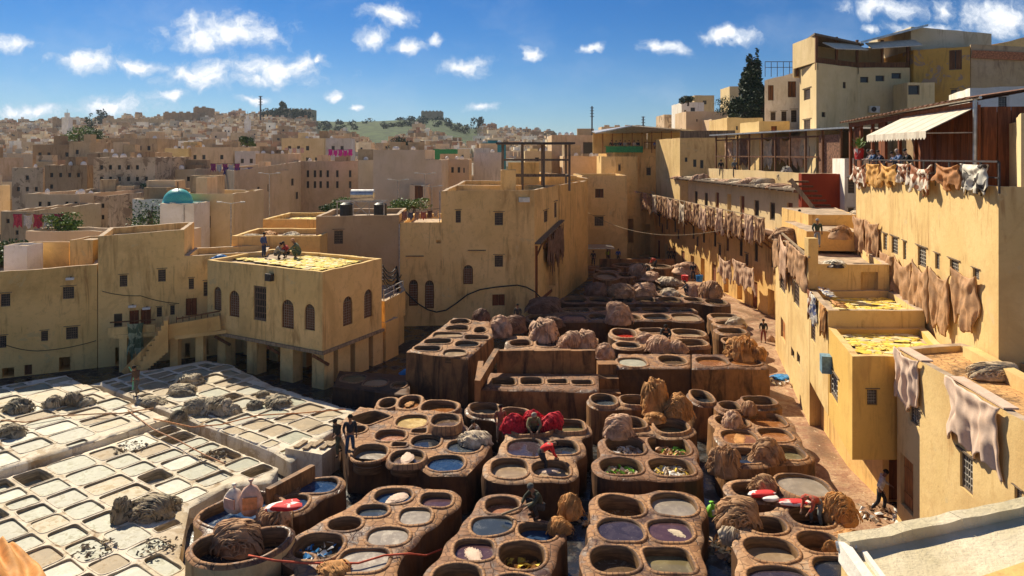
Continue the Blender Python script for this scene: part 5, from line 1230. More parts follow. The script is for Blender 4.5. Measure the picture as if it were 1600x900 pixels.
# red wall, dark stair, white wall
building('red_wall', 'dark red painted wall beside the steep dark stair', 'wall', [(23.2, 56.4), (26.4, 55.6), (27, 57), (23.2, 57)], 8.0, 12.4, {}, REDP, noroof=True)
stt = thing('steep_stair', 'steep dark stair with a pale handrail against the red wall', 'staircase', (23.5, 54, 8.3))
for k in range(10):
    s = k / 9; m = MB(); m.box((24.6 - 2.2 * s, 53.2 + 1.9 * s, 8.6 + 3.2 * s), (1.5, .5, .14), -.2); m.build('step', WOODB, stt)
m = MB(); m.beam((23.7, 52.6, 8.4), (21.6, 54.6, 12.0), .12, .3); m.build('handrail', WOODP, stt)
building('white_wall', 'off white wall with two barred windows right of the red wall', 'house', [(25.7, 54.4), (28.3, 53.2), (29.5, 58), (26.4, 58)], 8.0, 13.6, {0: [W('grid', 1325, 1335, 279, 302), W('grid', 1325, 1334, 325, 339)]}, WHITEP)

# ------------------------------------------------------------------ right hand wall of the yard
H0, H1 = (21.5, 44.0), (17.0, 24.6)
R1 = [(18.9, 50.5), (15.3, 36.2), (19.4, 36.2), (21.3, 42.5), (23.2, 50.5)]
building('path_house', 'sunlit yellow house over the path with hides hung from its corner rail', 'house', R1, 0, [8.25, 8.3, 8.3, 8.3, 8.25],
    {0: [W('grid', 1218, 1227, 425, 456), W('grid', 1240, 1249, 442, 478), W('odoor', 1220, 1227, 500, 532), W('plainw', 1236, 1241, 545, 560), W('plainw', 1245, 1250, 552, 569)], 1: [W('niche', 1345, 1372, 425, 466)]}, YEL3, roof=ROOFT)
for kk_, ((x0, x1, yt, yb), mt) in enumerate(zip(((1213, 1228, 358, 408), (1224, 1240, 364, 420), (1236, 1252, 374, 415), (1248, 1266, 388, 432)), (HT, HP, HT, HT))):
    pa, pb = R1[0], R1[1]; (q, s) = onray((x0 + x1) / 2, pa, pb); dd = (pb[0] - pa[0], pb[1] - pa[1]); L_ = math.hypot(*dd); dd = (dd[0] / L_, dd[1] / L_)
    h_ = (yb - yt) * q[1] / F
    hang(q, 8.75, 3.6, h_ * 1.35, dd, mt, '%s hide from the left over the corner rail of the sunlit house' % ORD2[kk_], 'hides over the corner rail of the sunlit house', off=.12)
m = MB(); m.beam((18.85, 50.3, 8.7), (15.2, 36.0, 8.7), .1); tag(m.build('hide_rail', WOODP), 'wooden rail on the sunlit house wall carrying four tan hides', 'rail')
m = MB(); m.box((15.45, 36.35, 8.35), (.5, .5, 2.6)); tag(m.build('wall_post', YEL3), 'square ochre post at the corner of the sunlit house', 'post')
building('roof_steps', 'stepped ochre slabs leading up behind the corner post', 'steps', [(18.2, 43.5), (21.4, 43.2), (22.6, 50.0), (19.4, 50.2)], 8.0, 9.2, {}, YEL2, drop=.03, par=.1)
building('roof_steps', 'upper ochre slab under the foot of the steep stair', 'steps', [(20.0, 47.5), (23.0, 47.0), (24.6, 53.5), (20.5, 53.5)], 8.0, 9.9, {}, YEL2, drop=.03, par=.1)
# lower terraces against the hide wall
RB = [(15.85, 36.15), (15.0, 31.4), (14.9, 28.3), (17.6, 28.3), (19.5, 36.15)]
building('ground_floor_house', 'shaded ground floor below the projecting yellow bay', 'house', RB, 0, 2.35, {0: [W('plainw', 'm', 1.2, 1.2, .5, .6), W('plainw', 'm', 2.6, 1.2, .5, .6)], 2: [W('wdoor', 'm', .7, .02, .9, 2.0), W('open', 'm', 1.9, .02, 1.1, 2.1)]}, YEL2, noroof=True)
R2 = [(15.3, 36.15), (14.12, 31.45), (18.45, 31.45), (19.5, 36.15)]
r2 = building('path_house', 'yellow terrace house with cowhides draped on its parapet and a yellow drying floor', 'house', R2, 2.3, 7.0, {0: [W('grid', 1267, 1274, 504, 534)]}, YEL3, drop=.34)
skins_patch([(16.1, 35.4), (15.0, 31.9), (18.1, 31.9), (18.9, 35.4)], 6.69, 'bright yellow scraps on the terrace under the tan hides')
R3 = [(14.12, 31.4), (13.0, 26.9), (14.62, 26.9), (17.0, 27.4), (18.4, 31.4)]
r3 = building('bay_house', 'bright yellow projecting bay with a blue box on its wall', 'house', R3, 2.3, 6.25, {0: [W('lgrid', 1296, 1309, 583, 624)], 1: [W('lgrid', 1355, 1371, 609, 633)]}, YEL4, drop=.28, cap=YEL3)
for tt, pl in ((r2, R2), (r3, R3)):
    Vv, Fc = fill(pl); m = MB(); m.add([(x, y, 2.3) for x, y in Vv], [f[::-1] for f in Fc]); m.build('underside', YEL2, tt)
skins_patch([(14.6, 31.0), (13.8, 27.6), (16.5, 27.8), (17.6, 31.0)], 6.0, 'small yellow patch of scraps on the bay roof')
m = MB(); (q, _) = onray(1298, R3[0], R3[1]); m.box((q[0] - .22, q[1], ZA(568, q[1])), (.4, .55, .75), -.24); tag(m.build('wall_box', plain('faded blue box', (.16, .28, .36), .3, .5)), 'faded blue box fixed on the yellow bay wall', 'box')
R4 = [(14.55, 26.6), (13.1, 14.0), (20.0, 14.0), (17.4, 27.3)]
r4 = building('tiled_roof_house', 'sunlit yellow house with a tiled ochre roof and huge pale hides over its edge', 'house', R4, 0, [6.65, 7.0, 7.0, 6.65], {0: [W('odoor', 1407, 1427, 716, 797), W('lgrid', 1421, 1437, 637, 663), W('lgrid', 1500, 1520, 712, 768), W('lgrid', 1585, 1597, 763, 783)]}, YEL3, drop=.20,
    roof=clay_top('ochre roof tiles', (.60, .34, .13), (.50, .27, .10), (.36, .19, .08), (.7, .45, .22), .2, 4.0))
m = MB(); m.beam((17.0, 26.2, 6.6), (16.1, 21.2, 6.7), .40, .45); tag(m.build('curb_wall', YEL3), 'low rounded cream curb wall on the tiled roof', 'wall')
dL = (-.115, -.993)
for x0, x1, yt, yb, mt, lb in ((1388, 1441, 534, 640, HW, 'pale pink hide hung over the left end of the tiled roof parapet'), (1487, 1570, 596, 722, HW, 'largest pale pink hide hanging over the tiled roof parapet')):
    (qa, _), (qb, _) = onray(x0, R4[0], R4[1]), onray(x1, R4[0], R4[1]); q = ((qa[0] + qb[0]) / 2, (qa[1] + qb[1]) / 2)
    if x0 < 1400: qa = (14.5, 26.4); q = ((qa[0] + qb[0]) / 2, (qa[1] + qb[1]) / 2)
    w_ = math.hypot(qa[0] - qb[0], qa[1] - qb[1]); zt_ = 6.65 + .35 * (26.6 - q[1]) / 12.6 + .06
    hang(q, zt_ + .02, w_ * 1.02, zt_ - ZA(yb, q[1]), dL, mt, lb, proto=2 if x0 < 1400 else 0, off=.03, name='draped_hide')
    m = MB(); m.beam((qa[0] + .18, qa[1], zt_ - .02), (qb[0] + .18, qb[1], zt_ + .02), .40, .05); tag(m.build('hide_flap', mt), ('left' if x0 < 1400 else 'right') + ' pale hide flap lying on top of the tiled roof parapet', 'hide')
# the high wall with hides
HWALL = [H0, H1, (24, 23.3), (30, 44)]
win = [W('lgrid', a, b, c, d) for a, b, c, d in ((1380, 1386, 366, 391), (1393, 1403, 371, 397), (1411, 1416, 378, 406), (1434, 1447, 387, 417), (1461, 1468, 397, 421), (1484, 1498, 407, 434), (1520, 1530, 420, 437))]
building('hide_wall_building', 'tall sunlit yellow wall hung with tan hides and piebald skins along its rail', 'building', HWALL, 4.5, [12.7, 12.85, 12.85, 12.7], {0: win}, YEL3, drop=.35)
dH = (H1[0] - H0[0], H1[1] - H0[1]); LH = math.hypot(*dH); dH = (dH[0] / LH, dH[1] / LH)
def wallhide(x0, x1, yt, yb, mt, label, group=None, off=.06, proto=None, wk=.88):
    (qa, _), (qb, _) = onray(x0, H0, H1), onray(x1, H0, H1); q = ((qa[0] + qb[0]) / 2, (qa[1] + qb[1]) / 2); zt_ = ZA(yt, q[1])
    hang(q, zt_, math.hypot(qa[0] - qb[0], qa[1] - qb[1]) * wk, zt_ - ZA(yb, q[1]), dH, mt, label, group, proto, off)
for a, b, c, d, lb in ((1337, 1357, 340, 402, 'tan hide at the far end of the tall sunlit wall'), (1357, 1379, 346, 412, 'smooth tan hide beside the first small wall window'), (1379, 1402, 396, 470, 'ragged tan hide third along the tall wall'), (1401, 1432, 404, 490, 'wide tan hide below the second grilled window'),
    (1431, 1461, 410, 498, 'tan hide with a torn lower edge in the middle of the lower row'), (1460, 1495, 424, 517, 'tan hide with a deep sag next to the last'), (1494, 1537, 424, 518, 'last and widest tan hide of the lower row on the tall wall')):
    wallhide(a, b, c, d, HT, lb, 'tan hides pinned low on the tall wall', proto={1337: 0, 1357: 2, 1379: 4, 1401: 1, 1431: 3, 1460: 7, 1494: 5}[a])
for a, b, d, mt, lb in ((1339, 1360, 295, HC, 'brown and white skin at the far end of the terrace rail'), (1361, 1383, 294, HGO, 'narrow golden skin on the terrace rail'), (1384, 1409, 292, HGO, 'wide golden skin on the terrace rail'), (1410, 1433, 290, HC, 'small brown and white skin below the two leaning tourists'),
    (1432, 1468, 304, HC, 'long piebald skin reaching lowest from the terrace rail'), (1472, 1511, 298, hide_mat('russet fur hide', (.42, .18, .06)), 'russet brown skin on the terrace rail'), (1510, 1557, 307, HS, 'white skin with black spots at the near end of the rail')):
    wallhide(a, b, 256, d, mt, lb, 'furry skins on the terrace rail', off=.14, wk=.93)
rt = thing('terrace_rail', 'dark iron rail of the tourist terrace above the tall wall', 'railing', (19, 34, 12.6))
m = MB(); m.beam((H0[0], H0[1], 13.62), (H1[0], H1[1], 13.72), .07); m.beam((H0[0], H0[1], 13.1), (H1[0], H1[1], 13.15), .05); m.build('rail', IRON, rt)
for k in range(14): q = along(H0, H1, k / 13, .02); m = MB(); m.beam((*q, 12.6), (*q, 13.7), .06); m.build('post', IRON, rt)
# timber pavilion on the terrace
pv = thing('terrace_pavilion', 'dark wooden pavilion with a corrugated roof on the tourist terrace', 'pavilion', (23, 40, 12.4))
v0, v1 = (25.2, 52.5), (21.9, 33.2)
def vp(s, off=0): return along(v0, v1, s, off)
for k in range(9): u = vp(k / 8, .05); m = MB(); m.beam((*u, 12.4), (*u, 16.3), .18); m.build('post', WOODR, pv)
for k in range(26):
    if k in (2, 3, 4, 5, 6, 9, 10, 11, 12, 13, 14): continue
    u, v = vp(k / 26, .3), vp((k + .94) / 26, .3); m = MB(); m.beam((*u, 14.3), (*v, 14.3), .05, 3.8); m.build('plank', WOODR, pv)
m = MB(); m.beam((*vp(0, 4), 14.3), (*vp(.9, 4), 14.3), .2, 4); m.build('back_wall', BROWNP, pv)
u, v = vp(1.0, .3), vp(1.0, 4.5)
for k in range(7): q = (u[0] + (v[0] - u[0]) * k / 7, u[1] + (v[1] - u[1]) * k / 7); q2 = (u[0] + (v[0] - u[0]) * (k + .94) / 7, u[1] + (v[1] - u[1]) * (k + .94) / 7); m = MB(); m.beam((*q, 14.3), (*q2, 14.3), .05, 3.8); m.build('plank', WOODR, pv)
m = MB(); n_ = 60
for k in range(n_):
    s, e = -.03 + 1.06 * k / n_, -.03 + 1.06 * (k + 1) / n_; zz = .05 * (k % 2); z1_, z2_ = 16.35 + .25 * s, 17.1 + .25 * s
    m.face([(*vp(s, -.6), z1_ + zz), (*vp(e, -.6), z1_ + .05 - zz), (*vp(e, 4.4), z2_ + .05 - zz), (*vp(s, 4.4), z2_ + zz)])
    m.face([(*vp(s, -.6), z1_ + zz - .06), (*vp(s, 4.4), z2_ + zz - .06), (*vp(e, 4.4), z2_ - .01 - zz), (*vp(e, -.6), z1_ - .01 - zz)])
m.build('roof', RUST, pv)
m = MB(); m.beam((*vp(0, .0), 16.1), (*vp(1, .0), 16.3), .16, .3); m.build('beam', WOODR, pv)
m = MB(); m.beam((*vp(.18, 1.6), 12.9), (*vp(.6, 1.6), 12.9), .9, .9); m.build('counter', WOODB, pv)
aw = thing('awning', 'cream striped awning over the tourist terrace', 'awning', (*vp(.7, -1), 15.5))
m = MB(); n_ = 22; A0, A1 = .56, 1.0
for k in range(n_):
    s, e = A0 + (A1 - A0) * k / n_, A0 + (A1 - A0) * (k + 1) / n_; mi = 1 if k % 4 == 3 else 0
    a, b, c_, d2 = (*vp(s, -2.2), 15.08), (*vp(e, -2.2), 15.08), (*vp(e, .0), 16.22), (*vp(s, .0), 16.22)
    dn = lambda p: (p[0], p[1], p[2] - .05)
    m.face([a, b, c_, d2], mi); m.face([dn(a), dn(d2), dn(c_), dn(b)], mi)
    c = ((a[0] + b[0]) / 2, (a[1] + b[1]) / 2)
    m.face([(a[0], a[1], 15.085), (b[0], b[1], 15.085), (b[0], b[1], 14.78), (*c, 14.66), (a[0], a[1], 14.78)], mi)
m.build('canvas', [CLOTHY, plain('grey awning stripe', (.50, .42, .33), .1)], aw)
for s in (A0 + .01, A1 - .01): m = MB(); m.beam((*vp(s, -2.15), 14.98), (*vp(s, .1), 15.0), .05); m.build('arm', IRONL, aw)
building('roof_block', 'beige rendered block at the right edge beside the pavilion', 'rooftop block', [(22.4, 31.0), (25.5, 29.5), (27, 35), (24.4, 35.5)], 12.3, 15.4, {}, YEL3)
building('roof_block', 'taller beige block cut by the right edge of the view', 'rooftop block', [(20.1, 27.8), (26, 26), (27, 30.8), (22.9, 32)], 12.3, 15.6, {}, CREAM)
m = MB(); m.tube([(21.7, 33.0, 12.4), (21.7, 33.0, 16.6)], .09); m.tube([(21.7, 32.6, 16.6), (25, 52, 16.4)], .07); tag(m.build('drain_pipe', METAL), 'grey drain pipe at the near corner of the pavilion', 'pipe')

# ------------------------------------------------------------------ houses at the top right
K1 = [(27.5, 67.3), (26.8, 62.0), (32.2, 65.6), (37.1, 65.6), (37.1, 75), (30.8, 75)]
k1 = building('hill_house', 'tall cream house with roof awnings and an air conditioner at the top right', 'house', K1, 8, 22.0, {0: [W('grid', 1256, 1266, 139, 156), W('grid', 1256, 1266, 187, 203)], 1: [W('plainw', 1317, 1322, 128, 138), W('plainw', 1284, 1290, 175, 183)],
    2: [W('plainw', 1344, 1357, 120, 129), W('plainw', 1368, 1382, 118, 127), W('plainw', 1393, 1408, 114, 123)]}, CREAM, drop=.6)
for q in ((26.9, 62.2), (29.5, 64), (32.2, 65.7), (34.6, 65.8), (37, 65.8), (27.3, 67.4)): m = MB(); m.beam((*q, 21.4), (*q, 24.6), .2); m.build('post', WOODB, k1)
m = MB(); m.box((26.95, 64.9, 23.3), (.15, 4.9, 2.4)); m.beam((27, 67.6, 22.9), (37, 70.5, 22.9), .2, 3.2); m.build('upper_wall', CREAM, k1)
m = MB(); m.beam((27.0, 62.4, 22.15), (32.2, 65.8, 22.15), .1, .75); m.beam((32.2, 65.8, 22.15), (37.1, 65.8, 22.15), .1, .75); m.build('board', WOODB, k1)
m = MB(); vs = [(26.55, 61.75, 24.6), (32.6, 65.2, 24.2), (32.6, 71, 24.4), (28.6, 71, 24.8)]; m.add(vs + [(x, y, z - .18) for x, y, z in vs], [(0, 1, 2, 3), (7, 6, 5, 4), (0, 4, 5, 1), (1, 5, 6, 2), (2, 6, 7, 3), (3, 7, 4, 0)]); m.build('roof_slab', WOODG, k1)
m = MB(); vs = [(32.0, 64.6, 24.3), (38.2, 64.6, 25.9), (38.4, 73, 26.2), (32.0, 73, 24.6)]; m.add(vs + [(x, y, z - .2) for x, y, z in vs], [(0, 1, 2, 3), (7, 6, 5, 4), (0, 4, 5, 1), (1, 5, 6, 2), (2, 6, 7, 3), (3, 7, 4, 0)]); m.build('roof_slab', METAL, k1)
for q0, q1, z0_ in (((27.6, 62.6), (31.8, 65.3), 23.9), ((32.8, 65.4), (37.4, 65.4), 24.3)):
    L_ = math.hypot(q1[0] - q0[0], q1[1] - q0[1]); nn = ((q1[1] - q0[1]) / L_, -(q1[0] - q0[0]) / L_); m = MB(); a = [(q0[0], q0[1], z0_), (q1[0], q1[1], z0_ + .3), (q1[0] + nn[0] * 1.3, q1[1] + nn[1] * 1.3, z0_ - .4), (q0[0] + nn[0] * 1.3, q0[1] + nn[1] * 1.3, z0_ - .7)]
    m.add(a + [(x, y, z - .08) for x, y, z in a], [(0, 3, 2, 1), (4, 5, 6, 7), (0, 1, 5, 4), (1, 2, 6, 5), (2, 3, 7, 6), (3, 0, 4, 7)]); m.build('awning', CLOTHY, k1)
ac = thing('air_conditioner', 'white air conditioner on the cream house wall', 'air conditioner', (33.6, 65.25, 17.8))
m = MB(); m.box((33.6, 65.3, 18.1), (.85, .4, .6)); m.build('case', WHITE, ac); m = MB(); m.tube([(33.45, 65.08, 18.1), (33.45, 65.04, 18.1)], .23, 14); m.build('fan_grille', IRON, ac)
building('hill_house', 'orange and bare brick house with a pale shuttered window at the top right', 'house', [(37.2, 65.2), (41.0, 63.0), (46, 72), (37.5, 74)], 8, 23.6, {0: [W('lgrid', 1486, 1495, 140, 158), W('shut', 1483, 1503, 78, 109)]}, RUIN, cap=WOODG)
building('hill_house_bay', 'small projecting bay with a dark window and an orange side', 'house', [(35.0, 62.3), (37.4, 62.3), (38.2, 65), (35.2, 65)], 12, 20.3, {0: [W('plainw', 1419, 1437, 133, 148)]}, CREAM, mats2=[plaster('orange side wall', (.62, .32, .05))], edgemat={1: 2})
building('hill_house', 'weathered brown wall with a brick band under a sloping roof, right edge', 'house', [(41.1, 63.1), (48, 58.5), (52, 68), (46, 72)], 8, [23.8, 22.6, 22.6, 23.8], {}, TAN, cap=WOODG)
m = MB(); m.beam((41.1, 62.95, 22.9), (47.9, 58.4, 21.8), .12, .7); tag(m.build('brick_band', plain('bare brick', (.42, .17, .08), .4, .9, 9.0)), 'band of bare bricks under the sloping roof at the right edge', 'brickwork')
building('hill_house', 'low whitewashed house with one shuttered window at the right edge', 'house', [(33.5, 51.5), (39.5, 49), (42, 55), (36, 58)], 8, 18.8, {0: [W('lgrid', 1560, 1573, 151, 168)]}, WHITEP)
building('roof_shed', 'pale corrugated shed crowning the cream house', 'shed', [(37.4, 66.0), (44.0, 64.6), (45, 74), (38, 75)], 21.5, [25.9, 25.0, 25.0, 25.9], {}, plaster('corrugated cream sheet', (.62, .52, .34), (.4, .3, .18), .6), drop=.05, par=.08)
building('hill_house', 'sunlit ochre wall on the hill in the far top right corner', 'house', [(57, 92), (75, 84), (80, 95), (60, 100)], 8, [26.6, 31.5, 31.5, 28], {}, YEL)
k0 = building('hill_house', 'white house with dark shutters left of the tall cream house', 'house', [(26.9, 75.0), (30.9, 75.0), (34.5, 84), (30.3, 84)], 6, [21.8, 22.8, 22.8, 21.8], {0: [W('shut', 1200, 1209, 133, 157), W('shut', 1231, 1244, 127, 152), W('grid', 1204, 1212, 175, 188), W('grid', 1221, 1229, 174, 189), W('grid', 1236, 1245, 172, 191)]}, WHITEP)
m = MB()
for k in range(7): m.beam((27 + k * .65, 75.1, 22.2), (27 + k * .65, 75.1, 23.8), .05)
m.beam((27, 75.1, 23.8), (31, 75.1, 23.8), .06); m.beam((27, 75.1, 23.2), (31, 75.1, 23.2), .05); m.build('roof_railing', IRON, k0)
def mh(label, x0, x1, yt, Y, dep, mat, wins=(), zb=0.0, ang=0.0, name='house', roof=ROOFT, cat='house', zt=None):
    X0, X1 = (x0 - 800) * Y / F, (x1 - 800) * Y / F; Lh = X1 - X0; p0 = (X0, Y - ang * Lh / 2); p1 = (X1, Y + ang * Lh / 2)
    return building(name, label, cat, rect(p0, p1, dep), zb, zt or ZA(yt, Y), {0: [W(*q) for q in wins]}, mat, roof=roof, par=.3, drop=.6, jag=.06)
mh('white house with a roof terrace on the right hillside', 1065, 1100, 160, 128, 8, WHITEP, [('plainw', 1079, 1086, 168, 174), ('plainw', 1069, 1072, 172, 179)], 8)
mh('peach block beside the white hillside house', 1072, 1136, 174, 118, 8, PEACH, [('plainw', 1088, 1090, 186, 190)], 8)
mh('small weathered house left on the right hillside', 1038, 1068, 179, 140, 8, PATCHY, [], 8)
mh('cream house with a roof parapet high on the right hillside', 1085, 1116, 149, 150, 8, CREAM, [('plainw', 1098, 1104, 157, 163)], 10)
mh('square cream tower by the dark trees', 1140, 1158, 135, 135, 6, CREAM, [], 10)
mh('ochre house with balustrade below the cypress', 1136, 1192, 184, 88, 8, YEL3, [('plainw', 1150, 1153, 197, 203)], 6)
mh('small ochre block in front of the white shuttered house', 1186, 1234, 189, 72, 6, YEL3, [('wdoor', 1205, 1214, 197, 208)], 8)
mh('peach house row right of the cafe', 1112, 1140, 186, 112, 8, PEACH, [], 8)
# ================================================================== HIDE HEAPS
HH = 'heaps of hides lying on the vat blocks'
for px, py, w_, h_, z, mt, lb, pr, rz, ds in (
    (372, 874, 92, 66, 1.25, HB, 'ribbed brown hide heap slumped in the curved tub', 0, .4, .8), (424, 847, 66, 62, 1.3, HB, 'round hide heap with red and white bags on its top', 3, 1.0, .9),
    (743, 701, 60, 30, 1.45, HCR, 'creamy draped hide heap over the grey vat by the crouching man', 2, .5, .7), (890, 812, 42, 46, 1.5, HO, 'upright orange hide bundle behind the seated man', 2, 2.0, .8), (872, 836, 48, 30, 1.5, HO, 'loose twisted hide heap beside the seated man', 1, 2.4, .8),
    (966, 686, 52, 44, 1.6, HP, 'ribbed pinkish hide heap on the rim of the paired vats', 0, 1.2, .9), (1024, 648, 48, 66, 1.75, HO, 'tall orange hide heap below the scum vat', 3, .4, .8), (1062, 656, 56, 48, 1.75, HO, 'broad orange hide heap leaning on the tall orange one', 1, .9, .8), (1022, 660, 40, 18, 1.75, HO, 'low flap of orange hides at the foot of the big orange heap', 5, .9, .8),
    (1147, 671, 40, 34, 1.65, HP, 'barrel shaped hide bundle between two tan vats', 4, 1.6, .9), (1170, 648, 28, 24, 1.85, HB, 'small bristly hide ball on the right hand back vats', 2, 1.6, .9), (1131, 744, 58, 54, 1.3, HT, 'khaki hide heap sliding off the left side of the right vat block', 3, .2, .7), (1196, 724, 60, 46, 1.65, HT, 'neatly folded khaki hide heap on the front of the right vats', 4, 0.1, .8),
    (1195, 774, 44, 36, 1.55, HT, 'shaggy tan hide heap next to the full milky vat', 2, .2, .9), (1152, 834, 78, 62, 1.35, HT, 'large ribbed tan hide heap beside the dark gutter', 0, 2.2, .9), (1144, 852, 44, 34, 1.3, HCR, 'small pale hide fold below the large ribbed tan heap', 7, .1, .8), (1312, 822, 56, 58, 1.45, HO, 'golden brown hide heap behind the worker in the red headscarf', 0, 1.9, 1.0),
    (1326, 856, 50, 32, 1.45, HO, 'flat orange hide at the corner of the white roof edge', 5, .3, .8), (1298, 862, 24, 20, 1.4, HO, 'dangling scrap of orange hide over the brick vat', 2, .3, .6),
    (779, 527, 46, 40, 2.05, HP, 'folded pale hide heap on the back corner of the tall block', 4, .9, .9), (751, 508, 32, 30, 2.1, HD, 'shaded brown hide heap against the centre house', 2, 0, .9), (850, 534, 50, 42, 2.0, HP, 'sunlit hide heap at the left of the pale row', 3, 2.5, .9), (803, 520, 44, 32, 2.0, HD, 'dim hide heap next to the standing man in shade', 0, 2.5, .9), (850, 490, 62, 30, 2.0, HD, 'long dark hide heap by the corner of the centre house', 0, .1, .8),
    (888, 546, 40, 34, 2.0, HP, 'left heap of the pale crumpled row', 7, .2, .9), (915, 545, 40, 34, 2.0, HP, 'middle heap of the pale crumpled row', 3, .9, .9), (943, 560, 36, 28, 2.0, HP, 'small round hide bundle on the edge of the pale row', 4, 0.3, .9),
    (966, 507, 46, 42, 2.0, HP, 'peaked hide heap across the long shaded vat row', 0, 2.8, .9), (1030, 551, 60, 30, 2.0, HP, 'crumpled pinkish heap in front of the crouching dark figure', 1, .3, .8), (1010, 536, 34, 20, 2.05, HP, 'small crumpled heap beside the red vat', 5, .3, .8), (1062, 551, 34, 22, 2.0, HP, 'right end of the crumpled pinkish heap', 7, .3, .8), (1158, 564, 56, 44, 2.0, HO, 'folded orange hide heap on the streaked block', 3, 1.5, .9), (1180, 564, 34, 26, 2.0, HO, 'lower orange hide heap at the end of the streaked block', 7, 1.5, .9),
    (1152, 510, 34, 18, 1.9, HCR, 'white hide lying over the narrow block edge', 5, .3, .8),
    (932, 464, 44, 26, 2.0, HD, 'bristly brown heap at the left of the far hide row', 2, .1, .9), (972, 466, 52, 26, 2.0, HB, 'bristly brown heap in the middle of the far hide row', 2, 1.1, .9), (1006, 464, 44, 26, 2.0, HP, 'bristly tan heap right of the middle of the far row', 0, 1.1, .9), (1044, 463, 36, 15, 2.0, HCR, 'flat pale heap on the far row', 4, 1.1, .9), (1110, 468, 42, 34, 2.0, HB, 'dark rounded hide heap beside the path at the far row', 2, 2.1, .9),
    (1082, 462, 26, 22, 2.0, HP, 'small hide heap behind the crouching far worker', 3, 2.1, .9), (998, 430, 46, 20, 1.95, HP, 'hide heap on the distant sunlit block', 1, 2.1, .9), (1070, 428, 46, 22, 1.9, HP, 'mixed hide heap near the tall dark worker', 5, 2.6, .9), (1048, 446, 40, 16, 1.9, HCR, 'pale scraps heaped on a distant vat', 7, 2.6, .9), (1016, 438, 30, 16, 1.9, HP, 'low scrap heap between distant vats', 8, 2.6, .9),
    (1272, 650, 30, 56, 0, HT, 'ragged hides heaped against the sunlit wall by the path', 2, .2, .6), (1290, 655, 26, 60, 0, HT, 'second stack of ragged hides against the sunlit wall', 7, .2, .6), (1425, 812, 34, 40, 0, HCR, 'pale skins slumped below the orange door', 2, .2, .6), (1205, 535, 16, 14, 0, HP, 'small heap on the path by the yellow wall', 1, .2, .8)):
    pile(px, py, w_, h_, z, mt, lb, pr, rz, ds, group=HH)
LH = 'heaps of wet skins on the lime pits'
for px, py, w_, h_, z, mt, lb, pr in ((238, 818, 80, 48, .7, HG, 'big striped greenish skin heap on the lime pits', 0), (190, 815, 36, 44, .7, HG, 'dark grey end of the striped skin heap', 3), (262, 800, 50, 26, .7, HG, 'right shoulder of the striped skin heap', 0), (27, 648, 54, 30, .92, HG, 'grey skin heap at the left edge of the upper pits', 4), (84, 640, 36, 26, .92, HL, 'pale spotted skin heap on the upper pits', 1), (110, 636, 40, 28, .92, HG, 'dark middle heap of the upper pit row', 7),
    (138, 636, 34, 18, .92, HL, 'whitish skin heap at the right of the upper pit row', 4), (20, 686, 46, 28, .92, HG, 'brownish grey heap at the left picture edge', 5), (296, 604, 50, 24, .8, HL, 'pale heap on the shaded brown pits', 3), (285, 620, 50, 22, .8, HL, 'low pale heap before the shaded pits', 0), (234, 636, 56, 18, .8, HL, 'black and white skin heap by the channel', 1), (305, 650, 44, 32, .8, HL, 'folded cream skin heap in the middle of the terrace', 0),
    (338, 650, 56, 34, .8, HL, 'widest cream skin heap on the brown terrace', 3), (362, 648, 34, 20, .8, HL, 'flat cream skins at the right of the widest heap', 4), (278, 660, 30, 22, .8, HG, 'dark tuft of skins at the left of the cream heaps', 2), (412, 622, 26, 14, .8, HG, 'small grey mound in the shade', 5), (436, 640, 50, 24, .8, HG, 'pebbly grey mound in the shade of the arcade', 8), (396, 640, 30, 16, .8, HG, 'low grey mound left of the pebbly one', 8)):
    pile(px, py, w_, h_, z, mt, lb, pr, None, .75, name='skin_heap', cat='skin heap', group=LH)
def tarp():
    n = 44; vs = []; c0, c1, c2, c3 = (*P(-60, 830, 1.9), 1.9), (*P(28, 838, 1.5), 1.5), (*P(96, 905, 1.0), 1.0), (*P(-20, 960, 2.3), 2.3); c0, c1, c2, c3 = map(Vector, (c0, c1, c2, c3))
    for i in range(n):
        for j in range(n):
            s, t = i / (n - 1), j / (n - 1); p = (c0 * (1 - s) + c1 * s) * (1 - t) + (c3 * (1 - s) + c2 * s) * t
            q = [[s * 3.2 + t, t * 1.6 - s, 0]]; p.z += .35 * (fbm(q, 3, 3)[0] - .5) * 2 + .10 * math.sin((s * 2.2 + t * 1.1 + fbm(q, 5, 2)[0] * 1.2) * 9) - .6 * max(0, s - .85) * 4 - .5 * max(0, .06 - t) * 8
            vs.append(p)
    fs = [(i * n + j, i * n + j + 1, (i + 1) * n + j + 1, (i + 1) * n + j) for i in range(n - 1) for j in range(n - 1)]
    m = len(vs); vs2 = vs + [v - Vector((0, 0, .04)) for v in vs]; fs += [tuple(m + k for k in f[::-1]) for f in fs]
    o = link('tarpaulin', mesh_from('tarpaulin', vs2, fs, [HTARP], smooth=True)); tag(o, 'orange tarpaulin draped in the bottom left corner', 'tarpaulin')
tarp()
pile(522, 905, 60, 28, 1.5, HO, 'orange hide bundle at the bottom edge of the front left block', 2, .3, .8, group=HH)
pile(1552, 592, 92, 30, 6.6, hide_mat('striped cream cloth', (.62, .46, .28), .5), 'striped cream cloth crumpled on the tiled roof', 0, 1.3, .5, name='cloth_heap', cat='cloth')
pile(1302, 416, 40, 12, 8.25, HS, 'black and white cowhide spread on the ochre slab', 5, .3, 1.0, name='spread_hide', cat='hide')
pile(1345, 350, 60, 26, 9.3, HCR, 'pale hides heaped at the foot of the white wall', 1, .3, .8)
pile(1312, 372, 40, 24, 9.2, HT, 'rolled tan hides on the roof slabs', 5, .3, .8)
pile(1230, 375, 50, 24, 8.3, HT, 'folded hides on the corner of the sunlit house', 5, .3, .8)
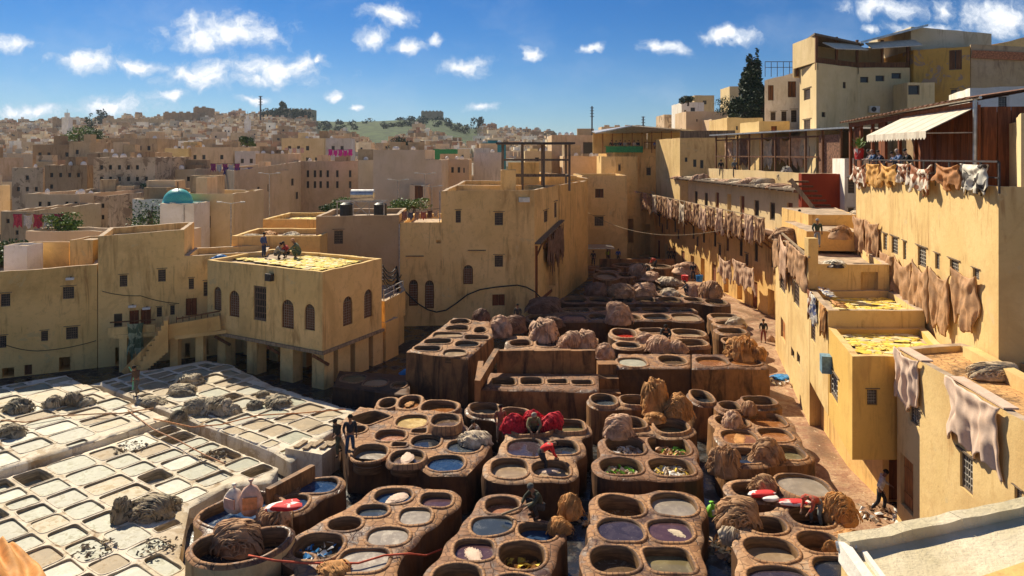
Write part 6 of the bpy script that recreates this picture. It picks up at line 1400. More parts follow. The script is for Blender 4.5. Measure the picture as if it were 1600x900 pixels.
pile(865, 512, 40, 20, 2.0, HD, 'dim brown hides under the centre house corner', 6, .3, .8, group=HH)
for px, py, mt, lb in ((370, 402, HT, 'orange scrap heap on the arcade roof'),): pile(px, py, 24, 9, 6.72, mt, lb, 1)
for k, (x, y) in enumerate(((-20.2, 55), (-18.6, 54.5), (-17.0, 55.2), (-15.8, 54.4), (-17.8, 56.5), (-19.6, 57))):
    tag(link('hide_pile', PILES[k], None, (x, y, 7.3), k, (1.7, 1.1, .45), [HCR, HO, HL, HT][k % 4]), '%s hide spread on the terrace behind the arcade roof' % ORD2[k], 'hide', 'hides on the terrace behind the arcade roof')
def drape(p0, p1, z, h, mt, lb, n=1, proto=None):
    d = (p1[0] - p0[0], p1[1] - p0[1]); L_ = math.hypot(*d); d = (d[0] / L_, d[1] / L_); c = ((p0[0] + p1[0]) / 2, (p0[1] + p1[1]) / 2)
    hang(c, z, L_, h, d, mt, lb, proto=proto, off=.05, name='draped_hide')
# cowhides over the terrace parapet
for s, mt, lb in ((.16, HC, 'brown and white cowhide draped on the yellow terrace parapet'), (.36, hide_mat('white spotted hide', (.66, .60, .50), .2, (.12, .14, .25)), 'bluish spotted white hide draped next to the cowhide'), (.86, HO, 'orange tan hide folded over the parapet corner')):
    q = along(R2[0], R2[1], s); dd = (R2[1][0] - R2[0][0], R2[1][1] - R2[0][1]); L_ = math.hypot(*dd); dd = (dd[0] / L_, dd[1] / L_)
    hang(q, 7.1, 1.3, 1.5, dd, mt, lb, proto=4, off=.05, name='draped_hide')
    o = link('hide_flap', HID[4], None, (q[0] + .33, q[1], 7.13), (rad(-80), 0, math.atan2(dd[1], dd[0]) + math.pi), (1.3, 1, .6), mt); tag(o, 'top flap of the ' + lb.split(' draped')[0].split(' folded')[0] + ' on the parapet', 'hide')
for px, w_, yt, yb in ((1150, 3.0, 402, 440), (1171, 3.0, 408, 446), (1192, 3.0, 414, 452)):
    (q, s) = onray(px - 22, g0, g1); q = along(g0, g1, min(.9, s + .1), -1.2); hang(q, ZA(yt, q[1]), w_, 2.5, dG, HP, {1150: 'left', 1171: 'middle', 1192: 'right'}[px] + ' pale hide in the low row beneath the gallery', 'pale hides hanging in the low row beneath the gallery')

# bags, plastic
def bag(name, label, px, py, z, w_, h, mat, rz=0, flat=False, cat='bag', mat2=None):
    X, Y = P(px, py, z); t = thing(name, label, cat, (X, Y, z)); vs = []; fs = []; n, mR = 14, 9
    for i in range(mR + 1):
        v = i / mR; r = (math.sin(v * math.pi) ** .45) * (1 - .25 * v) if not flat else math.sin(v * math.pi) ** .3
        for k in range(n):
            a = 2 * math.pi * k / n; rr = r * (1 + .08 * math.sin(3 * a + v * 5) + .05 * math.sin(7 * a - v * 9)); x, y = math.cos(a), math.sin(a)
            x = math.copysign(abs(x) ** .6, x); y = math.copysign(abs(y) ** .6, y)
            vs.append((x * rr * w_ / 2, y * rr * w_ * .32, v * h))
    fs = [(i * n + k, i * n + (k + 1) % n, (i + 1) * n + (k + 1) % n, (i + 1) * n + k) for i in range(mR) for k in range(n)]
    rot = (0, 0, rz) if not flat else (rad(82), rad(4), rz)
    o_ = link('sack', mesh_from('sack', vs, fs, [mat], smooth=True), t, (0, 0, 0 if not flat else .08), rot); o_.scale = (1, 1, 1) if not flat else (.85, .45, 1)
    if flat: return t
    m = MB(); m.box((0, -w_ * .28 if not flat else 0, h * .5), (w_ * .55, .06, h * .35)) if not flat else m.box((0, 0, h * .55), (w_ * .56, w_ * .296, h * .36)); me = mesh_from('print_panel', m.v, m.f, [mat2 or WHITE]); link('print_panel', me, t, (0, 0, 0 if not flat else .12), rot)
    if not flat:
        m = MB(); m.tube([(0, 0, h * .93), (0, 0, h * 1.02), (0, 0, h * 1.12)], [.05, .03, .10], 8); link('tied_neck', mesh_from('tied_neck', m.v, m.f, [mat], smooth=True), t, (0, 0, 0), rz)
    return t
PINK = plain('pinkish sack', (.60, .38, .28), .15, .7)
bag('sack', 'tied pink sack with an orange print leaning in the indigo tub', 392, 808, 1.55, .85, 1.15, PINK, .2, mat2=plain('orange print', (.6, .25, .1)))
bag('sack', 'plain whitish sack lying against the tied pink one', 366, 804, 1.5, .8, .95, plain('white sack', (.66, .56, .46), .15, .7), -.4, mat2=PINK)
REDB = hide_mat('red and white plastic', (.60, .03, .03), .2, (.72, .68, .62), .53)
for px, py, z, rz, lb, mm in ((412, 800, 2.45, .2, 'lower red and white plastic bag on the hide heap', REDB), (424, 795, 2.62, -.3, 'upper red and white plastic bag on the hide heap', REDB)):
    bag('plastic_bag', lb, px, py, z, .6, 1.15, mm, rz + math.pi / 2, True)
bag('plastic_bag', 'left red and white plastic bag on the rim of the front right vats', 1168, 776, 1.55, .55, 1.0, REDB, 1.4, True); bag('plastic_bag', 'right red and white plastic bag on the rim of the front right vats', 1214, 788, 1.55, .55, 1.15, REDB, 1.25, True)
bag('plastic_bag', 'crumpled whitish bag between the two red bags', 1190, 782, 1.55, .5, .6, WHITE, 1.3, True)
bag('plastic_bag', 'bright green plastic bag in the dark gutter', 1112, 808, .6, .55, .5, GREEN, .6)
def rubble(label, px, py, z, r, mats, n=40, seed=1, size=.09):
    rng = np.random.RandomState(seed); X, Y = P(px, py, z); m = MB()
    for _ in range(n):
        a, q = rng.uniform(0, 6.28), r * math.sqrt(rng.uniform()); s = size * rng.uniform(.6, 1.8); e = [rng.uniform(-1, 1, 3) * s for _ in range(4)]
        c = np.array((X + q * math.cos(a), Y + q * math.sin(a) * .9, z + rng.uniform(.02, .08)))
        m.add([c + x * (1.6, 1.6, .7) for x in e] + [c + (0, 0, s * .8)], [(0, 1, 4), (1, 2, 4), (2, 3, 4), (3, 0, 4), (0, 3, 2, 1)], int(rng.randint(len(mats))))
    o = m.build('scraps', mats); o.location = (0, 0, 0); return tag(o, label, 'scraps', None, 'stuff')
rubble('scraps and a green bag in the front left of the junk vats', 972, 740, 1.08, .72, [HCR, HP, GREEN, HCR], 90, 1); rubble('pale rags and white bags in the front right of the junk vats', 1050, 741, 1.12, .72, [HCR, WHITE, HCR, YH2], 110, 2)
rubble('pale scraps in the back left of the junk vats', 980, 709, 1.1, .6, [HCR, WHITE, HP], 70, 3); rubble('rusty scraps with a green bag in the back right of the junk vats', 1048, 709, 1.1, .65, [HO, GREEN, HP], 80, 4)
rubble('yellow scraps floating in the deep brick vat', 822, 884, .95, .8, [YH2, YH2, HO], 60, 5); rubble('pale scraps floating in the left front vat', 505, 862, 1.15, .7, [HCR, BLUE, WHITE], 40, 6, .07)
rubble('scattered litter on the path below the small bay', 1375, 805, .03, .9, [HCR, HT, WHITE], 40, 7); rubble('white litter on the path near the blue sheet', 1225, 595, .03, 1.3, [WHITE, HCR], 40, 8)
rubble('pale scraps in the dark gutter beside the big ribbed heap', 1138, 858, .03, .9, [HCR, HT], 60, 9); rubble('scraps in the gutter behind the seated man', 925, 815, .03, .6, [HCR, HO], 40, 10)
rgl = random.Random(6)
for k, (px, py, lb) in enumerate(((205, 700, 'dark clotted scraps filling one middle lime pit'), (150, 860, 'small debris on the muddy pit below the striped heap'), (250, 855, 'debris scattered over the wet lime floor'), (110, 680, 'bits of skin on an upper lime pit'), (330, 715, 'dark bits floating in a brown lime pit'))):
    rubble(lb, px, py, .66, .7, [plain('dark scrap', (.08, .07, .06)), HG, HL], 50, 20 + k, .05)
# skins afloat in the liquids
for px, py, z, mt, sc_, lb in ((622, 776, 1.38, HW, (.8, .55), 'pinkish skin floating in the upper blue vat'), (636, 715, 1.62, HW, (.9, .5), 'pale skins floating in the raised brown vat'), (740, 866, 1.40, HW, (.9, .5), 'pale skin floating in the purple brown vat'), (1056, 832, 1.44, HCR, (.95, .6), 'cream skin folded in the purple vat at the right'),
    (858, 735, 1.25, HW, (.8, .5), 'wet skins in the vat of the bending man'), (540, 822, 1.0, HD, (.8, .4), 'dark hide sunk in the deep brown vat'), (1155, 685, 1.55, HO, (1.2, .6), 'orange hides soaking to the brim beside the path'), (640, 630, 1.3, HO, (.7, .4), 'orange hide over the round rust tub')):
    X, Y = P(px, py, z); tag(link('floating_skin', PILES[R.randrange(10)], None, (X, Y, z - .04), R.uniform(0, 6), (sc_[0] * 1.1, sc_[1], .055), mt), lb, 'skin')
tag(link('plastic_sheet', PILES[5], None, (*P(1224, 590, .03), .0), .3, (1.5, 1.1, .18), BLUE), 'blue plastic sheet lying on the path', 'plastic sheet')
tag(link('plastic_sheet', PILES[1], None, (*P(345, 402, 6.9), 6.75), .3, (1.2, .6, .35), BLUE), 'blue plastic sheet on the left corner of the arcade roof', 'plastic sheet')
tag(link('plastic_sheet', PILES[1], None, (*P(636, 592, .6), .9), .3, (.9, .5, .3), BLUE), 'blue plastic scrap by the tall stained block', 'plastic sheet')
for px, py in ((833, 664), (805, 668), (857, 668)):
    X, Y = P(px, py, 1.6); tag(link('red_cloth', PILES[{833: 1, 805: 5, 857: 7}[px]], None, (X, Y, 1.45), .4, ({833: 1.5, 805: 1.2, 857: 1.3}[px], .9, .85), RED), {833: 'middle heap of deep red textile in the dye vat', 805: 'left heap of deep red textile in the dye vat', 857: 'right heap of deep red textile in the dye vat'}[px], 'cloth', 'deep red textiles in the dye vat')

# ================================================================== PEOPLE
def man(px, py, z, *a, **k): X, Y = P(px, py, z); return person(X, Y, z, *a, **k)
DK = (.035, .035, .04); NV = (.03, .045, .09); WH = (.55, .50, .44)
WK = 'workers in the tannery'
man(547, 713, 1.15, 200, 'stand', 'man in a dark jacket and blue jeans standing by the left vats', (.025, .03, .04), (.03, .06, .12), group=WK, s=1.03)
man(529, 711, 1.12, 150, 'walk', 'man in olive trousers stepping beside the man in blue jeans', (.05, .045, .035), (.075, .075, .045), group=WK, s=.95)
man(748, 690, 1.0, 120, 'crouch', 'bare armed man crouching at the cream hide heap', (.30, .24, .20), DK, group=WK)
man(782, 690, .6, 190, 'stand', 'shirtless man standing waist deep between the vat blocks', (.20, .11, .07), (.30, .24, .18), group=WK)
man(834, 682, 1.3, 180, 'crouch', 'man in a khaki top sitting among the red textiles', (.20, .16, .08), (.05, .05, .04), hair=(.3, .27, .22), group=WK, s=1.15)
man(848, 738, 1.0, -75, 'bend', 'man in a bright red shirt bending over a brown vat', (.62, .03, .03), DK, group=WK)
man(842, 806, 1.5, 120, 'crouch', 'man in dark clothes sitting with a long stick on the front vats', (.045, .05, .035), DK, hair=(.10, .10, .09), group=WK, s=1.15)
m = MB(); a, b = P(784, 798, 1.75), P(832, 788, 2.0); m.tube([(*a, 1.62), (*b, 2.05)], .045, 8); tag(m.build('stick', WOODP), 'long pale wooden stick lying in the lap of the seated man', 'stick')
man(1276, 822, 1.05, 110, 'bend', 'worker in a red headscarf leaning into a deep vat', (.40, .08, .05), (.16, .18, .17), hair=(.45, .09, .06), group=WK, s=.95)
man(1374, 800, .01, 250, 'walk', 'man in a white shirt and black trousers stooping under the bay', (.62, .58, .52), (.02, .02, .025), group=WK)
man(1193, 535, .01, 150, 'stand', 'man in dark clothes with reddish legs standing on the path', (.03, .03, .03), (.22, .06, .05), group=WK)
man(809, 512, 2.0, 160, 'stand', 'man in the shade between two hide heaps', (.05, .045, .04), DK, group=WK, s=.95)
man(1040, 536, 2.0, 170, 'crouch', 'dark clothed man crouching behind the pinkish hide heap', (.02, .02, .022), DK, group=WK, s=1.2)
man(1083, 438, 1.9, 170, 'stand', 'tall dark worker near a red bucket on the distant block', (.02, .025, .035), (.025, .03, .05), group=WK)
man(1076, 460, 2.0, 60, 'crouch', 'far worker crouching by the bristly hide heap', (.10, .10, .11), DK, group=WK, s=1.1)
man(1024, 420, 1.7, 90, 'bend', 'far worker in a red top bending left', (.55, .08, .05), DK, group=WK)
man(927, 415, 1.2, 180, 'stand', 'far worker in a dark coat at the left of the passage', (.04, .04, .045), DK, group=WK); man(950, 411, .8, 180, 'stand', 'far man in a yellow green vest', (.42, .50, .03), DK, group=WK); man(966, 411, .8, 190, 'stand', 'far man in a blue jacket', (.05, .10, .30), DK, group=WK)
for k, px in enumerate((1046, 1052, 1058)): man(px, 410, .6, 170 + k * 15, 'stand', ['left man of the dark trio by the doorways', 'middle man of the dark trio by the doorways', 'right man of the dark trio by the doorways'][k], (.04 + .03 * k, .035, .03), DK, group=WK)
man(1013, 431, 1.95, 100, 'bend', 'far worker bent over a hide on the distant block', (.10, .085, .07), DK, group=WK)
man(214, 618, .85, 170, 'walk', 'worker in waders holding a green hose on the shaded lime pits', (.10, .06, .04), (.12, .11, .09), group=WK)
RF = 'workers on the arcade roof'
man(412, 402, 6.72, 250, 'stand', 'man in a blue shirt standing on the arcade roof', (.06, .09, .20), NV, group=RF); man(431, 405, 6.72, 280, 'crouch', 'man in a grey shirt crouching on the arcade roof', (.30, .27, .24), (.10, .09, .08), group=RF, s=1.1)
man(450, 403, 6.72, 90, 'crouch', 'man in a red and dark top crouching on the arcade roof', (.45, .05, .04), DK, group=RF, s=1.1); man(467, 404, 6.72, 100, 'crouch', 'man in green holding skins at the right of the roof group', (.10, .13, .08), (.09, .11, .06), hair=(.6, .3, .15), group=RF, s=1.35)
TR = 'tourists leaning on the terrace rail'
for px, lb, c_, h_, sc_ in ((1362, 'tourist in a pale top at the far end of the terrace rail', (.5, .42, .38), (.06, .05, .04), 1.0), (1368, 'bald tourist in a blue denim jacket on the terrace', (.06, .12, .24), (.42, .27, .20), 1.0), (1378, 'dark haired tourist beside the bald one', (.025, .04, .09), (.015, .012, .01), .97), (1399, 'short dark haired tourist in the middle of the rail', (.07, .11, .22), (.015, .012, .01), .92),
    (1408, 'grey haired tourist in a blue shirt on the terrace', (.10, .16, .30), (.38, .30, .26), 1.0), (1421, 'tourist in a black coat bent over the rail', (.01, .01, .012), (.012, .012, .015), 1.0)):
    q, s = onray(px, (H0[0] + .45, H0[1]), (H1[0] + .45, H1[1])); person(q[0], q[1], 12.55, 78, 'lean', lb, c_, NV, h_, SKIN2, TR, sc_)
CF = 'visitors at the roof cafe rail'
for k in range(7): person(14.1 + k * .62, 99.7, 14.15, 175 + k * 4, 'lean' if k % 2 else 'stand', 'visitor %s at the roof cafe rail' % ['in black nearest the left post', 'in dark green', 'in a navy coat', 'in pale grey', 'in a brown coat', 'in a white top', 'in black at the right'][k], [(.02, .02, .02), (.03, .08, .05), (.03, .04, .10), (.4, .38, .36), (.15, .08, .05), (.6, .56, .5), (.02, .02, .025)][k], DK, skin=SKIN2, group=CF)
for k in range(3): person(20.6 + k * .9, 101, 14.15, 180, 'stand', ['visitor in bright blue under the cafe roof', 'visitor in black under the cafe roof', 'visitor in blue beside the cafe post'][k], [(.05, .2, .55), (.02, .02, .02), (.05, .12, .35)][k], DK, skin=SKIN2, group=CF)
q = sp(.08, -.3); person(q[0], q[1], 11.5, 170, 'stand', 'worker in black at the left of the hide shed', (.02, .02, .02), DK, group=WK, s=1.05); q = sp(.22, -.3); person(q[0], q[1], 11.5, 180, 'stand', 'worker in a white and dark jacket in the hide shed', (.10, .13, .15), DK, hair=(.5, .5, .5), group=WK, s=1.1)
q = sp(.66, -.2); tag(link('hide_pile', PILES[1], None, (q[0], q[1], 11.5), 0, (1.7, 1.2, 1.4), HS), 'black and white skins heaped in the hide shed', 'hide pile')
man(1277, 386, 8.6, 170, 'stand', 'man in a green jacket standing on the ochre roof steps', (.06, .08, .05), (.25, .26, .28), hair=(.35, .35, .35), group=WK, s=.95); man(1250, 362, 8.4, 150, 'walk', 'shirtless man behind the folded hides on the roof', (.28, .15, .09), DK, group=WK, s=.95)

# ================================================================== SMALL THINGS
def wire(name, label, cat, pts, r, mat, sag=0.0, n=14):
    out = []
    for (a, b) in zip(pts, pts[1:]):
        for i in range(n): s = i / n; p = Vector(a).lerp(Vector(b), s); p.z -= sag * 4 * s * (1 - s); out.append(p)
    out.append(Vector(pts[-1])); m = MB(); m.tube(out, r, 6); o = m.build(name, mat, smooth=True); o.location = (0, 0, 0); return tag(o, label, cat)
def onw(px, py, p0, p1, off=.08):
    (q, s) = onray(px, p0, p1); L_ = math.hypot(p1[0] - p0[0], p1[1] - p0[1]); return (q[0] + (p1[1] - p0[1]) / L_ * off, q[1] - (p1[0] - p0[0]) / L_ * off, ZA(py, q[1]))
C0, C1 = (-9.1, 57.0), (1.85, 58.1)
wire('hose', 'thick black hose looping across the front of the centre house', 'hose', [onw(x, y, C0, C1, .15) for x, y in ((600, 425), (622, 443), (640, 462), (655, 475), (668, 483), (682, 487), (697, 484), (712, 474), (730, 460), (750, 452), (775, 448), (808, 445), (822, 448), (835, 455), (846, 466))], .055, BLACK, n=3)
for k in range(5): wire('cable', '%s black cable of the bundle beside the arcade building' % ('topmost', 'second highest', 'middle', 'second lowest', 'lowest')[k], 'cable', [(-8.9, 48.5, 6.3 - k * .25), (-8.6, 52.5, 5.6 - k * .35), (-8.95, 56.9, 4.2 - k * .5)], .045, BLACK, .5)['group'] = 'cables beside the arcade building'
wire('wire', 'thin pale wire strung across the far end of the yard', 'wire', [(8.9, 87.9, 7.0), (18.5, 60, 7.6)], .02, WOODP, 1.6)
wire('hose', 'orange hose lying across the shaded end of the lime pits', 'hose', [(*P(a, b, .95), .97) for a, b in ((240, 655), (300, 668), (345, 664), (400, 650), (430, 648), (470, 646), (540, 640))], .03, plain('orange hose', (.55, .24, .10)), n=4)
wire('hose', 'orange hose running over the upper lime pits', 'hose', [(*P(a, b, 1.02), 1.03) for a, b in ((2, 657), (40, 660), (95, 650), (150, 647), (190, 646), (240, 638))], .03, plain('tan hose', (.50, .28, .15)), n=4)
wire('hose', 'brown hose crossing the middle lime pits', 'hose', [(*P(a, b, .9), .93) for a, b in ((200, 642), (240, 672), (280, 690), (320, 712), (352, 726))], .03, plain('brown hose', (.42, .22, .12)), n=4)
wire('hose', 'red hose strung over the front left vats', 'hose', [(*P(a, b, z), z) for a, b, z in ((388, 868, 1.95), (430, 876, 1.9), (480, 880, 1.65), (560, 880, 1.6), (600, 868, 1.62), (640, 865, 1.6), (665, 868, 1.1), (690, 858, .6))], .03, plain('red hose', (.55, .10, .05)), n=4)
m = MB(); c = P(213, 612, .9); m.tube([(c[0] - .2, c[1], 1.0), (c[0] - .1, c[1] - .1, 1.9), (c[0] - .35, c[1] - .1, 2.3)], .03); tag(m.build('green_hose', plain('green hose', (.15, .45, .28))), 'green hose held up by the worker in waders', 'hose')
for k, (px, py, q0, q1, lb) in enumerate(((110, 435, (-31.8, 43.8), (-27.1, 46.0), 'white lamp on the low ochre house wall'), (207, 478, (-27.05, 46.0), b3, 'left white lamp above the red doors'), (229, 481, (-27.05, 46.0), b3, 'right white lamp above the red doors'))):
    p = onw(px, py, q0, q1, .18); t = thing('wall_lamp', lb, 'lamp', p); m = MB(); m.box(p, (.45, .22, .14), .35); m.build('lamp_head', WHITE, t); m = MB(); m.beam(p, (p[0] - .05, p[1] + .2, p[2] + .12), .05); m.build('bracket', IRON, t)
wire('cable', 'thin cable sagging along the low ochre house', 'cable', [onw(2, 536, (-31.8, 43.8), (-27.1, 46.0), .05), onw(60, 548, (-31.8, 43.8), (-27.1, 46.0), .05), onw(150, 532, (-31.8, 43.8), (-27.1, 46.0), .05)], .02, BLACK, .12)
wire('cable', 'thin cable under the roof edge of the tall plain house', 'cable', [onw(160, 455, (-27.05, 46.0), b3, .05), onw(220, 462, (-27.05, 46.0), b3, .05), onw(280, 474, (-27.05, 46.0), b3, .05)], .02, BLACK, .1)
wire('drain_pipe', 'white pipe running down the left edge of the centre house', 'pipe', [(-9.1, 56.85, 8.3), (-9.1, 56.85, 1.0)], .05, IRONL)
wire('drain_pipe', 'white pipe rising beside the laundry terrace', 'pipe', [(-5.85, 57.1, 8.4), (-5.85, 57.1, 11.0)], .05, IRONL)
for k, (px, y0, y1, p0_, p1_, lb) in enumerate(((648, 400, 404, C0, C1, 'long thin board over the twin arched windows'), (745, 391, 395, C0, C1, 'short board on the centre house wall'))):
    a_, b_ = onw(px - 14, y0, p0_, p1_, .1), onw(px + 14, y0, p0_, p1_, .1); m = MB(); m.beam(a_, b_, .12, .06); tag(m.build('wall_board', WOODG), lb, 'board')
# bucket, hut, plant pots, tank
bk = thing('bucket', 'red bucket beside the tall dark far worker', 'bucket', (*P(1070, 440, 1.9), 1.9)); m = MB(); c = P(1070, 440, 1.9); m.tube([(*c, 1.9), (*c, 2.5)], [.28, .36], 12); m.build('pail', REDB, bk); m = MB(); m.tube([(c[0] - .34, c[1], 2.5), (c[0], c[1], 2.85), (c[0] + .34, c[1], 2.5)], .02); m.build('handle', IRON, bk)
bk = thing('bucket', 'blue bucket beside the tall dark far worker', 'bucket', (*P(1093, 440, 1.9), 1.9)); m = MB(); c = P(1093, 440, 1.9); m.tube([(*c, 1.9), (*c, 2.5)], [.28, .36], 12); m.build('pail', BLUE, bk); m = MB(); m.tube([(c[0] - .34, c[1], 2.5), (c[0], c[1], 2.85), (c[0] + .34, c[1], 2.5)], .02); m.build('handle', IRON, bk)
ht = thing('tin_shelter', 'small shelter with a pale tin roof before the ochre tower', 'shelter', (9.5, 83, 0))
for x, y in ((8.4, 82), (11.4, 82), (8.4, 84.5), (11.4, 84.5)): m = MB(); m.beam((x, y, 0), (x, y, 2.9), .12); m.build('post', WOODG, ht)
m = MB(); m.box((9.9, 83.2, 3.0), (4.0, 3.4, .12)); m.build('roof', METAL, ht)
wt = thing('water_tank', 'silver cylindrical water tank on a metal stand with black tubs', 'water tank', (-12.0, 57.5, 9.0)); m = MB(); m.tube([(-13.2, 57.6, 10.65), (-13.14, 57.6, 10.65), (-11.3, 57.6, 10.65), (-11.24, 57.6, 10.65)], [.2, .42, .42, .2], 18); m.build('tank', METAL, wt, smooth=False)
m = MB(); m.beam((-14.3, 57.2, 10.1), (-10.3, 57.2, 10.1), .08, .1); m.beam((-14.3, 58.4, 10.1), (-10.3, 58.4, 10.1), .08, .1)
for x in (-14.2, -12.9, -11.6, -10.4): m.beam((x, 57.2, 8.9), (x, 57.2, 10.1), .07)
m.beam((-12.9, 57.2, 8.9), (-11.6, 57.2, 10.1), .05); m.beam((-11.6, 57.2, 8.9), (-12.9, 57.2, 10.1), .05); m.build('stand', IRONL, wt)
for x in (-13.7, -10.9): m = MB(); m.tube([(x, 58.3, 8.8), (x, 58.3, 9.8), (x, 58.3, 9.95)], [.55, .55, .3], 16); m.build('tub', BLACK, wt)
ld = thing('laundry_line', 'red and brown washing on the terrace rail of the centre house', 'laundry', (-7.5, 57.6, 8.2)); m = MB(); m.tube([(-9.1, 57.4, 9.25), (-5.9, 57.7, 9.5)], .02); m.build('line', IRON, ld)
for k, cc in enumerate(((.30, .14, .10), (.10, .10, .13), (.35, .22, .15), (.40, .12, .08), (.15, .07, .05), (.45, .32, .22))):
    o = link('garment', HID[k], ld, (-8.8 + k * .52 + 7.5, .0, 1.05 + .03 * k), .1, (.45, .6, .75), cloth(cc))
pt = thing('potted_plant', 'green spiky plant in a red pot at the end of the terrace rail', 'potted plant', (21.0, 42.5, 13.6)); m = MB(); m.tube([(21.2, 43.0, 13.65), (21.2, 43.0, 14.3)], [.22, .3], 12); m.build('pot', REDB, pt); m = MB()
rg = random.Random(4)
for k in range(60):
    a = rg.uniform(0, 6.28); e = rg.uniform(.3, 1.3); L_ = rg.uniform(.6, 1.1); d = Vector((math.cos(a) * math.cos(e), math.sin(a) * math.cos(e), math.sin(e))); b = Vector((21.2, 43.0, 14.3)); s_ = Vector((-d.y, d.x, 0)).normalized() * .05; tip = b + d * L_ + Vector((0, 0, -.15 * L_)); md = b + d * L_ * .5 + Vector((0, 0, .08)); m.face([b - s_ * .5, md - s_, tip, md + s_])
m.build('leaves', LEAFB, pt)
# foreground roof corner
fr = thing('roof_corner', 'near flat roof corner with a mossy whitish curb at the bottom right', 'roof', (4.5, 7, 10))
MOSS = plaster('mossy white roof', (.64, .54, .36), (.26, .22, .10), .9, (.50, .42, .26), 1.0)
q0, q1, q2 = P(1318, 848, 10.05), P(1700, 768, 10.05), P(1352, 915, 10.05)
m = MB(); m.face([(q0[0] + .05, q0[1], 9.97), (q2[0] + .05, q2[1] - 1.2, 9.97), (q1[0] + .6, q1[1] - 3, 9.97), (q1[0], q1[1], 9.97)]); m.build('roof_slab', MOSS, fr)
m = MB(); n_ = 26
for k in range(n_):
    s, e = k / n_, (k + 1) / n_; a = Vector((*q0, 10.0)).lerp(Vector((*q1, 10.0)), s); b = Vector((*q0, 10.0)).lerp(Vector((*q1, 10.0)), e); a.z += .03 * vn([[s * 14, 1, 0]], 3)[0]; b.z += .03 * vn([[e * 14, 1, 0]], 3)[0]; m.beam(a, b, .16, .14)
m.build('curb', MOSS, fr)
m = MB(); m.beam((*q0, 9.96), (q2[0], q2[1] - 1.0, 9.96), .10, .20); m.beam((q0[0] + .16, q0[1] - .1, 10.0), (q2[0] + .16, q2[1] - 1, 10.0), .05, .05); m.build('edge_board', WHITEP, fr)
m = MB(); m.tube([(q0[0] - .06, q0[1] + .03, 10.0), (q0[0] + .12, q0[1] - .02, 10.03)], .045, 10); m.build('pipe_end', METAL, fr)
m = MB(); m.face([(q0[0], q0[1] + .05, 9.9), (q2[0], q2[1] - 1.2, 9.9), (q2[0], q2[1] - 1.2, 4), (q0[0], q0[1] + .05, 4)]); m.face([(q0[0], q0[1] + .05, 9.9), (q0[0], q0[1] + .05, 4), (q1[0], q1[1] + .05, 4), (q1[0], q1[1] + .05, 9.9)]); m.build('wall', YEL3, fr)
a_, b_ = P(1505, 905, 10.2), P(1640, 860, 10.2); m = MB(); m.beam((a_[0], a_[1] - .35, 9.9), (b_[0], b_[1] - .35, 9.9), .7, .5); m.build('upper_kerb', YEL2, fr)

# ================================================================== THE MEDINA
def boxes(mb, X, Y, z0, w_, d, h, rz, par=.35, mi=0, ri=1):
    c, s = math.cos(rz), math.sin(rz)
    def tr(x, y, z): return (X + x * c - y * s, Y + x * s + y * c, z)
    a, b, t = w_ / 2, d / 2, .25; zt = z0 + h; zr = zt - par
    o = [(-a, -b), (a, -b), (a, b), (-a, b)]; i_ = [(-a + t, -b + t), (a - t, -b + t), (a - t, b - t), (-a + t, b - t)]
    vs = [tr(*p, z0 - 3) for p in o] + [tr(*p, zt) for p in o] + [tr(*p, zt) for p in i_] + [tr(*p, zr) for p in i_]
    fs, ms = [], []
    for k in range(4):
        j = (k + 1) % 4; fs += [(k, j, j + 4, k + 4), (k + 4, j + 4, j + 8, k + 8), (k + 8, j + 8, j + 12, k + 12)]; ms += [mi, mi, mi]
    fs.append((12, 13, 14, 15)); ms.append(ri); mb.add(vs, fs, ms); return tr
def T_(px, Y): return (px - 800) * Y / F
FM = 'houses of the old town beyond the yard'
_mh0 = mh
def mh(label, x0, x1, yt, Y, dep, mat, wins=(), *r, **k):
    t = _mh0(label, x0, x1, yt, Y, dep, mat, wins, *r, **k); X0, X1 = (x0 - 800) * Y / F, (x1 - 800) * Y / F; zt = k.get('zt') or ZA(yt, Y)
    if dep > 6 and X1 - X0 > 3:
        for q in range(R.choice((1, 2, 2, 3))):
            m = MB(); boxes(m, R.uniform(X0 + 1.2, X1 - 1.2), Y + R.uniform(2, dep - 1), zt - 1.2, R.uniform(1.2, 3.4), R.uniform(1.2, 2.6), R.uniform(1.6, 3.2), R.uniform(-.2, .2), .2); m.build('stair_block', [R.choice((mat, TAN, BROWNP, PEACH)), ROOFT], t)
        for q in range(R.choice((0, 1, 2, 3))): CLUT.append((R.uniform(X0 + .6, X1 - .6), Y + R.uniform(.6, 2), zt - .35, label))
    return t
CLUT = []
mh('long low beige wall behind the ochre rooftops on the left', 40, 290, 372, 60, 3, BEIGE, [('open', 100, 116, 376, 384)], zt=7.4, name='long_wall', cat='wall')
dm = mh('cream building with a turquoise dome on its flat roof', 268, 365, 303, 74, 9, CREAM, [('plainw', 320, 329, 337, 356)])
mh('white wing at the left of the turquoise dome', 207, 269, 311, 76, 8, WHITEP, [])
mh('low white wing carrying the turquoise dome', 250, 303, 318, 70.0, 3.7, WHITEP, [])
d_ = thing('dome', 'turquoise tiled dome on the cream building', 'dome', (T_(278, 71.8), 71.8, 8.8)); m = MB(); X, Y, z0_ = T_(278, 71.8), 71.8, ZA(319, 71.8)
rr = [(1.75, 0), (1.5, .1), (1.45, .25)] + [(1.42 * math.cos(a), .25 + 1.35 * math.sin(a)) for a in np.linspace(0, math.pi / 2 - .05, 9)]
vs = [(X + r * math.cos(k * 2 * math.pi / 24), Y + r * math.sin(k * 2 * math.pi / 24), z0_ + z) for r, z in rr for k in range(24)]; m.add(vs, [(i * 24 + k, i * 24 + (k + 1) % 24, (i + 1) * 24 + (k + 1) % 24, (i + 1) * 24 + k) for i in range(len(rr) - 1) for k in range(24)]); m.build('shell', TURQ, d_, smooth=True)
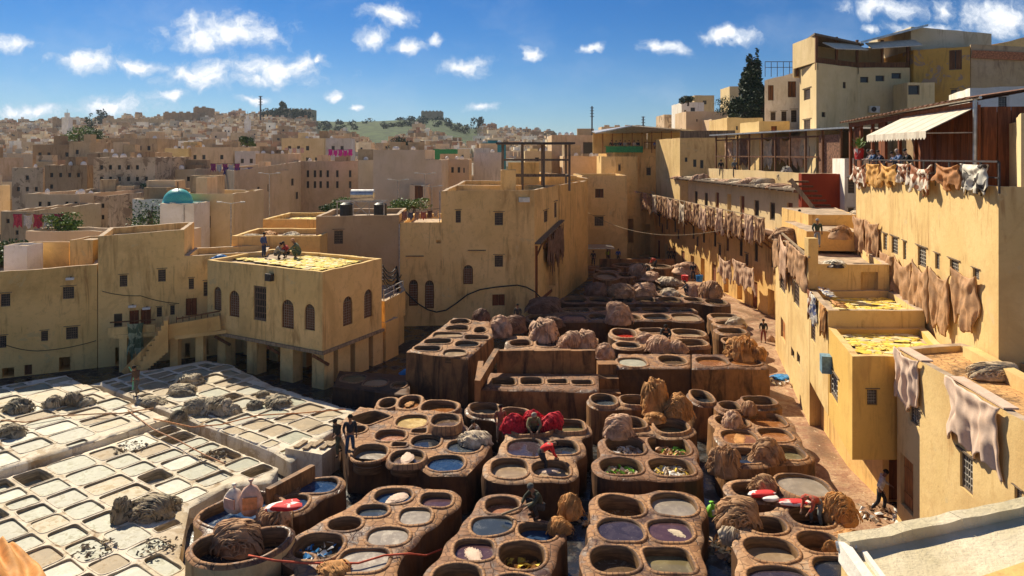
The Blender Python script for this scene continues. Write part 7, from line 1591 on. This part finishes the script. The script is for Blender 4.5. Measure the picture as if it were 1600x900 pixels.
m = MB(); m.tube([(X, Y, z0_ + 1.5), (X, Y, z0_ + 2.3)], .05); m.build('finial', IRON, d_)
wr = lambda xs, y0, y1, k='plainw', w=4: [(k, x, x + w, y0, y1) for x in xs]
building('terrace_row', 'long peach house row receding with two rows of small windows', 'house', [(T_(366, 98), 98), (T_(470, 128), 128), (T_(455, 140), 145), (T_(340, 115), 115)], 0, [11.6, 12.6, 12.6, 11.6], {0: [W('plainw', a, a + 4, b, b + 11) for a, b in ((370, 298), (383, 296), (402, 292), (418, 288), (437, 284), (455, 279), (372, 326), (385, 324), (405, 320), (425, 312), (440, 308), (462, 300))]}, PEACH)
mh('peach house with tall narrow windows at the end of the row', 470, 572, 252, 132, 12, PEACH, [('plainw', a, a + 4, b, b + 11) for a in (479, 490, 499, 510, 525, 545) for b in (266, 283)])
mh('large blank beige block behind the water tank', 583, 664, 234, 110, 14, BEIGE, [])
mh('lower right part of the blank beige block with one dark door', 664, 690, 250, 110, 12, BEIGE, [('open', 668, 672, 292, 306)]); mh('dark door wall of the blank beige block', 640, 668, 289, 106, 3, BEIGE, [('shut', 648, 661, 290, 312)])
mh('small peach house with three square windows and a cornice', 686, 733, 249, 122, 8, PEACH, [('plainw', a, a + 4, 261, 270) for a in (696, 705, 715)] + [('plainw', 724, 726, 262, 270)])
mh('plain grey beige block left of the pergola', 740, 785, 238, 130, 10, GREYP, []); mh('blue green painted block behind the pergola', 752, 790, 223, 150, 10, plaster('blue green paint', (.05, .20, .22)), [])
mh('green painted roof wall with a yellow stripe', 677, 714, 233, 135, 2, GREEND, []); mh('yellow roof wall next to the green one', 664, 676, 235, 135, 2, YEL3, [])
mh('peach house with an arched opening right of the pergola', 862, 944, 211, 122, 14, PEACH, [('plainw', 911, 929, 222, 241), ('plainw', 882, 890, 224, 234)]); mh('peach wall with a broken top below the arched opening house', 880, 940, 244, 112, 10, PEACH, [])
mh('peach house behind the small ochre tower roof', 820, 862, 236, 116, 8, CREAM, [('plainw', 836, 842, 246, 252)])
for a in ((16, 70, 262, 112, PATCHY, 'weathered brown wall with a ragged top at the far left'), (0, 42, 330, 72, TAN, 'tan house with one grilled window at the left edge'), (36, 128, 303, 84, PEACH, 'low peach house with a tiny window at the left'), (92, 170, 306, 86, PATCHY, 'peach house with peeling plaster'), (146, 242, 246, 98, PATCHY, 'tall peeling peach house with several windows'),
    (138, 205, 238, 112, TAN, 'tan upper house behind the peeling one'), (240, 306, 264, 104, PEACH, 'ochre peach house left of the laundry roof'), (314, 400, 268, 108, PEACH, 'peach house with laundry on its roof'), (68, 138, 258, 104, BROWNP, 'brown shaded house wall at the left'), (50, 112, 226, 140, BROWNP, 'brown cube house near the green bushes'), (108, 140, 222, 138, TAN, 'narrow tan house with an arch'),
    (164, 244, 216, 150, TAN, 'tan house with a dark doorway below the ridge'), (256, 296, 232, 142, YEL3, 'yellow house with two square windows'), (292, 366, 230, 142, PEACH, 'peach house with four small windows'), (366, 400, 236, 140, GREYP, 'grey house under the turquoise roof'), (400, 446, 240, 130, PEACH, 'peach house with a plain front above the row'), (440, 506, 216, 170, CREAM, 'cream house with four tiny windows on the slope'), (508, 548, 216, 172, GREYP, 'bluish grey house with a flat roof'), (560, 600, 250, 118, BEIGE, 'beige house beside the blank block')):
    x0, x1, yt, Y, mt, lb = a; wn = []
    for x in np.arange(x0 + 10, x1 - 8, 14):
        for y in (yt + 12, yt + 30):
            if R.random() < .6: wn.append(('plainw', x, x + 5, y, y + 7))
    mh(lb, x0, x1, yt, Y, 12, mt, wn, ang=R.uniform(-.15, .15))
# green metal stripes dome-like roof
MD = {n_: m_ for n_, m_ in (('peach', PEACH), ('tan', TAN), ('brown', BROWNP), ('cream', CREAM), ('beige', BEIGE), ('peeling', PATCHY), ('grey', GREYP), ('white', WHITEP), ('ochre', YEL3))}
FAR = [plaster('far tan', (.56, .42, .25), None, .7), plaster('far brown', (.36, .25, .14), None, .7), plaster('far peach', (.64, .46, .28), None, .7), plaster('far grey', (.46, .40, .30), None, .5), plaster('far pale', (.84, .78, .62), None, .5), plaster('far red brown', (.40, .23, .13), None, .6), plaster('far cream', (.78, .64, .40), None, .5)]
UW = wbox('window', [((0, -.03, .5), (1, .12, 1), 0), ((0, -.095, .5), (.72, .02, .8), 1)], [WOODG, DARKIN])
SEEN = {}
rng = random.Random(21); count = 0; DK_ = []
masses = MB()
DISH = MB()
vs = []; nn_ = 12
for i, (r, y) in enumerate(((.02, -.16), (.25, -.13), (.42, -.04), (.5, .05))): vs += [(r * math.cos(k * 2 * math.pi / nn_), y, .55 + r * math.sin(k * 2 * math.pi / nn_)) for k in range(nn_)]
DISH.add(vs, [(i * nn_ + k, i * nn_ + (k + 1) % nn_, (i + 1) * nn_ + (k + 1) % nn_, (i + 1) * nn_ + k) for i in range(3) for k in range(nn_)]); DISH.tube([(0, .1, 0), (0, -.05, .5)], .04); DISH.tube([(0, -.1, .4), (0, .3, .65)], .02)
DISHM = mesh_from('satellite_dish', DISH.v, DISH.f, [WHITE])
for q in CLUT: o = link('satellite_dish', DISHM, None, q[:3], R.uniform(-.6, .9)); o.scale = (.85,) * 3; tag(o, ' '.join(('white satellite dish on the roof of the ' + q[3]).split()[:16]), 'satellite dish', 'satellite dishes on the old town roofs')
PROT = [(x0, x1, yt, Y) for x0, x1, yt, Y in ((16, 400, 240, 112), (366, 690, 234, 132), (860, 945, 205, 130))]
rows = []; Y = 118.0
while Y < 705: rows.append(Y); Y += 8.0 if Y < 200 else 9.0 + (Y - 200) * .012
words_c = ['tan', 'brown', 'peach', 'grey', 'white', 'red brown', 'cream']
for Y in rows:
    x = -.84 * Y
    while x < .40 * Y:
        w_ = rng.uniform(4.5, 10.5) * (.85 if Y > 250 else 1); d = rng.uniform(5, 9); X = x + w_ / 2; x += w_ + rng.uniform(-.6, 1.4) + (rng.random() < .06) * 5
        yy = Y + rng.uniform(-3.5, 3.5); px = 800 + X * F / yy
        if px > 1075 or (px > 560 and Y < 145) or (px > 790 and Y < 150): continue
        if 490 < px < 750 and Y > 440 + 50 * math.sin(px * .05): continue
        if 860 < px < 1075 and Y > 480: continue
        if any(a - 12 < px < b + 12 and yy < D + 16 for a, b, _, D in PROT): continue
        z0_ = terrain(X, yy); h = rng.uniform(4.0, 9.5) + (rng.random() < .15) * 3; rz = rng.uniform(-.35, .35) + (rng.random() < .3) * rng.choice((-.5, .5))
        # keep a stepped roofscape: nobody towers above the ridge
        fi = rng.choices(range(7), (4, 2.2, 3.2, 1.6, 3.8, 1.0, 4))[0]; mt = FAR[fi]
        tower = rng.random() < .45
        if count < 290 and -20 < px < 1080:
            nw = rng.choice((0, 1, 2, 2, 3)) if Y < 300 else rng.choice((0, 1, 2))
            zone = 'behind the turquoise dome' if px < 320 else 'above the long peach house row' if px < 560 else 'behind the blank beige block' if px < 760 else 'beyond the ochre tower'
            zi = int(max(0, min(9, (px + 20) // 110))); zone = ('near the left edge', 'left of the white minaret', 'below the ridge building', 'behind the turquoise dome', 'below the slim minaret', 'above the long peach row', 'left of the blank beige block', 'behind the blank beige block', 'behind the timber pergola', 'beyond the ochre tower')[zi]
            lb_ = '%s %s %s house with %s%s, %s the old town %s' % ('narrow' if w_ < 7.5 else 'broad' if w_ > 10.5 else 'square', 'low' if h < 6.5 else 'tall', words_c[fi], ('no window', 'one window', 'two windows', 'three windows')[nw], ' and a roof block' if tower else '', 'low in' if Y < 160 else 'in' if Y < 220 else 'high in', zone)
            SEEN[lb_] = SEEN.get(lb_, 0) + 1
            if SEEN[lb_] > 1: lb_ = lb_.replace('old town', 'old town, %s such,' % ('second', 'third', 'fourth', 'fifth', 'sixth')[min(4, SEEN[lb_] - 2)])
            t = thing('medina_house', ' '.join(lb_.split()[:16]), 'house', (X, yy, z0_), FM)
            m = MB(); tr = boxes(m, X, yy, z0_, w_, d, h, rz); m.build('wall', [mt, ROOFT], t)
            if tower: m = MB(); boxes(m, X + rng.uniform(-.25, .25) * w_, yy + rng.uniform(0, .3) * d, z0_ + h, rng.uniform(1.8, 3.2), 2.6, rng.uniform(1.2, 2.4), rz, .2); m.build('stair_block', [FAR[rng.randrange(7)], ROOFT], t)
            for k in range(nw):
                u = (k + .5) / nw * w_ * .8 - w_ * .4; zz = z0_ + h - rng.uniform(2.3, 3.0) - (rng.random() < .3) * 2.6; p = tr(u, -d / 2, zz)
                link('window', UW, t, (p[0] - X, p[1] - yy, p[2] - z0_), rz, (rng.uniform(.7, 1.1), 1, rng.uniform(.9, 1.4)))
            if rng.random() < .28 and Y < 330:
                for _ in range(rng.choice((1, 1, 2, 3))):
                    o = link('satellite_dish', DISHM, None, tr(rng.uniform(-.4, .4) * w_, rng.uniform(-.4, -.1) * d, z0_ + h - .35), rng.uniform(-.5, .9)); o.scale = (.9,) * 3
                    tag(o, ' '.join(('white satellite dish on the ' + lb_).split()[:16]), 'satellite dish', 'satellite dishes on the old town roofs')
            count += 1
        else:
            tr = boxes(masses, X, yy, z0_, w_, d, h, rz, mi=fi, ri=7)
            for _k in range(1 + 2 * tower): boxes(masses, X + rng.uniform(-.3, .3) * w_, yy + rng.uniform(-.2, .3) * d, z0_ + h, rng.uniform(1.2, 3.0), rng.uniform(1.2, 2.6), rng.uniform(.8, 2.2), rz, .2, mi=rng.randrange(7), ri=7)
            for k in range(rng.choice((0, 1, 2))): a_, b_ = tr(rng.uniform(-.35, .35) * w_, -d / 2 - .04, z0_ + h - 2.6)[:2], 0; zz = z0_ + h - rng.uniform(2.2, 3.2); masses.box((a_[0], a_[1], zz), (.9, .14, 1.1), rz, 8)
o = masses.build('far_town', FAR + [ROOFT, DARKIN]); o.location = (0, 0, 0); tag(o, 'far houses of the old town climbing to the ridge', 'town', None, 'stuff')
# landmarks on the ridge
def far_tower(name, label, px, y0, Y, w_, mat, cat):
    X = T_(px, Y); z0_ = terrain(X, Y) - 2; zt_ = ZA(y0, Y); t = thing(name, label, cat, (X, Y, z0_)); m = MB(); boxes(m, X, Y, z0_, w_, w_, (zt_ - z0_) * .86, 0, .6); m.build('shaft', [mat, mat], t); m = MB(); boxes(m, X, Y, z0_ + (zt_ - z0_) * .86 - .5, w_ * .5, w_ * .5, (zt_ - z0_) * .14, 0, .3); m.build('lantern', [mat, mat], t)
    m = MB(); m.tube([(X, Y, zt_ - .5), (X, Y, zt_ + 2)], .12); m.build('finial', IRON, t)
far_tower('minaret', 'white square minaret on the ridge at the left', 105, 175, 480, 4.6, WHITEP, 'minaret'); far_tower('minaret', 'slim white minaret on the slope below the ridge', 387, 179, 470, 3.2, WHITEP, 'minaret')
def far_block(name, label, x0, x1, y0, Y, mat, cat, n=5):
    X0, X1 = T_(x0, Y), T_(x1, Y); t = thing(name, label, cat, ((X0 + X1) / 2, Y, 20)); zt_ = ZA(y0, Y)
    m = MB(); boxes(m, (X0 + X1) / 2, Y + 8, zt_ - 18, X1 - X0, 16, 18, 0, .8); m.build('wall', [mat, mat], t)
    for k in range(n): m = MB(); x = X0 + (X1 - X0) * (k + .5) / n; m.box((x, Y - .1, zt_ + .5), ((X1 - X0) / n * .5, .8, 1.0)); m.build('merlon', mat, t)
far_block('hilltop_fort', 'square ruined fort on the green hill', 658, 691, 174, 900, BROWNP, 'fort', 6); far_block('ridge_ruin', 'low ruined wall beside trees on the ridge', 442, 487, 171, 640, TAN, 'ruin', 7); far_block('ridge_building', 'large blocky building on the ridge at the left', 255, 300, 176, 620, BROWNP, 'building', 4); far_block('ridge_building', 'dark block highest on the left ridge', 302, 324, 168, 640, BROWNP, 'building', 2); far_block('ridge_building', 'long low building with a green strip on the ridge', 160, 255, 186, 600, TAN, 'building', 9)
far_block('ridge_building', 'flat roofed block beside the white minaret', 82, 100, 186, 560, BROWNP, 'building', 3); far_block('ridge_building', 'string of brown roofs on the right of the ridge', 790, 870, 208, 600, FAR[1], 'building', 9); far_block('ridge_building', 'peach block beyond the antenna mast', 940, 1005, 198, 420, PEACH, 'building', 4)
for px, y0, Y, lb in ((407, 150, 600, 'thin mast standing on the ridge'), (925, 166, 125, 'tall dark antenna mast beyond the ochre tower'), (1005, 182, 400, 'short mast on the far right ridge')):
    X = T_(px, Y); t = thing('mast', lb, 'mast', (X, Y, 10)); m = MB(); r_ = Y * .0011; m.tube([(X, Y, 8), (X, Y, ZA(y0, Y))], [r_ * 1.2, r_], 6); m.build('pole', IRON, t); m = MB()
    for k in range(4): zz = ZA(y0, Y) - k * Y * .004 - .3; m.beam((X - r_ * 2.5, Y, zz), (X + r_ * 2.5, Y, zz), r_ * .8)
    m.build('antenna', IRON, t)
for px, yt, Y, lb in ((361, 318, 70, 'left'), (421, 272, 90, ''), (622, 282, 92, ''), (664, 272, 92, ''), (675, 292, 92, ''), (288, 320, 70, '')):
    X = T_(px, Y); z_ = ZA(yt, Y); t = thing('street_lamp', {361: 'street lamp before the cream domed building', 421: 'street lamp before the receding peach row', 622: 'double armed street lamp left of the blank beige block door', 664: 'tall street lamp against the blank beige block', 675: 'short street lamp near the greenery of the beige block', 288: 'lamp post right beside the turquoise dome'}[px], 'street lamp', (X, Y, 0)); m = MB(); m.tube([(X, Y, 0), (X, Y, z_)], .07, 6); m.build('pole', IRONL, t)
    for s in (-1, 1): m = MB(); m.beam((X, Y, z_), (X + s * 1.0, Y, z_ + .15), .06); m.box((X + s * 1.15, Y, z_ + .15), (.5, .2, .12)); m.build('lamp_head', METAL, t)
# trees and bushes
tree('cypress_tree', 'tall dark cypress on the right hillside', 'tree', T_(1175, 98), 98, 15, ZA(82, 98) - 15, 5.2, LEAFD, 1, 'cypress', 14000, .26)
for px, y0, y1, Y, w_, lb, mt in ((1148, 150, 180, 100, 5.0, 'dark bushy tree left of the cypress', LEAFD), (1190, 148, 182, 96, 4.5, 'dark bushy tree right of the cypress', LEAFD), (1162, 162, 184, 96, 4, 'low dark bush under the cypress', LEAFD), (1075, 150, 160, 124, 2.4, 'small palm like bush on a hillside roof', LEAFD), (625, 215, 235, 160, 5.5, 'round dark tree on the old town slope', LEAFD), (140, 180, 212, 330, 5, 'dark cypress on the far slope', LEAFD), (160, 172, 190, 620, 9, 'dark tree on the left ridge', LEAFD),
    (122, 200, 222, 170, 6, 'bright green bush among the brown houses', LEAFB), (152, 205, 222, 170, 5, 'second green bush among the brown houses', LEAFM), (232, 318, 350, 72, 5, 'olive bush before the white wing of the domed building', LEAFM), (90, 336, 358, 62, 2.8, 'bright green bush above the long beige wall', LEAFB), (108, 346, 358, 62, 1.8, 'small green bush beside the washing', LEAFB), (0, 382, 412, 50, 3.2, 'green bush cut by the left edge', LEAFM),
    (532, 310, 330, 84, 3.0, 'green shrub at the foot of the peach house row', LEAFB), (518, 318, 330, 84, 2.4, 'low shrub left of the water tank', LEAFM), (625, 312, 328, 84, 3.0, 'green shrub right of the water tank', LEAFB), (646, 312, 328, 84, 3.4, 'yellow green shrub under the street lamps', LEAFB), (248, 282, 302, 98, 3.5, 'bush growing against the peeling house', LEAFM), (385, 215, 228, 160, 4, 'bush on the slope by the grey house', LEAFM), (442, 160, 172, 640, 6, 'palm topped tree on the ridge', LEAFD)):
    zb_ = ZA(y1, Y); hh = ZA(y0, Y) - zb_; tree('cypress_tree' if px == 140 else 'bush', lb, 'tree' if px in (140, 160, 442, 625, 1148, 1190) else 'bush', T_(px, Y), Y, zb_ - hh * .3, hh * 1.45, w_ * 1.25, mt, px, 'cypress' if px == 140 else 'round', 900 if Y < 200 else 500, .13 * max(1, Y / 90))
rg = np.random.RandomState(3); cl = []
for _ in range(240):
    px = rg.uniform(490, 760); Y = rg.uniform(620, 900) if px > 560 else rg.uniform(600, 700); X = T_(px, Y)
    if px > 640 or rg.rand() < .4: cl.append(((X, Y, terrain(X, Y) + 1.5), (3.5, 3.5, 2.6)))
for _ in range(60): px = rg.uniform(410, 485); Y = 630; X = T_(px, Y); cl.append(((X, Y, ZA(rg.uniform(172, 184), Y)), (3, 3, 2.4)))
for _ in range(14): px = rg.uniform(738, 757); cl.append(((T_(px, 700), 700, ZA(rg.uniform(186, 200), 700)), (3, 3, 3.5)))
tag(leaves('hill_trees', cl, 9000, 1.1, plain('hazy hill tree leaf', (.045, .065, .035), .4, .8, .05), 9), 'scattered dark trees and bushes on the green hill and ridge', 'trees', None, 'stuff')
# laundry on old town roofs
for k, (px, py, Y, c1) in enumerate(((60, 352, 62, (.4, .05, .08)), (352, 266, 106, (.3, .05, .15)), (532, 242, 128, (.75, .05, .3)), (372, 272, 106, (.08, .07, .2)), (460, 238, 160, (.5, .3, .25)))):
    t = thing('laundry_line', ['washing line with red and dark clothes above the long beige wall', 'washing on the roof of the peach laundry house', 'bright pink blanket drying on a roof in the old town', 'dark washing line over the peach row', 'pale washing on the cream slope house'][k], 'laundry', (T_(px, Y), Y, ZA(py, Y)))
    m = MB(); m.tube([(T_(px, Y) - 2.2, Y, ZA(py, Y) + 1), (T_(px, Y) + 2.2, Y, ZA(py, Y) + 1)], .03); m.build('line', IRON, t)
    for j in range(5): link('garment', HID[j], t, (-1.8 + j * .9, 0, 1.0), 0, (.8, .6, 1.3), cloth(c1 if k == 2 or j % 2 == 0 else (.55, .5, .45)))
# smoke over the ridge houses, haze over the town
hz = material('pale air'); w = NT(hz.node_tree); v_ = w.n('ShaderNodeVolumePrincipled', {'Color': (.78, .88, 1.0, 1), 'Density': .00010, 'Anisotropy': .2}); o_ = w.n('ShaderNodeOutputMaterial'); w.t.links.new(v_.outputs[0], o_.inputs['Volume'])
m = MB(); m.box((0, 1900, 35), (12000, 4400, 76)); HAZE = tag(m.build('haze', hz), 'thin pale haze between the yard and the far ridge', 'haze', None, 'stuff')
